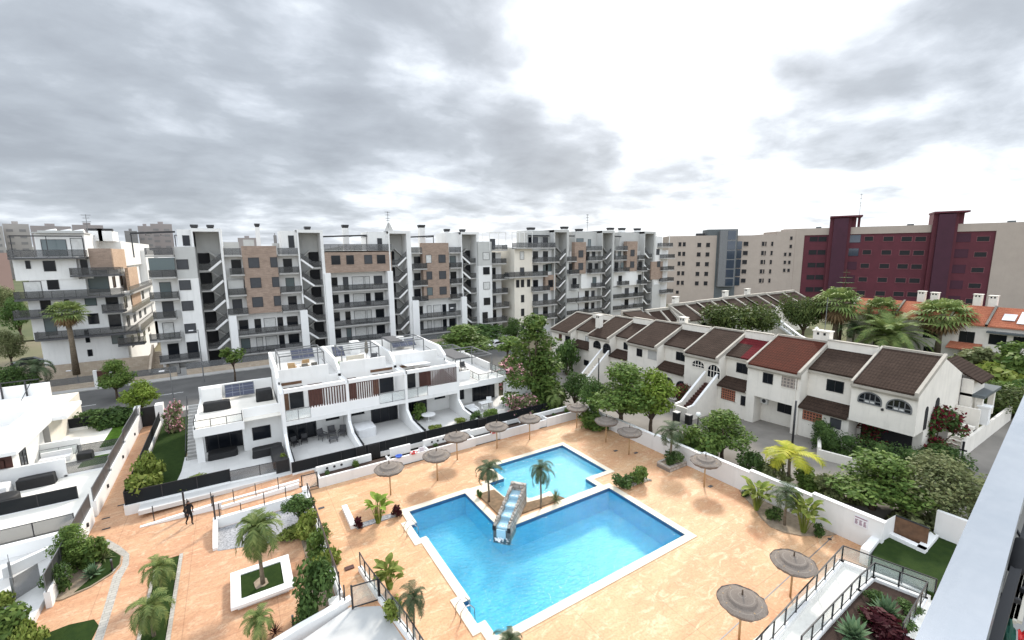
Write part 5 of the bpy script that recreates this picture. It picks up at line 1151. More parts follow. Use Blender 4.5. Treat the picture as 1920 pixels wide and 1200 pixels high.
# white pillars
w = MB()
for a, b, z0, z1 in ((-.9,.15,-1,7.7),(9.9,11.1,-1,7.8),(14.45,15.5,-1,14.3),(26.0,27.0,-1,14.3),(30.75,32.1,-1,8.15),(41.8,43.0,-1,8.2)): w.box(a,b,Y-1.0,Y+1.2,z0,z1)
w.split('pillar', M['white_bright'], t)
for z in LV[2:5]:
    for a, b in ((2.75,4.23),(6.03,7.0)): fwin(t, a, b, z+1.35, z+2.95, Y-.25, 'shutter')
    for a, b in ((34.3,35.4),(37.1,38.55)): fwin(t, a, b, z+1.4, z+2.95, Y-.25, rbw.choice(['pane','shutter']))
for i, z in enumerate(LV[2:5]):
    for x0, x1, dx in ((-1.0+.45*i,2.0,(.9-.2*i,2.2)),(7.2,10.85-.25*i,(8.05,9.3)),(30.9+.25*i,34.4,(31.5,32.9)),(39.6,42.3,(39.9,41.0))):
        bal(t, x0, x1, z+.25, Y-.5, Y+1.2); fwin(t, (x0+x1)/2-.65, (x0+x1)/2+.65, z+.35, z+2.65, Y+1.2, 'pane', 'balcony_door')
for z in LV[0:2]:
    for a, b in ((.2,9.85),(32.1,41.6)):
        bal(t, a, b, z, Y-.7, Y+1.2, (0,0)); W = b-a
        for k, (u, v) in enumerate(((.03,.16),(.27,.36),(.42,.60),(.64,.72),(.80,.97))):
            fwin(t, a+W*u, a+W*v, z+.1 if k in (1,2,3) else z+.6, z+2.35, Y+1.2, 'curtain' if k == 2 else 'pane', 'balcony_door')
for z in LV[0:4]:
    bal(t, 15.6, 26.0, z, Y-.6, Y+1.4, (0,0))
    for k, (u, v) in enumerate(((.02,.13),(.24,.32),(.40,.60),(.63,.71),(.80,.95))): fwin(t, 15.6+10.4*u, 15.6+10.4*v, z+.1 if k in (1,2,3) else z+.75, z+2.4, Y+1.4, 'curtain' if k == 2 else 'pane', 'balcony_door')
for a, b in ((15.95,17.4),(18.6,19.85),(21.9,23.25),(24.3,25.8)): fwin(t, a, b, 15.85, 17.4, Y-.3)
# left wing
for i, (z, x0, x1) in enumerate(((1.6,-10.4,-5.3),(5.0,-11.3,-7.5),(8.3,-10.5,-7.7),(11.3,-10.6,-7.1),(14.6,-10.35,-7.1),(17.9,-10.5,-7.1))):
    bal(t, x0, x1, z, 85.2 if i else 84.9, 87.2, (1,1)); 
    if i < 4: fwin(t, -9.4-.3*(i==1), -8.1-.3*(i==1), z+.1, z+2.4, 87.2, 'pane', 'balcony_door')
MB().box(-10.2,-7.1,85.4,85.46,15.7,17.5).build('glazed_screen', M['pane_teal'], t)
for z in (5.7,9.3,12.55,15.75): fwin(t, -6.85, -5.5, z, z+1.4, 85.97, 'shutter')
fwin(t, -6.85, -5.5, 1.7, 4.2, 85.97, 'pane'); fwin(t, -9.7,-8.2,-.6,1.0,86.2,'pane'); fwin(t, -6.6,-5.2,-.8,1.0,86.2,'pane'); fwin(t, -5.9,-5.1,19.4,20.9,Y+.6,'pane')
fwin(t, 9.2,10.0,19.0,21.0,Y+.6,'pane'); fwin(t, 24.8,25.6,18.4,20.6,Y+.6,'pane')
# right wing
for z in (6.1,9.6,12.9,16.1): fwin(t, 47.2, 48.7, z, z+1.5, 86.98, 'pane')
for z, x0, x1 in ((2.0,46.8,53.0),(5.3,49.6,53.6),(8.5,49.4,53.3),(11.7,49.4,53.6),(15.2,49.4,53.0),(18.2,49.4,53.3)): bal(t, x0, x1, z, 86.6, 89, (1,1)); fwin(t, 50.2, 51.4, z+.1, z+2.4, 89, 'pane', 'balcony_door')
fwin(t, 46.8,48.0,2.1,4.4,86.98,'pane'); fwin(t, 47.0,48.2,-1,1.2,86.98,'pane'); fwin(t, 50.2,51.6,-1,1.2,89,'pane')
# roofs
for x0, x1 in ((-.7,1.8),(7.2,10.6),(30.9,33.5),(39.5,42.3)): bal(t, x0, x1, 17.75, Y-.3, Y+1.2, (0,0), 1.1)
bal(t, 14.5, 27.2, 18.3, Y-.3, Y+.3, (1,1), 1.2)
chimney(t, 4.3,4.95,Y+2,Y+2.7,17.5,22.5); chimney(t, 18.8,19.8,Y+2,Y+3,17.6,22.6); chimney(t, 34.0,35.2,Y+2,Y+3,17.6,22.9)
for x in (-4.8,-2.6,12.2,39.9,43.6): chimney(t, x,x+.9,Y+2,Y+3,22.0,22.15)
pg = MB()
for x0, x1 in ((-12.3,-6.8),(14.7,22.8),(31.0,36.5)): 
    pg.bar((x0,Y+.6,20.9+.3*(x0<0)),(x1,Y+.6,21.2+.3*(x0<0)),.22,.28); pg.bar((x0+.1,Y+.6,17.6),(x0+.1,Y+.6,21),.15); pg.bar((x1-.1,Y+.6,17.6),(x1-.1,Y+.6,21),.12)
    for i in range(4): x = x0+(x1-x0)*i/3; pg.bar((x,Y+.6,21),(x,Y+5,21),.12)
pg.split('pergola_beam', M['dark'], t)
pg = MB(); [pg.bar((x,y,18),(x,y,22),.12) for x in (48.8,53.0) for y in (86.8,90)]; [pg.bar((48.8,y,22),(53,y,22),.14) for y in (86.8,88.4,90)]; pg.split('pergola_bar', M['white'], t)
MB().box(2.4,4.0,Y+4,Y+6,17.5,20.4).box(-.6,1.7,Y+5,Y+6,17.5,20.0).box(7,7.9,Y+5,Y+7,17.5,19.8).split('penthouse', M['grey_render'], t)
antenna(t, 27.3, Y+1.5, 22.3, 3.6); w = MB().lathe([(.9,0),(.5,1.0),(.2,1.6),(0,1.7)], (27.6,Y+2,22.1), 8); w.split('roof_vent', M['concrete'], t)

# ---- block at the right, behind the dark roofs (front facade y = 86)
t = thing('apartment_block', 'white cream and brown apartment block with stacked corner balconies behind the dark tiled roofs', 'apartment building', (83, 93, -2))
Y = 86.0; YB = 99
w = MB(); w.box(54.4,59.35,Y-.4,YB,-3,18.5); w.build('cream_wall', M['cream'], t)
w = MB(); w.box(59.35,65.9,Y+.6,YB,-3,18.0); w.box(69.6,81.3,Y+1.0,YB,-3,17.6); w.box(84.8,97.0,Y+1.0,YB,-3,17.6); w.box(100.6,104.5,Y,YB,-3,21.5); w.box(104.5,108.5,Y+1,YB,-3,17.6); w.box(74.5,81.0,Y-.1,Y+1.0,8.3,12.3); w.box(85,96.4,Y-.1,Y+1,8.3,12.3); w.build('wall', M['white'], t)
w = MB()
for x0, xs, xe, xr in ((59.2,66.0,69.6,70.2),(73.8,81.3,84.8,85.4),(89.2,97.0,100.6,101.2)):
    z1 = 22.7; w.box(x0,xs,Y+1.5,Y+6,17.5,z1-.15); w.box(xs-.3,xs,Y-.4,Y+6,-3,z1); w.box(xe-.03,xr,Y-.4,Y+6.03,-3,z1-.01); w.box(xs-.3,xr+.02,Y-.38,Y+6,z1-.5,z1+.06); w.box(xr-.2,xr+3.2,Y-.3,Y+1.0,-3,8)
w.build('stair_tower', M['grey_render'], t)
for i, (x0, x1) in enumerate(((66.0,69.6),(81.3,84.8),(97.0,100.6))): shaft(t, x0, x1, Y-.2, 3.0, -.6, 6, ST, 1, -1 if i == 2 else 1, 22.4)
w = MB(); w.box(63.2,66.3,Y-.3,Y+.6,8.4,12.1); w.box(72.2,75.8,Y-.3,Y+1,12.1,19.9); w.box(90.2,94.2,Y-.3,Y+1,12.1,20.1); w.box(99.8,104.6,Y-.45,Y-.01,9.5,14.5); w.split('stone_panel', M['brick'], t)
for i, (z, x0, x1) in enumerate(((18.6,54.4,65.3),(15.3,59.8,66.6),(12.1,52.4,63.1),(8.6,59.0,63.7),(5.2,59.3,65.9),(2.0,59.3,65.9))):
    bal(t, x0, x1, z, Y-1.5, Y+.6, (1,1), 1.1); 
    for a in (60.3,63.2): fwin(t, a, a+1.3, z+.1 if a > 62 else z+.8, z+2.4, Y+.6, None, 'balcony_door')
for z in (16.0,12.4): fwin(t, 56.0,57.0,z,z+1.7,Y-.4)
for z in (9.7,6.2,3.0,-.4):
    for a in ((54.9,56.2,57.9) if z == 9.7 else (56.2,)): fwin(t, a, a+.75, z, z+1.6, Y-.4, 'room')
fwin(t, 64.0,65.6,13.0,14.7,Y+.6,'pane'); fwin(t, 64.1,65.4,9.3,10.9,Y-.3,'pane')
for i, z in enumerate((15.3,12.2,8.6,5.1,2.0)):
    for (x0, x1) in ((69.6,72.6),(76.2,81.2),(85.4,90.0),(94.4,96.9)):
        if z == 8.6 and x0 < 86: x0 += 1.5
        yb = Y+1.0 if z > 12.3 or z < 8 else Y-.1
        bal(t, x0, x1, z, yb-1.6, yb, (1,1), 1.05); fwin(t, x0+.6, x0+1.8, z+.1, z+2.4, yb, 'pane', 'balcony_door')
        if x1-x0 > 4: fwin(t, x0+2.8, x0+3.8, z+.8, z+2.3, yb, None)
    if z > 12: 
        for a in (73.4,91.6): fwin(t, a, a+1.4, z+.9, z+2.5, Y-.3, 'shutter')
    if 4 < z < 6 or z < 3: bal(t, 72.8, 76.2, z, Y-.6, Y+1, (1,0)); bal(t, 90.0, 94.4, z, Y-.6, Y+1, (0,0)); fwin(t, 73.4,74.6,z+.1,z+2.3,Y+1,None,'balcony_door'); fwin(t, 91.2,92.6,z+.1,z+2.3,Y+1,None,'balcony_door')
for z in (15.8,12.4,9.2,5.8): bal(t, 103.6, 108.5, z-.4, Y-1.4, Y+1, (1,1)); fwin(t, 102.2,103.4,z+.6,z+2.1,Y if z > 14.5 or z < 9.5 else Y-.45,None)
bal(t, 102.5,108,18.6,Y-1,Y+1,(1,1)); bal(t, 75.9,81,17.8,Y-.6,Y+1.0,(1,0)); bal(t, 86,90.2,17.8,Y-.6,Y+1,(0,1))
for a, z1 in ((61,23),(71.2,23.4),(76,22.9),(87,23.4),(91.3,23.4),(97.4,23.4)): chimney(t, a,a+1.5,Y+3,Y+4.2,17.6,z1-.2)
pg = MB(); [pg.bar((x,y,18.6),(x,y,22.1),.12) for x in (55.4,58.8) for y in (Y-1.2,Y+2)]; [pg.bar((55.4,y,22.1),(59,y,22.1),.14) for y in (Y-1.2,Y+2)]; [pg.bar((x,Y,18.6),(x,Y,21.9),.12) for x in (102,107.5)]; pg.bar((100.5,Y,22.1),(107.5,Y,21.9),.16); pg.split('pergola_bar', M['white'], t)
w = MB(); [w.bar((a,Y+1.2,21.4),(b,Y+1.2,21.4),.25,.3) for a, b in ((59.4,65.4),(70,73.2),(85.6,89.4))]; w.split('pergola_beam', M['dark'], t)
fwin(t, 59.6,62.0,18.8,21.0,Y+1.5,'pane','glazed_door'); fwin(t, 74.2,76.4,18.6,20.8,Y+1.5,'pane_teal'); fwin(t, 78.0,78.9,18.6,20.6,Y+1.5,'pane'); antenna(t, 79.0, Y+3, 22.8, 4.2)

# ---- block at the left (front y = 94, side x = -15.4)
t = thing('apartment_block', 'white apartment block at the left with long dark wrap-around balconies', 'apartment building', (-21, 108, -2))
Y = 94.0; X = -15.4; XB = -27.2
w = MB(); w.box(-25.4,X,Y+.5,132,-2,5.4); w.box(-26.0,X-.2,Y+.4,130,5.4,11.6); w.box(-25.4,-19.2,Y+.1,128,11.6,14.4); w.box(-26.7,-19.9,Y,126,14.4,17.8); w.box(-19.9,-18.4,Y+1,126,14.4,17.6); w.box(-19.2,X-1.3,Y+1.4,128,11.6,17.4); w.box(-24.6,-19.0,Y+2.2,118,17.8,21.4); w.box(-19.0,-16.2,106,140,16,20.4); w.box(-18.6,X,126,139,-2,19); w.build('wall', M['white'], t)
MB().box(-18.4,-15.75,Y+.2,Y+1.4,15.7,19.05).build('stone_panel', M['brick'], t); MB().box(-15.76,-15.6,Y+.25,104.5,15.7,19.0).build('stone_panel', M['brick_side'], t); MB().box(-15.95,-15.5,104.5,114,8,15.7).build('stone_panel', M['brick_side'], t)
MB().box(-24.0,-18.9,Y+1.6,Y+2.2,21.4,21.8).box(-24.75,-18.8,Y+1.5,Y+6,21.4,21.55).build('roof_edge', M['grey_render'], t)
for z, x0, x1 in ((17.75,-26.8,-18.6),(15.0,-20.6,-14.6),(11.7,-26.9,-14.9),(9.0,-27.3,-20.5),(9.2,-17.6,-14.9),(5.6,-25.5,-13.7),(3.7,-16.3,-13.0)): bal(t, x0, x1, z, Y-1.2, Y+1.0, (1,1), 1.1, 'smoke', 'cover_grey')
# side balconies as long parapets
w = MB(); p = MB()
for z, y0, y1, x in ((11.75,94.9,128,-14.2),(8.5,94.9,130,-14.2),(5.4,95,136,-13.4)):
    w.box(-15.6,x,y0,y1,z-.3,z); p.box(x-.06,x-.02,y0,y1,z,z+1.1)
o = w.build('side_balcony', M['concrete'], t); p.build('railing', M['smoke'], o)
for a, b, z0, z1, y in ((-25.35,-24.95,16.2,17.25,Y),(-23.5,-22.3,15.75,17.2,Y),(-23.45,-22.3,13.0,14.4,Y+.1),(-24.65,-23.6,9.2,11.5,Y+.4),(-22.0,-21.55,10.8,11.6,Y+.4),(-19.65,-18.4,10.2,11.6,Y+.4),(-19.6,-18.45,7.3,8.85,Y+.4),(-24.6,-23.4,6.0,8.8,Y+.4),(-20.3,-19.9,5.6,6.3,Y+.4),(-20.3,-19.85,2.2,3.15,Y+.5),(-20.3,-19.9,4.4,5.2,Y+.5)): fwin(t, a, b, z0, z1, y, 'pane')
fwin(t, -19.3,-16.75,12.2,14.7,Y+1.4,'pane_teal','glazed_door'); fwin(t, -19.6,-18.9,15.1,17.3,Y+1,'pane','balcony_door'); fwin(t, -26.0,-24.2,11.8,14.2,Y+.1,'curtain','balcony_door')
fwin(t, -23.9,-21.2,18.0,20.4,Y+2.2,'pane_teal','glazed_door'); fwin(t, -20.6,-19.2,18.0,20.6,Y+2.2,'curtain','glazed_door')
for z in (3.8,9.3,6.2): fwin(t, -17.2,-15.8,z,z+2.3,Y+.5 if z < 5.5 else Y+.4,'pane','balcony_door')
for i in range(4):
    for z in (12.9,9.4,6.2,2.6): pane_x(t, 98+i*6, 100+i*6, z-.3, z+1.6, X+.02 if z < 5.4 else (X-.18 if z < 11.6 else -16.68), 'window', 'pane', 'dark', 0, .06, 1)
for x in (-23.6,-21.9,-20.4): o = MB().cyl((x,Y+4,21.5),(x+1.2,Y+4,21.75),.42,k=12).build('water_tank', M['white_bright'], t)
for x in (-18.9,-17.6): MB().box(x-.9,x+.9,Y+9,Y+14,20.4,22.1).build('roof_tower', M['white'], t); MB().box(x-1,x+1,Y+9,Y+10,22.1,22.5).build('roof_cap', M['dark'], t)
antenna(t, -19.2, Y+6, 21.4, 3.2)
w = MB(); w.bar((-26.5,Y,17.8),(-26.5,Y,20.9),.1); w.bar((-26.6,Y,20.9),(-18.8,Y,20.9),.16); [w.bar((x,Y,17.8),(x,Y,20.9),.08) for x in (-22.8,-18.8)]; w.split('pergola_beam', M['dark'], t)

# ---- brown block seen in the gap
t = thing('apartment_block', 'brown apartment block glimpsed between the two white blocks', 'apartment building', (62, 112, -2)); MB().box(52.5,75,112,124,-2,17.2).build('wall', M['far_brown'], t)
for z in (3,6.5,10,13.2): bal(t, 53, 63, z, 110.6, 112, (1,1)); fwin(t, 54, 56, z+.2, z+2.4, 112, 'room'); fwin(t, 58, 61, z+.2, z+2.4, 112, 'room')

# ---- street side of the middle block: sandstone wall, gates, planting strip
sw = thing('street_wall', 'low sandstone street wall with a grey rail before the apartment blocks', 'wall', (0, 84, -1)); MB().box(-24,-17.9,84.2,84.5,-2,.1).box(-15.6,-8.4,84.2,84.5,-2,.0).box(-7.2,40,84.2,84.5,-2,.25).build('wall_body', M['sandstone'], sw); MB().box(-26,-8.5,90,90.4,-2,2.0).build('upper_wall', M['sandstone'], sw)
p = MB()
for a, b, z in ((-24,-17.9,.1),(-15.6,-8.4,0.0),(-7.2,40,.25)): p.box(a,b,84.33,84.37,z,z+.95)
p.build('rail_panel', M['smoke_light'], sw)
dg = thing('street_door', 'dark red door between white posts in the sandstone street wall', 'door', (-16.9,84,-1)); MB().box(-17.5,-16.2,84.0,84.1,-.7,1.6).build('door_leaf', M['wood_red'], dg); MB().box(-17.9,-17.5,83.9,84.4,-.7,1.75).box(-16.2,-15.8,83.9,84.4,-.7,1.75).split('white_post', M['white'], dg)
st = thing('entrance_steps', 'sandstone entrance stairs between the left and middle apartment blocks', 'stairs', (-11,88,0)); steps_y(st, -11.6, -9.8, 84.6, 91, -1.2, 2.4, 14, 'sandstone'); MB().extr([(-11.9,84.5,-1),(-11.9,91,-1),(-11.9,91,3.6),(-11.9,84.5,.4)], (.3,0,0)).extr([(-9.8,84.5,-1),(-9.8,91,-1),(-9.8,91,3.4),(-9.8,84.5,.3)], (.3,0,0)).split('side_wall', M['sandstone'], st)

# ---------------------------------------------------------------- beige, slate and burgundy buildings at the right
class Facade:
    """a vertical facade plane through two ground points; s runs along it, d stands proud of it"""
    def __init__(f, a, b):
        f.a = Vector((a[0],a[1],0)); f.u = Vector((b[0]-a[0],b[1]-a[1],0)); f.L = f.u.length; f.u.normalize(); n = Vector((f.u.y,-f.u.x,0)); f.n = n if n.dot(-f.a) > 0 else -n
    def at(f, px, py):
        d = ray(px, py); k = (f.a-EYE).dot(f.n)/d.dot(f.n); p = EYE+d*k; return (p-f.a).dot(f.u), p.z
    def box(f, mb, s0, s1, z0, z1, d0, d1):
        P = [f.a+f.u*s+f.n*d for s, d in ((s0,d0),(s1,d0),(s1,d1),(s0,d1))]; return mb.prism([(p.x,p.y) for p in P], z0, z1)
    def win(f, t, s0, s1, z0, z1, pm='room', sill=None, d=.05):
        o = f.box(f.box(f.box(f.box(MB(), s0-.1,s1+.1,z1,z1+.1,-.01,d), s0-.1,s1+.1,z0-.12,z0,-.01,d+.06), s0-.1,s0,z0,z1,-.01,d), s1,s1+.1,z0,z1,-.01,d).build('window', M[sill or 'concrete'], t); f.box(MB(), s0,s1,z0,z1,-.01,.02).build('pane', M[pm], o)
def wpx(n, x, y):
    a, b, s = dict(a5=(1240,370,340/1774), a6=(1480,370,.275))[n]; return a+x*s, b+y*s
# burgundy block
F1 = Facade((168.5,83),(190,33))
t = thing('apartment_block', 'burgundy apartment block with two tall stair towers and beige edges', 'apartment building', (180,56,-2))
def fpx(F, n, x0, y0, x1, y1): s0, z1 = F.at(*wpx(n,x0,y0)); s1, z0 = F.at(*wpx(n,x1,y1)); return s0, s1, z0, z1
s0, s1, _, _ = fpx(F1,'a6',105,250,1410,700); zt = F1.at(*wpx('a6',700,195))[1]; zb = F1.at(*wpx('a6',700,245))[1]; s1 = F1.at(*wpx('a6',1410,240))[0]
F1.box(MB(), s0, s1, -4, zb, -14, 0).build('burgundy_wall', M['burgundy'], t); F1.box(F1.box(F1.box(MB(), s0-6.5, s0, -4, zt, -14, .3), s0, s1, zb, zt, -14, .3), s1, s1+26, -4, zt, -14, .3).build('beige_wall', M['beige'], t)
for x0, x1, ty, xr in ((305,410,130,500),(1000,1130,100,1222)):
    a = F1.at(*wpx('a6',x0-30,250))[0]; b = F1.at(*wpx('a6',x1,250))[0]; z = F1.at(*wpx('a6',x0,ty))[1]; c = F1.at(*wpx('a6',xr,ty))[0]
    F1.box(MB(), a+.9, b-.6, -4, z-.8, 0, 2.2).build('tower_shaft', M['burgundy_dark'], t); F1.box(F1.box(MB(), a-.2, a+.9, -4, z-.3, -6, 1.2), b-.6, b+.2, -4, z-.3, -6, 1.2).build('tower_fin', M['burgundy'], t); F1.box(F1.box(MB(), a-.3, c, z-.5, z, -7, 2.4), a, b+1.5, zt-.4, z-.5, -7, -.2).build('tower_head', M['burgundy'], t); F1.box(MB(), c-1, c-.3, zt, z-.5, -3, -2.3).build('tower_post', M['burgundy'], t)
zr = [F1.at(*wpx('a6',520,y))[1] for y in (268,362,456,548,640)]
def zof(x, y): return F1.at(*wpx('a6',x,y))
for row, yy in enumerate((285,375,462,545,628)):
    for x in (168,228):
        xx = x-12*row*.6-2; s, z = zof(xx, yy); F1.win(t, s-1.1, s+1.1, z-.75, z+.75, 'room', 'burgundy_dark')
for row, yy in enumerate((283,375,467,560,652)):
    for x, w_, pm in ((445,1.55,'blue_glass' if row < 2 else 'burgundy_dark'),(542,1.1,'room'),(675,1.2,'room'),(800,1.25,'room'),(895,1.25,'room')):
        xx = x-row*14; y2 = yy+(x-542)*.006*(row+1); s, z = zof(xx, y2); F1.win(t, s-w_, s+w_, z-(1.2 if w_ > 1.4 else .7), z+(1.2 if w_ > 1.4 else .75), pm, 'burgundy_dark' if w_ > 1.4 else 'burgundy_sill')
for row, yy in enumerate((275,382,488,595,700)):
    for x, w_ in ((1180,1.7),(1322,1.3)):
        xx = x-row*18-(6 if x > 1300 else 0)*row*.3; s, z = zof(xx, yy+(8 if x > 1300 else 0)); F1.win(t, s-w_, s+w_, z-(1.15 if w_ > 1.5 else .7), z+(1.15 if w_ > 1.5 else .7), 'burgundy_dark' if w_ > 1.5 else 'room', 'burgundy_dark' if w_ > 1.5 else 'burgundy_sill')
for row in range(5):
    for k in range(3): F1.win(t, s1+7.5+k*1.8+(2 if k else 0), s1+8.3+k*1.8+(2 if k else 0), zr[row]-1.2, zr[row]+.6, 'room', 'beige', .32)
w = MB(); 
for s in (s0+3, (s0+s1)/2+4, s1+3): F1.box(w, s, s+1.6, zt, zt+.6, -5, -4)
w.split('roof_vent', M['slate'], t); p = F1.a+F1.u*(F1.at(*wpx('a6',480,130))[0])-F1.n*3; antenna(t, p.x, p.y, F1.at(*wpx('a6',480,130))[1]-.5, 8)
# beige stepped connecting block, slate stair tower, left beige block
t = thing('apartment_block', 'beige apartment block with small square windows at the left of the slate tower', 'apartment building', (142,104,-2)); F2 = Facade((136.2,108.1),(148.5,97))
a, b, z0, z1 = fpx(F2,'a5',75,380,510,980); F2.box(MB(), a, b, -4, z1, -14, 0).build('wall', M['beige'], t)
for r, y in enumerate((460,553,648,743,836)):
    for x, w_ in ((182,.5),(224,.5),(371,.65),(457,.65)): s, z = F2.at(*wpx('a5',x-r*4.6-(r*1.5 if x > 300 else 0),y+(6 if x > 300 else 0))); F2.win(t, s-w_, s+w_, z-.75, z+.75, 'room', 'beige')
s, z = F2.at(*wpx('a5',156,928)); F2.win(t, s-.5, s+.5, z-.6, z+.6, 'room', 'beige'); F2.box(MB(), a+10, a+13, z1, z1+.9, -4, -3).split('roof_vent', M['dark'], t)
t = thing('stair_tower', 'dark slate stair tower with stacked blue glass between beige blocks', 'tower', (153,93,-2)); F3 = Facade((147.0,98.4),(157.5,89)); F3b = F3
a, b, z0, z1 = fpx(F3,'a5',460,315,710,960); F3.box(MB(), a, b, -4, z1, -8, 0).build('tower_wall', M['slate'], t); c = F3.at(*wpx('a5',545,700))[0]; d_ = F3.at(*wpx('a5',705,700))[0]; F3.box(MB(), c, d_, F3.at(*wpx('a5',620,870))[1], z1-.4, 0, 1.6).build('tower_bay', M['grey_metal'], t)
e0, e1 = F3.at(*wpx('a5',625,600))[0], F3.at(*wpx('a5',700,600))[0]
for y0, y1 in ((330,415),(430,512),(522,603),(613,694),(704,780),(795,862)):
    zA, zB = F3.at(*wpx('a5',650,y0))[1], F3.at(*wpx('a5',650,y1))[1]; F3.box(MB(), e0, e1, zB, zA, 1.5, 1.68).build('glass_bay', M['blue_glass'], t)
t = thing('apartment_block', 'beige stepped apartment block between the slate tower and the burgundy block', 'apartment building', (162,88,-2)); F4 = Facade((154.5,93.5),(168.0,82))
for x0, x1, yt in ((700,970,372),(970,1115,362),(1115,1295,332),(1295,1420,305)):
    a = F4.at(*wpx('a5',x0,600))[0]; b = F4.at(*wpx('a5',x1,600))[0]; z = F4.at(*wpx('a5',(x0+x1)/2,yt))[1]; k = (x0-700)/400; F4.box(MB(), a, b, -4, z, -12, -.4+.35*((x0//100) % 2)).build('wall', M['beige'], t)
a, b = F4.at(*wpx('a5',705,600))[0], F4.at(*wpx('a5',778,600))[0]
for y0, y1 in ((430,510),(518,598),(608,690),(698,770),(780,862)):
    zA, zB = F4.at(*wpx('a5',740,y0))[1], F4.at(*wpx('a5',740,y1))[1]; F4.box(MB(), a, b, zB, zA, -.05, .25).build('glass_bay', M['blue_glass'], t)
for r, y in enumerate((455,545,633,725,815)):
    for x, w_ in ((828,.8),(998,.5),(1020,.3),(1085,.35)): s, z = F4.at(*wpx('a5',x-r*7,y)); F4.win(t, s-w_, s+w_, z-.75, z+.75, 'room', 'beige')
for x, y in ((1272,400),(1266,480),(1212,558),(1258,558),(1208,636),(1252,636),(1202,714),(1244,714)): s, z = F4.at(*wpx('a5',x,y)); F4.win(t, s-.4, s+.4, z-.6, z+.6, 'room', 'beige')

# ---------------------------------------------------------------- far towers on the horizon
def farblock(lab, px0, px1, pyt, dist, m, bands=7, pyb=470):
    a = Vector((*far(px0, dist), 0)); b = Vector((*far(px1, dist), 0)); F = Facade((a.x,a.y),(b.x,b.y)); z = F.at((px0+px1)/2, pyt+3)[1]; t = thing('apartment_tower', lab, 'apartment building', (a.x,a.y,0), 'far apartment towers on the horizon'); L = F.L; dp = max(8, L*.5)
    F.box(F.box(MB(), 0, L, -3, z, -dp, 0), L*.35, L*.6, z, z+dist*.004, -dp*.7, -dp*.3).build('wall', M[m], t); w = MB(); n = max(2, round(L/9))
    for k in range(bands):
        zz = z-(k+1)*(z-2)/(bands+1)
        for i in range(n): F.box(w, L*(i+.2)/n, L*(i+.72)/n, zz-.9, zz+.7, -.1, .12)
    w.split('window', M['far_window'], t)
farblock('pale far tower at the left edge of the horizon', -30, 12, 421, 420, 'far_beige', 8); farblock('pale far slab second from the left edge on the horizon', 13, 62, 417, 430, 'far_beige', 8); farblock('brown far slab behind the roof of the left block', 64, 140, 421, 560, 'far_brown', 5); farblock('brown far slab with stepped roof right behind the left block antenna', 142, 200, 419, 560, 'far_brown', 4)
farblock('grey far tower just left of the brown tower group', 238, 262, 430, 420, 'far_window', 5); farblock('brown far tower, left one of the group beside the middle block', 264, 292, 421, 430, 'far_brown', 7); farblock('brown far tower, tallest of the group beside the middle block', 288, 328, 417, 450, 'far_brown', 8)
farblock('low brown far house seen over the first stone panel', 448, 484, 443, 300, 'far_brown', 1); farblock('thin grey far tower seen between the chimneys', 515, 521, 438, 900, 'far_window', 4)
fh = thing('house', 'pink far house at the left edge', 'house', (*far(5,220),0)); a = Vector((*far(-12,220),0)); b = Vector((*far(14,220),0)); F = Facade((a.x,a.y),(b.x,b.y)); F.box(MB(), 0, F.L, -2, F.at(5,474)[1], -8, 0).build('wall', M['far_pink'], fh); F.box(MB(), F.L*.4, F.L*.6, 3, 5, -.1, .1).build('window', M['far_window'], fh)
# ---------------------------------------------------------------- terraced houses with dark roofs along the lane (facades face -X)
FX, RX = 45.1, 46.55
def pxw(n, x, y):
    a, b, s = dict(a7=(960,560,440/1920), a8=(1300,600,620/1920), b4=(1400,600,1/6), b5=(1560,700,1/6))[n]; return a+x*s, b+y*s
def ww(t, n, x0, y0, x1, y1, X, kind='win', pm='pane', mull=1, label=None):
    p, q = on_x(*pxw(n,x0,y0), X), on_x(*pxw(n,x1,y1), X); ya, yb = sorted((p.y, q.y)); dy = .0; za, zb = sorted((p.z, q.z)); zm = (za+zb)/2
    # the far side of the window sits higher in the picture: use the middle heights
    h = (zb-za)*.92; za, zb = zm-h/2, zm+h/2
    if kind == 'win': return pane_x(t, ya, yb, za, zb, X, 'window', pm, 'dark', mull)
    if kind == 'lat': o = MB().box(X-.06,X+.02,ya-.06,yb+.06,za-.06,zb+.06).build('lattice_frame', M['white_aged'], t); MB().box(X-.075,X,ya,yb,za,zb).build('block_lattice', M[pm], o); return o
    if kind == 'door': return MB().box(X-.05,X+.01,ya,yb,za,zb).build('door', M[pm], t)
    if kind == 'arch':
        r = (yb-ya)/2; c = (ya+yb)/2; k = 14; hz = max(za+.3, zb-r*.95); ry = zb-hz
        pts = [(c+r*math.cos(i*PI/k), hz+ry*math.sin(i*PI/k)) for i in range(k+1)]
        gl = MB().extr([(X-.03, y, z) for y, z in [(yb,za)]+pts+[(ya,za)]], (.05,0,0)); fr = MB()
        full = [(yb,za)]+pts+[(ya,za)]
        for a, b in zip(full, full[1:]): fr.bar((X-.04,a[0],a[1]),(X-.04,b[0],b[1]),.09)
        fr.bar((X-.04,ya,za),(X-.04,yb,za),.09); fr.bar((X-.04,ya,hz),(X-.04,yb,hz),.07)
        for u in (.27,.5,.73): y = ya+(yb-ya)*u; fr.bar((X-.04,y,za),(X-.04,y,hz+ry*.75),.06)
        o = fr.build('arched_window', M['grey_metal' if pm == 'curtain' else 'white_aged' if pm == 'blue_glass' else 'dark'], t); gl.build('pane', M['pane'], o)
        if pm == 'curtain': MB().box(X-.035,X-.031,ya+(yb-ya)*.29,yb-(yb-ya)*.29,za+.08,hz-.05).build('curtain', M['curtain'], o)
        return o
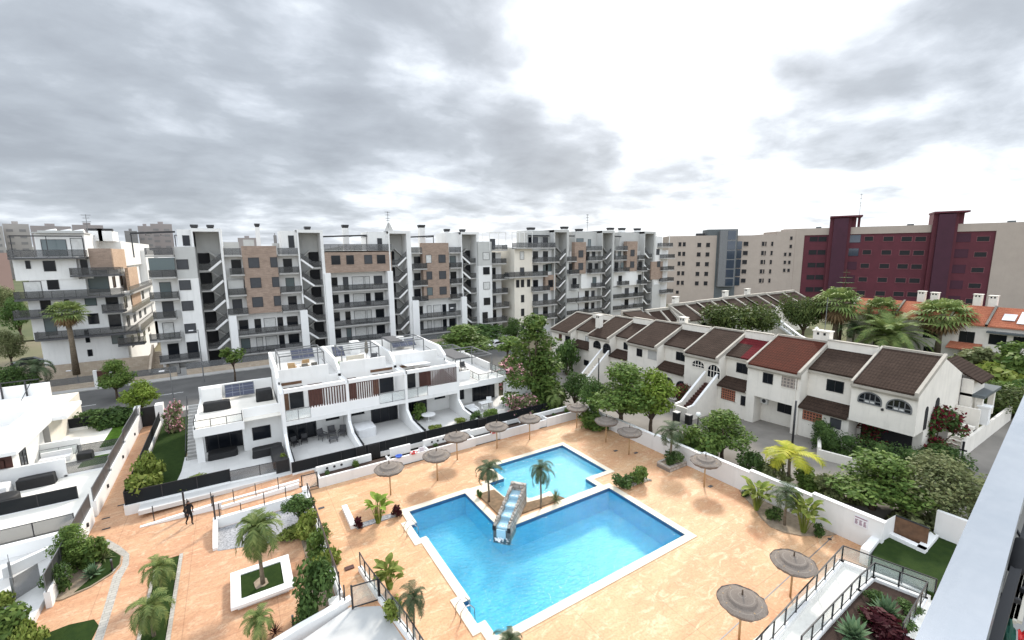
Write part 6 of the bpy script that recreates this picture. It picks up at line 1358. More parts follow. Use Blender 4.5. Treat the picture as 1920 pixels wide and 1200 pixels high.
def roof_x(t, x0, z0, x1, z1, ya, yb, m, name='roof'):
    """sheet falling towards -X from a ridge at x1; tiles with thickness"""
    return MB().extr([(x0,ya,z0),(x1,ya,z1),(x1,ya,z1-.16),(x0,ya,z0-.16)], (0,yb-ya,0)).build(name, M[m], t)
ROWS = [(54.4,59.3,None,5.0),(45.7,50.0,54.4,5.4),(37.2,42.2,45.7,5.7),(28.7,33.1,37.2,5.95),(20.2,25.4,28.7,6.2),(11.6,16.1,20.2,6.5)]
LAB = ['cream terraced house with a dark roof, first in the row behind the tall street tree','terraced house with two arched windows and a chimney on its dark roof','terraced house with a closed pale shutter under a dark roof','terraced house with arched blue framed windows and a long outside stair','terraced house with the red and crimson tiled roof','white end terraced house with two large arched windows and red flowering climber']
HS = []
RXR = 50.4
for i, (y0, y1, y2, ze) in enumerate(ROWS):
    t = thing('terraced_house', LAB[i], 'house', (49, y0+3, rz_(y0)), 'terraced houses with dark roofs along the lane'); HS.append(t); gz = rz_(y0)-.4; zr = ze+2.3
    w = MB()
    if i == 5: w.box(FX, 56, y0, y1, 2.9, ze); w.box(47.2, 56, y0, y1, gz-.4, 2.9)
    elif i == 4: w.box(FX, 56, y0, y1, 2.75, ze); w.box(46.6, 56, y0, y1, gz, 2.75); w.box(FX,46.6,y0,y0+.6,gz,2.75); w.box(FX,46.6,y1-.9,y1,gz,2.75)
    else: w.box(FX, 56, y0, y1, gz, ze)
    w.extr([(FX+.02,y0+.002,ze),(RXR,y0+.002,zr-.2),(56,y0+.002,ze-.1)], (0,.25,0)); w.extr([(FX+.02,y1-.252,ze),(RXR,y1-.252,zr-.2),(56,y1-.252,ze-.1)], (0,.25,0))
    if y2: w.box(RX, 56, y1, y2, gz, ze-.0); w.box(45.25, RX, y1, y2, gz, 2.95); w.box(49.75, 50.15, y1, y2, ze, zr+.0)
    w.box(55.8,56,y0,y2 or y1,gz,ze)
    w.build('wall', M['white_aged'], t)
    rm = 'roof_red' if i == 4 else 'roof_dark'
    roof_x(t, FX-.35, ze-.02, RXR, zr, y0+.22, y1-.2, rm)
    MB().extr([(RXR,y0+.22,zr),(56.3,y0+.22,ze-.3),(56.3,y0+.22,ze-.46),(RXR,y0+.22,zr-.16)], (0,y1-y0-.42,0)).build('roof', M[rm], t)
    c = MB(); c.box(FX-.38,FX-.02,y0,y1,ze-.42,ze-.2); c.box(FX-.18,FX-.0,y0,y1,ze-.62,ze-.421)
    c.extr([(FX-.42,y0-.06,ze-.3),(RXR+.1,y0-.06,zr-.18),(RXR+.1,y0-.06,zr+.2),(FX-.42,y0-.06,ze+.10)], (0,.24,0)); c.extr([(FX-.42,y1-.2,ze-.3),(RXR+.1,y1-.2,zr-.18),(RXR+.1,y1-.18,zr+.12),(FX-.42,y1-.18,ze+.05)], (0,.17,0))
    c.box(RXR-.12,RXR+.14,y0+.2,y1-.2,zr-.1,zr+.14)
    if y2: c.box(RX-.3,RX-.02,y1+.02,y2,ze-.36,ze-.12); c.box(49.7,50.2,y1+.03,y2,zr+.0,zr+.1); c.box(45.05,45.25,y1+.03,y2,2.72,3.0)
    c.split('cornice', M['cornice'], t)
    if y2:
        if i == 4:
            ym = (y1+y2)/2-.1; roof_x(t, RX-.3, ze+.02, 49.7, ze+1.55, y1+.03, ym, 'roof_crimson'); roof_x(t, RX-.3, ze+.02, 48.6, ze+1.06, ym, y2-.06, 'roof_dark'); roof_x(t, 48.6, ze+1.06, 49.7, ze+1.55, ym, y2-.06, 'roof_crimson')
        else: roof_x(t, RX-.3, ze+.02, 49.7, ze+1.55, y1+.03, y2-.06, 'roof_dark')
        roof_x(t, 44.9, 2.98, RX, 3.75, y1+.08, y2-.02, 'roof_dark', 'porch_roof')
h1, h2, h3, h4, h5, h6 = HS
ww(h6,'a8',965,405,1090,505,FX,'arch','curtain'); ww(h6,'a8',1130,445,1265,550,FX,'arch','curtain'); ww(h6,'a8',778,338,870,432,RX); ww(h6,'a8',640,500,745,608,45.25,'lat','lattice'); ww(h6,'a8',797,562,855,640,45.25,'door','shutter')
p = on_x(*pxw('a8',1100,520), FX); MB().lathe([(0,-.12),(.1,-.06),(.1,.1),(0,.14)], (FX-.12,p.y,p.z), 8).build('wall_lantern', M['dark'], h6)
MB().box(47.15,47.2,12.2,15.8,gz+.2,2.6).build('recess_shade', M['room'], h6)  # dark sheet painting in the shade of the recess under the overhang
ww(h5,'a8',407,300,460,378,FX); ww(h5,'a8',517,318,603,408,FX,'lat','lattice_pale'); ww(h5,'a8',253,243,320,320,RX); ww(h5,'a8',166,388,243,480,45.25,'lat','lattice'); ww(h5,'a8',278,435,326,510,45.25); ww(h5,'a8',492,468,575,556,46.6)
a = on_x(*pxw('a8',415,465), 46.6); MB().box(46.25,46.6,a.y-.45,a.y+.3,a.z-.3,a.z+.25).build('air_conditioner', M['white'], h5); MB().cyl((46.24,a.y-.1,a.z),(46.22,a.y-.1,a.z),.2).build('fan_grille', M['shutter'], h5)
w = MB().bar((FX-.08,20.6,0),(FX-.08,20.6,6),.08); w.build('drain_pipe', M['white_aged'], h5)
ww(h4,'a7',1478,490,1575,577,FX,'arch','blue_glass'); ww(h4,'a7',1605,522,1703,668,FX,'arch','blue_glass'); ww(h4,'a7',1345,428,1420,520,RX); ww(h4,'a7',1240,632,1315,722,45.25,'arch','x'); ww(h4,'a7',1350,662,1430,760,45.25,'arch','x')
ww(h3,'a7',1022,402,1065,480,FX); ww(h3,'a7',1115,408,1183,510,FX,'door','concrete'); ww(h3,'a7',915,352,955,425,RX); ww(h3,'a7',825,520,885,600,45.25,'door','concrete'); ww(h3,'a7',1120,600,1190,680,FX)
ww(h2,'a7',670,337,725,412,FX,'arch','x'); ww(h2,'a7',750,358,805,462,FX,'arch','x'); ww(h2,'a7',603,302,645,360,RX,'win','curtain'); ww(h2,'a7',590,495,640,560,45.25)
ww(h1,'a7',385,285,408,350,FX,'door','wood_red'); ww(h1,'a7',437,298,477,368,FX)
def rchim(t, x, y, z0, h, w_=.7, d_=.9):
    MB().box(x,x+w_,y,y+d_,z0,z0+h).build('chimney', M['white_aged'], t); c = MB().box(x-.08,x+w_+.08,y-.08,y+d_+.08,z0+h,z0+h+.1); c.build('chimney_cap', M['white_aged'], t); o = MB()
    for k in (.3,.7): o.box(x-.015,x,y+d_*k-.1,y+d_*k+.1,z0+h-.35,z0+h-.1)
    o.split('chimney_opening', M['room'], t)
rchim(h5, 50.3, 20.3, 8.0, 1.5, .8, 1.5); rchim(h2, 46.6, 49.4, 6.2, 1.9); rchim(h3, 50.3, 37.2, 7.4, 1.5)
w = MB().bar((50.6,20.9,9.6),(50.6,20.9,13),.05).build('aerial', M['grey_metal'], h5); MB().lathe([(0,-.2),(.2,0),(0,.2)], (50.5,21.6,9.75), 10).build('globe', M['lamp_glass'], h5)
# white gable wall of the end house with narrow arched niches, back annex
for y_px, X0 in ((0,0),):
    for (xa, xb, ztop) in ((47.0,47.7,5.0),(49.3,50.3,5.3)):
        k = 8; c = (xa+xb)/2; r = (xb-xa)/2; MB().extr([(xa,11.57,3.0),(xb,11.57,3.0)]+[(c+r*math.cos(j*PI/k),11.57,ztop-r+r*math.sin(j*PI/k)) for j in range(k+1)], (0,.04,0)).build('arched_niche', M['room'], h6)
MB().extr([(56,10.8,2.9),(56,15.8,2.9),(56,15.8,6.0),(56,10.8,6.0)], (3.6,0,0)).build('annex_wall', M['white_aged'], h6); MB().extr([(55.9,10.3,5.7),(59.9,10.3,5.7),(59.9,13,7.2),(55.9,13,7.2)], (0,0,.15)).build('annex_roof', M['roof_dark'], h6)
# outside stairs running out from the facade
def outstair(t, y0, y1, zt, x1, zb, gz, solid=True):
    s = MB(); n = 11
    for k in range(n): xa = FX-(FX-x1)*(k+1)/n; s.box(xa, xa+(FX-x1)/n+.02, y0, y1, gz, zt-(zt-zb)*(k+1)/n)
    s.build('stair', M['wood_red' if solid else 'white_aged'], t); w = MB()
    for y in (y0-.22, y1): w.extr([(FX,y,gz-.3),(x1-.9,y,gz-.3),(x1-.9,y,zb+.55),(x1,y,zb+.6),(FX,y,zt+1.0)], (0,.22,0))
    w.box(x1-1.1,x1-.88,y0-.22,y1+.22,gz-.3,zb+.5); w.split('stair_wall', M['white_aged'], t)
    c = MB()
    for y in (y0-.24, y1-.02): c.extr([(FX-.02,y,zt+1.0),(x1,y,zb+.6),(x1-.92,y,zb+.55),(x1-.92,y,zb+.63),(x1,y,zb+.69),(FX-.02,y,zt+1.09)], (0,.26,0))
    c.split('stair_coping', M['white_bright'], t)
outstair(h4, 28.9, 30.2, 3.0, 41.0, .6, -1); outstair(h2, 45.9, 47.1, 2.6, 41.0, -.4, -2, False)
# front yard walls of the end house, lane side stairs
t = thing('garden_wall', 'white garden wall with steps and a pillar climbing beside the end terraced house', 'wall', (52, 10.5, 0))
MB().box(50.4,66,9.75,9.95,-.6,1.9).box(49.6,50.4,9.75,9.95,-.6,1.2).box(55.0,55.2,9.95,11.5,0,3.6).box(51.2,51.5,11.0,11.6,0,2.6).build('wall_body', M['white_aged'], t)
s = MB()
for k in range(9): s.box(50.6+k*.38,54.2,9.96,11.3,-.2,.2+k*.26)
s.build('stair', M['white_aged'], t); MB().box(56.5,57.3,9.7,10.4,1.9,3.5).box(56.4,57.4,9.6,10.5,3.5,3.65).build('pillar', M['white_bright'], t)
pg = thing('pergola', 'small dark topped pergola on pale posts beside the end terraced house', 'pergola', (58,12,3)); [MB().box(x,x+.4,y,y+.4,2,4.4).build('post', M['white_aged'], pg) for x in (56.6,60.5) for y in (10.2,)]; MB().box(56.0,61.5,10.0,12.2,4.4,4.65).build('pergola_roof', M['slate'], pg)
cr = thing('figure_ornament', 'dark cross shaped ornament on the low wall by the end house steps', 'ornament', (50.1,9.7,1)); MB().bar((50.0,9.7,.2),(50.0,9.7,2.0),.13).build('upright', M['dark'], cr); MB().bar((50.0,9.45,1.25),(50.0,9.95,1.25),.13).build('crossbar', M['dark'], cr)
yw = thing('yard_wall', 'low white wall holding the dark hedge of the end house', 'wall', (42,14,0)); MB().prism([(41.2,16.4),(45.2,18.2),(45.1,18.4),(41.0,16.6)], -.4, 1.15).prism([(41.0,16.6),(41.25,16.5),(42.6,10.4),(42.35,10.35)], -.4, .95).build('wall_body', M['white_aged'], yw)

# ---------------------------------------------------------------- second row, ridge along X, facades facing -Y
ZE, ZR, YE, YR = 5.3, 7.5, 49.6, 53.8
LX = [(62.0,68.2),(68.2,76.0),(76.0,84.0),(84.0,92.0),(92.0,100.5),(100.5,113)]
for i, (a, b) in enumerate(LX):
    lab = ['dark roofed house of the second row with the cream gable end','dark roofed house of the second row, left of the pine','dark roofed house of the second row directly behind the pine','dark roofed house of the second row, right of the pine top','dark roofed house of the second row with arches above the white balustrade','dark roofed house at the far end of the second row'][i]
    t = thing('terraced_house', lab, 'house', ((a+b)/2, 53, -1), 'second row of dark roofed houses'); m_ = a+(b-a)*.55; dz = [-.55,0,.1,.2,.2,.15][i]; ye = YE-(.0 if i else -1.5)
    MB().box(a,b,ye+.4,58,-2,ZE+dz-.1).extr([(a,ye+.4,ZE+dz-.1),(a,58,ZE+dz-.1),(a,58,ZE+dz),(a,YR,ZR+dz-.2)], (.25,0,0)).extr([(b-.25,ye+.4,ZE+dz-.1),(b-.25,58,ZE+dz-.1),(b-.25,58,ZE+dz),(b-.25,YR,ZR+dz-.2)], (.25,0,0)).build('wall', M['cream' if i == 0 else 'white_aged'], t)
    for (u, v, d) in ((a+.15,m_-.1,0),(m_+.1,b-.15,.9)):
        r = MB().extr([(u,ye+d,ZE+dz+d*.5),(u,YR,ZR+dz),(u,YR,ZR+dz-.16),(u,ye+d,ZE+dz+d*.5-.16)], (v-u,0,0)); r.extr([(u,YR,ZR+dz),(u,58.3,ZE+dz-.1),(u,58.3,ZE+dz-.26),(u,YR,ZR+dz-.16)], (v-u,0,0)); r.build('roof', M['roof_dark'], t)
    c = MB()
    for x in (a,m_,b): c.extr([(x-.17,ye-.1,ZE+dz-.1),(x-.17,YR+.1,ZR+dz-.1),(x-.17,YR+.1,ZR+dz+.25),(x-.17,ye-.1,ZE+dz+.25)], (.34,0,0))
    c.box(a,b,YR-.1,YR+.5,ZR+dz-.05,ZR+dz+.4); c.split('cornice', M['cornice'], t)
    for x in (a+1.2,a+4.2): pane_y(t, x, x+1.3, 3.0, 4.5, ye+.4, 'window', 'pane', 'dark', 0)
    if i in (1,3,4): rchim(t, a+2, YR+.5, ZR+dz, 1.5, 1.2, .7)
gw = thing('terraced_house', 'white back wall and lower dark roof between the two rows of dark roofed houses', 'house', (60,52,0)); MB().box(57.5,61.8,50.0,60,-2,5.6).build('wall', M['white_aged'], gw); MB().extr([(57.3,49.6,5.55),(61.7,49.6,5.55),(61.7,55,7.0),(57.3,55,7.0)], (0,0,.15)).build('roof', M['roof_dark'], gw); MB().box(57.2,61.9,55,55.4,5.6,7.4).split('cornice', M['cornice'], gw)
bs = thing('balustrade', 'white outdoor stair balustrade running down behind the crimson roof', 'balustrade', (88,40,2)); mb = MB(); A, B2 = g(1450,592,4.6), g(1500,630,3.0); C2 = g(1522,640,2.6)
for p, q in ((A,B2),(B2,C2)):
    mb.bar(p,q,.35,.3); mb.bar(p-Vector((0,0,1.0)),q-Vector((0,0,1.0)),.4,.4)
    for k in range(12): c = p+(q-p)*k/11; mb.bar(c-Vector((0,0,1)),c,.14)
mb.build('handrail', M['white_bright'], bs); MB().extr([A-Vector((0,0,1.1)),C2-Vector((0,0,1.1)),C2-Vector((0,0,4)),A-Vector((0,0,5))], (.3,.1,0)).split('stair_wall', M['white_aged'], bs)

# ---------------------------------------------------------------- orange roofed houses at the right (facades face -X)
for i, (ya, yb) in enumerate(((30.6,37.6),(23.4,30.6),(18.9,23.4),(13.2,18.9))):
    lab = ['orange roofed house farthest left, mostly behind palms','orange roofed house with twin chimneys behind the thick palm','orange roofed house with a small red porch roof','orange roofed house with white solar panels and dark awnings'][i]
    t = thing('terraced_house', lab, 'house', (104,(ya+yb)/2,-1), 'houses with orange tiled roofs'); ze, zr, x0, xr = 5.5, 8.1, 99.9, 104.4
    MB().box(x0+.5,110,ya,yb,-2,ze).extr([(x0+.5,ya,ze-.01),(xr,ya,zr-.2),(110,ya,ze-.01)], (0,.25,0)).extr([(x0+.5,yb-.25,ze-.01),(xr,yb-.25,zr-.2),(110,yb-.25,ze-.01)], (0,.25,0)).build('wall', M['white_aged'], t)
    MB().extr([(x0,ya+.1,ze),(xr,ya+.1,zr),(110.2,ya+.1,ze),(110.2,ya+.1,ze-.2),(xr,ya+.1,zr-.2),(x0,ya+.1,ze-.2)], (0,yb-ya-.2,0)).build('roof', M['roof_orange'], t)
    c = MB(); [c.extr([(x0-.1,y-.15,ze-.1),(xr,y-.15,zr-.1),(xr,y-.15,zr+.2),(x0-.1,y-.15,ze+.2)], (0,.3,0)) for y in (ya,yb)]; c.split('cornice', M['cornice'], t)
    if i in (1,2): rchim(t, xr+.2, yb-2.6, zr-.2, 2.0, 1.0, 1.0); rchim(t, xr+.2, yb-4.4, zr-.2, 1.9, 1.0, 1.0)
    if i == 3:
        for (u, v, p0, p1) in ((.30,.62,16.2,17.6),(.18,.78,14.0,15.9)):
            P = lambda k, y: (x0+(xr-x0)*k, y, ze+(zr-ze)*k+.12); o = MB().extr([P(u,p0),P(u,p1),P(v,p1),P(v,p0)], (-.05,0,.08)).build('solar_panel', M['sign_white'], t)
        for y in (14.0,16.6): MB().box(x0+.45,x0+.5,y,y+1.9,2.6,4.2).build('window', M['pane'], t)
        MB().box(x0-.6,x0+.5,13.6,18.7,4.45,4.7).build('awning', M['slate'], t); MB().box(x0+.1,x0+.5,13.4,18.7,-1,.9).build('garage_opening', M['room'], t)
    else:
        pane_x(t, ya+1.2, ya+3.0, 2.4, 4.2, x0+.5, 'window', 'pane', 'dark', 1); 
        if i == 2: MB().extr([(x0-1.6,ya+.2,1.6),(x0+.5,ya+.2,2.4),(x0+.5,ya+.2,2.2),(x0-1.6,ya+.2,1.45)], (0,3.8,0)).build('porch_roof', M['roof_orange'], t)
        pane_x(t, ya+1.4, ya+2.7, -.6, .9, x0+.5, 'window', 'pane', 'dark', 0)
struct('garden_ground', MB().box(56,135,5,52,-2.1,-.55), basic('garden_soil', (.13,.12,.06), .95, .25, .4, (.07,.09,.03)))
# ---------------------------------------------------------------- vegetation
def proj(p):
    v = Vector(p)-EYE; z = v.dot(FW); return 960+FOC*v.dot(RT)/z, 600-FOC*v.dot(UP)/z, z
def hgt(b, py):
    lo, hi = b[2], b[2]+40
    for _ in range(40):
        m_ = (lo+hi)/2
        if proj((b[0],b[1],m_))[1] > py: lo = m_
        else: hi = m_
    return lo-b[2]
def wid(b, px): return px*proj((b[0],b[1],b[2]+1))[2]/FOC
def leafblob(mb, blobs, n, size, rb, flat=.0, up=.35):
    """n small leaf faces spread through the clumps of a crown"""
    wts = [b[3]**2 for b in blobs]
    for _ in range(n):
        cx, cy, cz, r, sq = rb.choices(blobs, wts)[0]
        d = Vector((rb.gauss(0,1), rb.gauss(0,1), rb.gauss(0,1))).normalized(); k = r*(.45+.55*rb.random()**.5)*(1+.12*rb.gauss(0,1))
        c = Vector((cx,cy,cz))+Vector((d.x*k, d.y*k, d.z*k*sq))
        nrm = (d*.6+Vector((rb.gauss(0,.55),rb.gauss(0,.55),rb.gauss(up,.55)))).normalized(); a = nrm.orthogonal().normalized(); ang = rb.random()*6.28
        a = a*math.cos(ang)+nrm.cross(a)*math.sin(ang); b = nrm.cross(a); s = size*rb.uniform(.6,1.35); w = s*rb.uniform(.42,.7)
        mb.face([c-a*s, c-b*w+a*s*.1, c+a*s, c+b*w+a*s*.1])
def measure(t, mb):
    xs = sorted(v[0] for v in mb.v); ys = sorted(v[1] for v in mb.v); zs = sorted(v[2] for v in mb.v); k = len(xs)//66
    t['_h'] = zs[-1-k]; t['_w'] = ((xs[-1-k]-xs[k])+(ys[-1-k]-ys[k]))/2*1.14
def clumps(rb, n, R_, H, z0, shape='round', rmin=.28, rmax=.48):
    out = []
    for i in range(n):
        u = rb.random(); th = rb.random()*6.28
        if shape == 'round': z = z0+H*(.12+.8*u); rr = R_*math.sqrt(max(.05, 1-(2*u-.85)**2))*rb.uniform(.25,.78)
        elif shape == 'tall': z = z0+H*u; rr = R_*(1-.62*u)*rb.uniform(.2,.85)*1.05
        elif shape == 'flat': z = z0+H*(.4+.5*u); rr = R_*math.sqrt(rb.random())*.85
        r = R_*rb.uniform(rmin, rmax)*(1-.35*u if shape == 'tall' else 1); out.append((rr*math.cos(th), rr*math.sin(th), z, r, rb.uniform(.6,.9)))
    return out
def tree(name, mat, seed, n=2600, shape='round', R_=2.0, H=4.0, tr=1.6, leaf=.16, trunk_r=.14, nb=22, lean=0.0):
    rb = random.Random(seed); t = thing(name, 'x', 'tree'); tk = MB(); bl = clumps(rb, nb, R_, H, tr, shape)
    tk.tube([(0,0,-.3),(lean*.3,.05,tr*.5),(lean,0,tr),(lean*1.1,.05,tr+H*.45)], [trunk_r*1.3,trunk_r,trunk_r*.8,trunk_r*.3], 8)
    for b in bl[:9]: tk.tube([(lean*.8,0,tr*.8),((b[0]+lean)*.5,b[1]*.5,tr+(b[2]-tr)*.45),(b[0],b[1],b[2])], [trunk_r*.5,trunk_r*.32,.02], 5)
    tk.build('trunk', M['bark'], t, True); cr = MB(); leafblob(cr, bl, n, leaf, rb); cr.build('crown', M[mat], t); measure(t, cr); return t
def bush(name, mat, seed, n=900, R_=1.0, H=1.2, leaf=.12, nb=9, cat='bush', mat2=None):
    rb = random.Random(seed); t = thing(name, 'x', cat); bl = clumps(rb, nb, R_, H, 0.0, 'round', .35, .55); cr = MB(); leafblob(cr, bl, n, leaf, rb); cr.build('foliage', M[mat], t)
    st = MB(); [st.tube([(0,0,-.1),(b[0]*.5,b[1]*.5,b[2]*.5),(b[0],b[1],b[2])], [.04,.03,.012], 5) for b in bl[:6]]; st.build('stem', M['bark'], t)
    if mat2: fl = MB(); leafblob(fl, [(x,y,z+.05,r*1.08,s) for x,y,z,r,s in bl], n if mat2 == 'flower_red' else n//2, leaf*.85, rb, up=.6); fl.build('flower', M[mat2], t)
    measure(t, cr); return t
def frond(mb, base, az, el, L, droop, rb, nl=18, w=.5, lw=.035, vee=.5):
    """feather frond: curved rib with paired leaflets"""
    pts = []; p = Vector(base); e = el
    for i in range(9): pts.append(p.copy()); p = p+Vector((math.cos(az)*math.cos(e), math.sin(az)*math.cos(e), math.sin(e)))*(L/8); e -= droop/8*(1+.8*i/8)
    for a, b in zip(pts, pts[1:]): mb.bar(a, b, .022, .018)
    side = Vector((-math.sin(az), math.cos(az), 0))
    for i in range(nl):
        u = .10+.9*i/nl; k = u*8; j = min(7, int(k)); c = pts[j]+(pts[j+1]-pts[j])*(k-j); t_ = (pts[j+1]-pts[j]).normalized(); up = side.cross(t_)
        ll = L*w*(.35+.65*math.sin(PI*min(1, u*.85+.12)))*rb.uniform(.85,1.1)
        for s in (-1,1):
            d = (side*s*.8+t_*.62+up*(vee*-.35)+Vector((0,0,-.18))).normalized(); q = c+d*ll+Vector((0,0,-ll*.12)); n = t_*lw; mb.face([c-n, c+d*ll*.5-n*.9, q, c+d*ll*.5+n*.9, c+n])
def palm(name, mat, seed, th=3.0, nf=22, L=1.5, tr=.11, droop=1.7, skirt=0, w=.33, lw=.03, el=(-.35,1.35), nl=18, bulge=True):
    rb = random.Random(seed); t = thing(name, 'x', 'palm'); prof = [(0,0,-.2),(.03,0,th*.3),(0,.03,th*.7),(0,0,th)]
    MB().tube(prof, [tr*1.35,tr,tr*.92,tr*.95], 9).build('trunk', M['palm_bark'], t, True)
    if bulge: MB().lathe([(tr*.9,th-.55),(tr*1.9,th-.25),(tr*1.7,th+.05),(tr*.7,th+.2)], (0,0,0), 9).build('crown_shaft', M['palm_bark'], t, True)
    cr = MB()
    for i in range(nf): frond(cr, (0,0,th), i*2.399+rb.uniform(-.2,.2), el[0]+(el[1]-el[0])*((i+.5)/nf)+rb.uniform(-.1,.1), L*rb.uniform(.85,1.12), droop*rb.uniform(.8,1.15), rb, nl, w, lw)
    cr.build('crown', M[mat], t)
    if skirt:
        sk = MB()
        for i in range(skirt): frond(sk, (0,0,th-.2), i*2.399, rb.uniform(-1.2,-.7), L*.75, .5, rb, 10, .3, lw)
        sk.build('dry_skirt', M['palm_skirt'], t)
    t['_h'] = th+L*.55; t['_w'] = L*1.75; return t
def fanpalm(name, mat, seed, th=7.0, nf=27, L=2.5, tr=.3, skirt=20):
    rb = random.Random(seed); t = thing(name, 'x', 'palm'); MB().tube([(0,0,-.2),(.05,0,th*.5),(0,0,th)], [tr*1.4,tr,tr*.9], 9).build('trunk', M['palm_bark'], t, True)
    def fans(mb, n, e0, e1, l):
        for i in range(n):
            az = i*2.399+rb.uniform(-.2,.2); e = e0+(e1-e0)*(i+.5)/n; d = Vector((math.cos(az)*math.cos(e), math.sin(az)*math.cos(e), math.sin(e))); b = Vector((0,0,th)); c = b+d*l*.62
            mb.bar(b, c, .035); s = Vector((-math.sin(az), math.cos(az), 0)); u = s.cross(d)
            for k in range(15):
                a = (k-7)/7*2.0; dd = (d*math.cos(a)+s*math.sin(a)).normalized(); ll = l*.62*(1-.22*abs(a)/2)*rb.uniform(.9,1.1); m1 = c+dd*ll*.65+u*.03; e2 = c+dd*ll+Vector((0,0,-ll*.38)); pw = dd.cross(u).normalized()*.045*l; mb.face([c, m1-pw, e2, m1+pw])
    cr = MB(); fans(cr, nf, -.55, 1.35, L); cr.build('crown', M[mat], t)
    if skirt: sk = MB(); fans(sk, skirt, -1.45, -.7, L*.95); sk.build('dry_skirt', M['palm_skirt'], t)
    t['_h'] = th+L*.9; t['_w'] = L*2.1; return t
def rosette(name, mat, seed, n=30, L=.55, w=.075, e0=.15, e1=1.3, cat='agave', dr=.35):
    rb = random.Random(seed); t = thing(name, 'x', cat); cr = MB()
    for i in range(n):
        az = i*2.399; e = e1-(e1-e0)*(i/n)**.8; d = Vector((math.cos(az)*math.cos(e), math.sin(az)*math.cos(e), math.sin(e))); s = Vector((-math.sin(az), math.cos(az), 0))*w*rb.uniform(.8,1.1); l = L*rb.uniform(.85,1.1); u = s.cross(d).normalized()
        a = Vector((0,0,.04)); m1 = a+d*l*.5-Vector((0,0,dr*l*.05)); e2 = a+d*l-Vector((0,0,dr*l*.35)); cr.face([a-s*.6, m1-s, m1-u*.012, a-u*.01]); cr.face([a+s*.6, a-u*.01, m1-u*.012, m1+s]); cr.face([m1-s, e2, m1-u*.012]); cr.face([m1+s, m1-u*.012, e2])
    cr.build('rosette_leaf', M[mat], t); MB().lathe([(.0,0),(w*1.2,0),(w,.08),(0,.14)], (0,0,0), 8).build('stem', M['bark'], t); t['_h'] = L; t['_w'] = 2*L; return t
def paddle(name, mat, seed, n=11, H=2.0, cat='plant'):
    rb = random.Random(seed); t = thing(name, 'x', cat); st, lf = MB(), MB()
    for i in range(n):
        az = i*2.399; sp = rb.uniform(.10,.42)*H; h = H*rb.uniform(.3,.8); b = Vector((math.cos(az)*.12, math.sin(az)*.12, 0)); k = Vector((math.cos(az)*sp*.7, math.sin(az)*sp*.7, h)); st.tube([b, b+(k-b)*.5+Vector((0,0,.1)), k], [.03,.022,.015], 5)
        d = Vector((math.cos(az)*.7, math.sin(az)*.7, rb.uniform(-.1,1.1))).normalized(); s = d.cross(Vector((0,0,1))).normalized(); u = s.cross(d); L = H*rb.uniform(.32,.48); W = L*.24; prev = None
        for j in range(6):
            v = j/5; c = k+d*L*v-Vector((0,0,L*.3*v*v)); ww_ = W*math.sin(PI*(v*.86+.09)); cur = (c-s*ww_+u*ww_*.25, c, c+s*ww_+u*ww_*.25)
            if prev: lf.face([prev[0],prev[1],cur[1],cur[0]]); lf.face([prev[1],prev[2],cur[2],cur[1]])
            prev = cur
    st.build('stem', M['leaf_lime'], t); lf.build('leaf', M[mat], t); t['_h'] = H; t['_w'] = H*.9; return t
def grow_at(proto, px, py, z, top, wpx, lab, group=None, rz=None, dz=0.0):
    """root a plant where its foot stands; size it by the height and width it shows"""
    b = g(px, py, z); h = hgt((b.x,b.y,z), top)
    if py-top > 25: b = g(px-.6*(proj((b.x,b.y,z+h*.7))[0]-px), py, z); h = hgt((b.x,b.y,z), top)
    w = wid((b.x,b.y,z+h*.6), wpx); sw = w/proto['_w']; sh = h/proto['_h']
    return put(proto, (b.x,b.y,z), rz if rz is not None else (px*.7) % 6.28, (sw,sw,sh), lab, group)

T = {}
T['round'] = tree('leafy_tree', 'leaf_mid', 31, 6500, 'round', 2.2, 4.4, 1.7, .125)
T['tall'] = tree('tall_tree', 'leaf_mid', 32, 10000, 'tall', 2.4, 7.2, .9, .135, .2, 46)
T['bright'] = tree('bright_tree', 'leaf_bright', 33, 4800, 'round', 1.8, 3.9, 1.3, .115, .12, 20)
T['dark'] = tree('dark_tree', 'leaf_dark', 34, 4400, 'round', 2.0, 3.4, 1.2, .115)
T['olive'] = tree('olive_tree', 'leaf_olive', 35, 7500, 'round', 2.6, 3.6, 1.6, .10, .16, 26)
T['pine'] = tree('pine_tree', 'leaf_pine', 36, 7000, 'flat', 3.6, 3.0, 2.2, .15, .22, 30)
T['young'] = tree('young_tree', 'leaf_mid', 37, 900, 'round', 1.1, 1.8, 2.2, .12, .06, 9)
T['topiary'] = tree('round_tree', 'leaf_dark', 38, 2600, 'round', 1.0, 1.3, .9, .07, .07, 14)
T['bush'] = bush('bush', 'leaf_mid', 41, 1100, 1.0, 1.3, .12); T['bushb'] = bush('bright_bush', 'leaf_lime', 42, 1000, 1.0, 1.2, .13); T['bushd'] = bush('dark_bush', 'leaf_dark', 43, 1500, 1.0, 1.4, .10, 12); T['busho'] = bush('grey_green_bush', 'leaf_olive', 44, 1100, 1.0, 1.2, .11)
T['pink'] = bush('oleander', 'leaf_olive', 45, 700, 1.0, 1.3, .11, 9, 'bush', 'flower_pink'); T['red'] = bush('bougainvillea', 'leaf_dark', 46, 1500, 1.2, 2.4, .11, 14, 'climber', 'flower_red'); T['purple'] = bush('purple_plant', 'leaf_purple', 47, 260, .35, .4, .07, 5, 'plant')
T['ball'] = bush('ball_shrub', 'leaf_dark', 48, 900, .45, .6, .05, 8)
T['feather'] = palm('palm', 'leaf_pool_palm', 51, 3.0, 19, 1.65, .09, 1.85, 0, .30, .04, (-.45,1.35), 15); T['plazapalm'] = palm('palm', 'leaf_palm', 52, 3.0, 30, 1.8, .12, 1.85, 0, .34, .042, (-.55,1.3), 19, False)
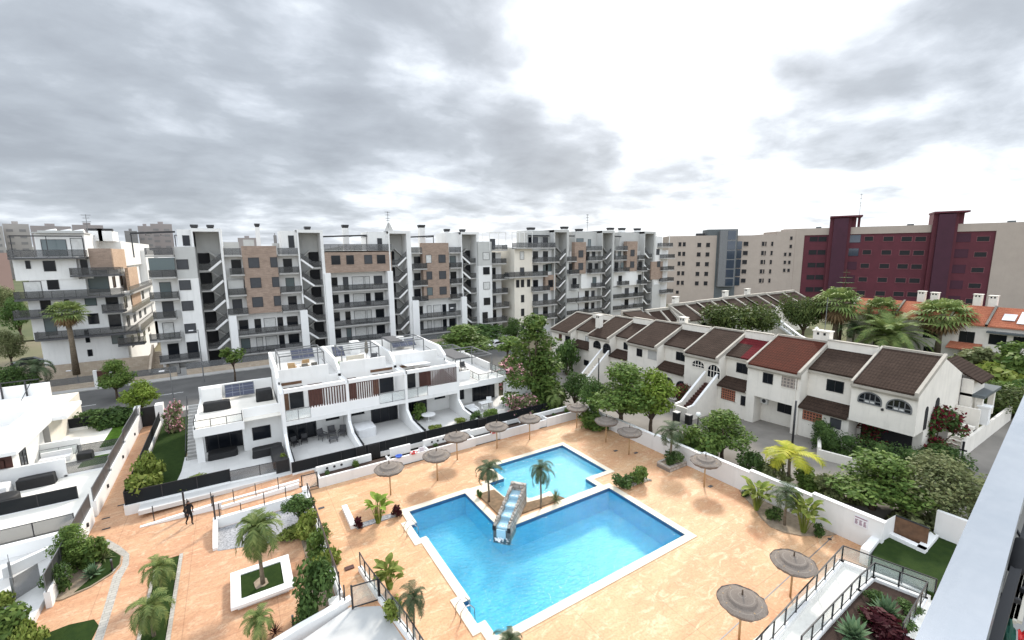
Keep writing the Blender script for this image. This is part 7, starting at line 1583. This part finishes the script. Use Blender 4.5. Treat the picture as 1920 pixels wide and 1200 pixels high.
T['low'] = palm('palm', 'leaf_palm', 53, 1.4, 20, 1.45, .09, 1.8, 0, .32, .04, (-.4,1.35), 15); T['yellow'] = palm('yellow_palm', 'leaf_yellow', 54, 2.8, 13, 2.0, .09, 1.8, 0, .34, .05, (-.1,1.3), 16, False)
T['date'] = palm('date_palm', 'leaf_palm', 55, 1.2, 46, 3.6, .35, 1.25, 8, .20, .05, (-.2,1.4), 26, False)
T['fan'] = fanpalm('fan_palm', 'leaf_palm', 56); T['fanbare'] = fanpalm('fan_palm', 'leaf_palm', 57, 9, 28, 1.7, .22, 12)
T['agave'] = rosette('agave', 'leaf_agave', 61, 42, .62, .085); T['spiky'] = rosette('spiky_plant', 'leaf_purple', 62, 26, .5, .03, .1, 1.4, 'plant', .6); T['yucca'] = rosette('yucca', 'leaf_olive', 63, 34, .6, .035, -.1, 1.4, 'plant', .7)
T['banana'] = paddle('banana_plant', 'leaf_bright', 64, 22, 2.0); T['tallpad'] = paddle('broad_leaf_plant', 'leaf_lime', 65, 34, 2.3)

G_ = grow_at
# trees along the lane and street
G_(T['tall'],1003,768,-1,597,112,'tall tapering green tree between the terraced houses and the lane'); G_(T['dark'],1078,772,-.6,700,58,'dark reddish green tree right of the tall tapering tree'); G_(T['round'],1165,806,0,686,120,'broad green street tree behind the far parasols','trees along the lane'); G_(T['bright'],1222,812,0,700,84,'light green street tree right of the broad street tree'); G_(T['dark'],1112,790,-.3,712,62,'low dark tree between the reddish tree and the broad street tree')
G_(T['round'],1356,862,0,775,92,'small open crowned tree beside the globe street lamp','trees along the lane'); G_(T['round'],1640,965,0,855,150,'green leafy tree with a slim leaning trunk beside the timber panel'); G_(T['olive'],1765,985,0,862,165,'grey green spreading tree beside the near metal coping'); G_(T['busho'],1700,985,0,915,110,'grey green bush at the foot of the spreading tree','bushes behind the boundary wall')
G_(T['pine'],1385,662,-1,572,125,'wide dark pine between the two rows of dark roofed houses'); G_(T['pine'],1507,650,-1,560,78,'dark pine left of the tall fan palms'); G_(T['round'],873,682,-1,612,100,'wide bushy tree by the street in front of the middle block'); G_(T['dark'],962,655,-1,598,36,'small dark tree at the corner of the middle block'); G_(T['young'],952,690,-.7,632,52,'thin sparse tree beside the white car')
G_(T['pink'],958,720,-.5,672,62,'whitish pink oleander behind the right end house','oleanders'); G_(T['pink'],1010,735,-.8,680,52,'rusty pink oleander under the tall tapering tree','oleanders')
G_(T['round'],216,748,-.7,678,56,'round topped street tree by the dark red street door'); G_(T['bright'],262,785,-.2,718,58,'yellowish tree at the street end of the alley'); G_(T['young'],438,718,-.7,652,44,'young street tree on a thin stem before the stone base of the middle block')
G_(T['fanbare'],134,700,.9,566,66,'tall bare stemmed fan palm before the left apartment block'); G_(T['feather'],70,755,-.7,668,72,'dark feathery palm at the left street corner','palms at the left corner'); G_(T['dark'],22,770,-.7,690,70,'dark tree at the left edge above the white houses'); G_(T['olive'],18,690,-.7,622,46,'dark tree at the left edge beside the left apartment block'); G_(T['dark'],35,640,-1,560,46,'dark tree in the dry field past the left apartment block'); G_(T['olive'],8,600,-1,540,60,'olive coloured tree in the dry field at the left edge')
G_(T['bushd'],205,800,-.2,768,60,'dark hedge bush at the street end of the left houses','hedge bushes by the street'); G_(T['bushd'],240,796,-.2,768,50,'dark hedge bush nearest the yellowish tree','hedge bushes by the street'); G_(T['bushd'],170,800,-.2,772,50,'dark hedge bush behind the cream tiled wall','hedge bushes by the street')
G_(T['bushd'],905,640,-1,612,100,'long dark bush under the balconies of the middle block'); G_(T['bushd'],620,668,-1,652,60,'green bush at the foot of the white pillars')
# araucaria before the burgundy block
rb = random.Random(77); t = thing('norfolk_pine', 'dark tiered conifer before the burgundy block', 'tree', (92,36,-1)); b = g(1578,600,-.5); bx, by = 96, 96*b.y/b.x; t.location = (bx,by,-1); hh = hgt((bx,by,-1), 505); MB().tube([(bx,by,-1),(bx,by,-1+hh)], [.3,.05], 8).build('trunk', M['bark'], t); cr = MB()
for k in range(11):
    z = -1+hh*(.30+.066*k); r = 4.6*(1-k/11.5)
    for j in range(9): frond(cr, (bx,by,z), j*.7+k*.3, .22, r, .25, rb, 12, .22, .08)
cr.build('crown', M['leaf_dark'], t)
# palms and shrubs at the right
G_(T['fan'],1567,655,-1,540,84,'tall fan palm beside the dark pine','fan palms before the orange roofs'); G_(T['fan'],1648,655,-1,558,66,'fan palm before the first orange roof, second from the pine','fan palms before the orange roofs'); G_(T['fan'],1763,672,-1,562,96,'thick fan palm with a brown skirt before the orange roofs','fan palms before the orange roofs'); G_(T['date'],1668,652,.5,592,135,'low arching date palm behind the white end house'); G_(T['feather'],1600,660,-1,600,60,'feathery palm at the foot of the tall fan palm','palms at the left corner')
for i, (x, y, tp, w, k, lab) in enumerate(((1835,705,655,95,'busho','grey green bush below the house with solar panels'),(1895,720,665,90,'bush','tall green bush at the right edge below the solar panels'),(1880,745,688,90,'bushb','bright dotted green bush at the right edge'),(1850,770,715,110,'bush','wide green bush by the end house annex'),(1905,775,715,60,'bushd','dark bush at the right edge above the lane'),(1795,700,668,60,'busho','grey bush behind the end house ridge'))): G_(T[k], x, y, -.3, tp, w, lab, 'bushes in the gardens at the right')
G_(T['pine'],1852,790,-.3,722,125,'low wide pine beside the end house pergola'); G_(T['young'],1900,715,-.3,640,60,'sparse flowering tree before the house with solar panels')
# hedge, round hedge, bougainvillea at the end house
rb = random.Random(91); hd = thing('hedge', 'dark clipped hedge curving round the yard of the white end house', 'hedge', (43,14,0)); mb = MB(); bl = []
for p in [(44.6,17.9),(44.0,17.6),(43.3,17.0),(42.8,16.2),(42.9,15.2),(43.1,14.2),(43.4,13.2),(43.6,12.2),(43.9,11.3)]:
    for k in range(3): bl.append((p[0]+rb.uniform(-.2,.2), p[1]+rb.uniform(-.2,.2), .5+.62*k, .82, .9))
leafblob(mb, bl, 9000, .085, rb); mb.build('foliage', M['leaf_dark'], hd); cr = MB(); [cr.lathe([(0,-.35),(.45,-.2),(.5,.1),(.3,.4),(0,.5)], b[:3], 8) for b in bl[::2]]; cr.build('inner_twig', M['leaf_dark'], hd)
rh = bush('hedge', 'leaf_dark', 93, 4200, 1.0, 1.3, .06, 16, 'hedge'); G_(rh,1768,880,.3,838,74,'round clipped hedge beside the end house steps')
G_(T['red'],1752,850,.3,764,84,'dark red bougainvillea climbing the corner of the white end house','dark red bougainvilleas'); G_(T['red'],1645,832,.2,778,84,'dark red bougainvillea in the shade under the overhang','dark red bougainvilleas')
G_(T['red'],1278,758,0,722,34,'small red flowering shrub at the arched porch','dark red bougainvilleas'); G_(T['bushd'],1090,680,-1,655,60,'dark shrub under the first porch roof','dark shrubs before the terraced houses'); G_(T['bushd'],1062,700,-1,640,46,'dark shrub left of the white stair','dark shrubs before the terraced houses')
# shrubs behind the boundary wall
for i, (x, y, tp, w, k) in enumerate(((1285,850,800,50,'bush'),(1322,868,820,60,'bush'),(1405,890,848,46,'bushd'),(1455,905,860,50,'busho'),(1548,935,893,64,'busho'),(1595,945,905,70,'busho'),(1515,915,880,50,'bush'),(1430,895,870,30,'bushd'))):
    G_(T[k], x, y, .2, tp, w, ['green shrub behind the wall beside the wall palm','green shrub behind the wall left of the open crowned tree','dark reddish shrub behind the wall right of the open crowned tree','grey green shrub behind the wall left of the yellow palm','grey green shrub behind the wall right of the yellow palm','grey green shrub behind the wall nearest the leafy tree','green shrub behind the yellow palm','small dark shrub between the yellow palm and the globe lamp'][i], 'bushes behind the boundary wall')
G_(T['yellow'],1480,915,.1,828,112,'yellow green arching palm behind the boundary wall'); G_(T['bush'],1112,800,0,770,60,'spreading green shrub over the wall in the far deck corner')
# deck plants
G_(T['feather'],1259,866,.36,792,66,'palm in the stone edged planter at the boundary wall','small palms on the deck'); G_(T['bushd'],1262,868,.36,848,36,'low ground cover under the wall palm','bushes behind the boundary wall'); G_(T['feather'],916,940,.09,862,64,'palm at the left end of the bed between the pools','palms between the pools'); G_(T['feather'],1014,950,.09,860,56,'palm at the right end of the bed between the pools','palms between the pools'); G_(T['yucca'],1042,940,.09,908,32,'spiky yellowish yucca right of the two pool palms'); G_(T['ball'],898,932,.09,920,10,'tiny green clump at the left tip of the palm bed','small ball shrubs')
G_(T['banana'],708,980,0,928,50,'broad leaved banana plant in the white kerb bed'); G_(T['purple'],672,990,.05,970,16,'small dark red plant at the kerb corner of the banana bed','small dark red plants'); G_(T['purple'],744,968,.05,948,18,'small dark red plant at the pool end of the banana bed','small dark red plants')
G_(T['ball'],1168,913,.1,893,36,'round dark shrub of the kerb bed, nearer the pool','small ball shrubs'); G_(T['bush'],1196,905,.1,876,34,'taller loose shrub of the kerb bed beside a bare stem','bushes behind the boundary wall'); G_(T['tallpad'],1420,956,.06,898,50,'broad leaved plant in the sandy bed, left of the bed palm','broad leaved plants in the sandy bed'); G_(T['feather'],1474,984,.06,908,62,'palm in the sandy bed at the boundary wall','small palms on the deck'); G_(T['tallpad'],1509,998,.06,925,56,'broad leaved plant in the sandy bed, right of the bed palm','broad leaved plants in the sandy bed'); G_(T['ball'],1450,973,.06,951,26,'round dark shrub in the sandy bed between palm and broad leaved plant','small ball shrubs'); G_(T['ball'],1533,1003,.06,985,20,'round dark shrub at the right tip of the sandy bed','small ball shrubs'); G_(T['ball'],1397,930,.06,918,14,'round dark shrub at the left tip of the sandy bed','small ball shrubs')
G_(T['feather'],776,1200,0,1098,66,'palm on the deck right of the lower railing','small palms on the deck'); G_(T['tallpad'],728,1105,0,1052,48,'light green broad leaved plant behind the lower railing','broad leaved plants in the sandy bed'); G_(T['bushb'],735,1160,0,1122,40,'yellow green shrub between railing and deck palm'); G_(T['feather'],957,1262,0,1182,66,'palm top at the bottom edge before the pool corner','small palms on the deck')
# plaza plants
G_(T['plazapalm'],487,1094,-.2,957,88,'tallest plaza palm rising from the square white planter'); G_(T['low'],300,1108,PZ+.03,1042,62,'palm in the turf strip, farther one','palms in the turf strip'); G_(T['low'],284,1192,PZ+.03,1112,78,'palm in the turf strip, nearer one','palms in the turf strip'); G_(T['low'],487,1205,PZ,1140,62,'small palm at the bottom edge of the plaza','palms in the turf strip')
G_(T['topiary'],561,990,PZ,930,56,'round headed topiary tree beside the gravel bed'); G_(T['bushd'],590,1148,PZ,1058,72,'large dense dark shrub on a stem by the landing wall')
for x, y, tp, w, k, lab in ((578,1012,965,44,'bushb','yellow green shrub in the long bed, farthest along the deck wall'),(600,1045,1000,44,'bush','green shrub in the long bed, second along the deck wall'),(612,1078,1032,44,'bushb','yellow green shrub in the long bed beside the dense dark shrub'),(550,1008,990,46,'bushb','low ground cover at the corner of the long bed'),(572,1172,1146,44,'bushd','low dark shrub by the lower white wall'),(610,1020,985,30,'bush','green shrub leaning on the deck wall')): G_(T[k], x, y, PZ, tp, w, lab, 'shrubs in the long plaza bed')
G_(T['spiky'],516,1188,PZ,1165,36,'purple spiky plant near the bottom of the plaza'); G_(T['round'],140,1064,PZ,988,62,'glossy leaved small tree in the curved bed'); G_(T['bush'],166,1062,PZ,1018,56,'green bush in the curved bed behind the spiky palm','shrubs in the curved bed'); G_(T['bushd'],108,1108,PZ,1062,44,'dark bush in the curved bed against the wall','shrubs in the curved bed'); G_(T['yucca'],192,1050,PZ,1018,48,'dark spiky yucca at the edge of the curved bed'); G_(T['agave'],174,1080,PZ+.08,1055,40,'pale agave in the sandy part of the curved bed','agaves'); G_(T['bush'],15,1215,PZ,1150,80,'leafy green bush at the lower left corner','shrubs at the lower left corner'); G_(T['bushb'],60,1215,PZ,1168,46,'yellow green bush at the lower left corner','shrubs at the lower left corner'); G_(T['bushb'],2,1150,PZ,1112,30,'bright bush at the left edge by the grey gate','shrubs at the lower left corner')
for x, y, tp, w, lab in ((284,902,852,44,'bright bush inside the black fence, farther one'),(268,930,888,52,'bright bush inside the black fence, at its corner')): G_(T['bushb'], x, y, 0, tp, w, lab, 'bright bushes inside the black fence')
G_(T['pink'],330,808,0,756,34,'pink oleander at the head of the left lawn','oleanders'); G_(T['pink'],962,780,0,746,40,'pink oleander on the right patio, left of the pair','oleanders'); G_(T['pink'],992,776,0,742,42,'pink oleander on the right patio, right of the pair','oleanders')
for x, y, tp, w, k, lab in ((784,787,757,28,'bush','leafy plant against the party wall left of the round white table'),(815,808,797,26,'bushb','low bright plant before the round white table, left one'),(862,794,783,20,'bushb','low bright plant before the round white table, right one'),(918,782,768,30,'bush','green plant on the right patio beside the oleanders'),(892,795,772,24,'bushd','dark plant beside the party wall of the right end house'),(530,868,850,14,'bushb','small yellow plant at the corner of the covered sofa'),(362,912,898,50,'bushb','low bright plants at the front of the left lawn')): G_(T[k], x, y, .02, tp, w, lab, 'small plants on the patios')
G_(T['low'],1040,770,0,728,44,'bright low palm behind the black fence at the far corner','palms in the turf strip')
for i, (x, w_) in enumerate(((5.0,14),(7.2,16),(14.2,14),(16.6,14),(21.5,12),(24.0,12),(27.5,14),(29.2,12))):
    put(T['bush'] if i % 2 else T['ball'], (x,35.8,.68), i*1.1, (.42,.32,.45) if i % 2 else (.6,.6,.6), ['small plant in the planter wall trough nearest the back gate','small plant in the trough nearest the back gate, beside round openings','small plant in the middle trough, left end','small plant in the middle trough behind the third parasol','small plant in the trough behind the fourth parasol, left end','small plant in the trough behind the fourth parasol, right end','small plant in the farthest trough, left end','small plant in the farthest trough, right end'][i], 'small plants in the planter wall')
G_(T['agave'],1664,1160,tz+.1,1112,66,'agave in the planter court, farther one','agaves'); G_(T['agave'],1602,1200,tz+.1,1150,74,'agave in the planter court, nearer one','agaves'); G_(T['purple'],1648,1178,tz+.1,1150,70,'dark red ground plant between the two court agaves','small dark red plants')
for px_, py_, w_ in ((1640,1130,34),(1705,1150,40),(1630,1165,40),(1690,1180,44)): G_(T['bushd'], px_, py_, tz+.1, py_-18, w_, {1640:'low dark plant at the corner of the planter court',1705:'low dark plant right of the farther court agave',1630:'low dark plant left of the farther court agave',1690:'low dark plant by the white divider of the planter court'}[px_], 'low dark plants in the planter court')
G_(T['purple'],1672,1200,tz+.1,1172,60,'dark red ground plant at the near end of the planter court','small dark red plants')
for k, t in T.items():
    if t.name not in _used:
        for ch in list(t.children): bpy.data.objects.remove(ch)
        bpy.data.objects.remove(t)
for o in bpy.data.objects:
    for k in ('_h','_w'):
        if k in o: del o[k]

# ---------------------------------------------------------------- lamps, poles, cars
def lamp(x, y, z, h, lab, kind='arm'):
    t = thing('street_lamp', lab, 'street lamp', (x,y,z)); MB().cyl((x,y,z-.2),(x,y,z+h),.085,.05,10).build('lamp_post', M['grey_metal' if kind == 'arm' else 'dark'], t)
    if kind == 'arm': MB().bar((x-.05,y,z+h),(x+.05,y,z+h+.0),.1).bar((x-.7,y-.1,z+h+.02),(x+.05,y,z+h-.02),.06).build('arm', M['grey_metal'], t); MB().box(x-1.1,x-.55,y-.22,y+.05,z+h-.03,z+h+.08).build('lamp_head', M['sign_white'], t)
    else: MB().lathe([(0,0),(.17,.06),(.24,.24),(.17,.42),(0,.48)], (x,y,z+h), 14).build('lamp_globe', M['lamp_glass'], t, True)
for px, py, z, top, lab, kd in ((383,716,-.7,615,'tall pale street lamp before the left wing of the middle block','arm'),(857,662,-.7,574,'tall pale street lamp before the right stone panel of the middle block','arm'),(325,745,-.4,690,'short pale street lamp at the head of the alley','arm'),(1306,838,0,776,'globe street lamp on a dark post at the lane','globe'),(0+148,720,-.7,690,'small pale lamp by the sandstone wall left','arm')):
    b = g(px,py,z); lamp(b.x,b.y,z,hgt((b.x,b.y,z),top)-.3,lab,kd)
for px, py, z, top, lab in ((1484,850,0,752,'slim dark pole in front of the red roofed house'),(1122,722,-.6,672,'slim dark pole before the white outside stair')):
    b = g(px,py,z); h = hgt((b.x,b.y,z),top); p = thing('utility_pole', lab, 'pole', (b.x,b.y,z)); MB().cyl((b.x,b.y,z-.2),(b.x,b.y,z+h),.10,.07,10).build('pole_shaft', M['dark'], p, True); MB().cyl((b.x,b.y,z+h),(b.x,b.y,z+h+.05),.09,.09,10).build('pole_cap', M['grey_metal'], p)
def car(x, y, z, rz, m, lab):
    t = thing('parked_car', lab, 'car', (0,0,0)); prof = [(-2.1,.35),(-2.15,.75),(-1.5,.95),(-.8,1.42),(.7,1.45),(1.35,1.0),(2.05,.82),(2.12,.4)]
    MB().extr([(px_,-.85,pz_) for px_, pz_ in prof], (0,1.7,0)).build('body', M[m], t); gl = MB()
    for s in (-.86,.852): gl.extr([(-1.2,s,1.0),(-.72,s,1.36),(.62,s,1.38),(1.1,s,1.0)], (0,.008,0))
    gl.extr([(.78,-.75,1.41),(.78,.75,1.41),(1.33,.75,1.03),(1.33,-.75,1.03)], (.012,0,.012)); gl.extr([(-.87,-.75,1.40),(-.87,.75,1.40),(-1.45,.75,.99),(-1.45,-.75,.99)], (-.012,0,.012)); gl.build('window', M['pane'], t)
    for a in (-1.3,1.35):
        for s in (-.87,.71): w = MB().cyl((a,s,.32),(a,s+.16,.32),.32,k=16).build('wheel', M['rubber'], t); MB().cyl((a,s-.01,.32),(a,s+.17,.32),.18,k=10).build('rim', M['steel'], w)
    for s in (-.6,.6): MB().box(2.05,2.13,s-.18,s+.18,.6,.74).build('headlight', M['sign_white'], t); MB().box(-2.16,-2.10,s-.18,s+.18,.66,.8).build('tail_light', M['red_plastic'], t)
    t.location = (x,y,z); t.rotation_euler = (0,0,rz)
b = g(930,652,-.75); car(b.x,b.y,-.74,.15,'car_white','white parked car on the street beyond the right end house'); b = g(52,668,1.0); car(b.x,b.y,-.72,.2,'car_dark','dark parked car at the left edge by the left apartment block')
# cars and bins at the lane
for px, py, s_, lab in ((1268,790,.6,'dark bin against the stair wall, left one'),(1291,795,.5,'dark bin against the stair wall, right one')):
    b = g(px,py,-.3); t = thing('waste_bin', lab, 'bin', (b.x,b.y,-.3)); MB().extr([(b.x-.25,b.y-.25,-.35),(b.x+.25,b.y-.25,-.35),(b.x+.29,b.y-.29,.7),(b.x-.29,b.y-.29,.7)], (0,.55,0)).build('bin_body', M['cover_black'], t); MB().box(b.x-.32,b.x+.32,b.y-.32,b.y+.32,.7,.78).build('lid', M['grey_metal'], t)
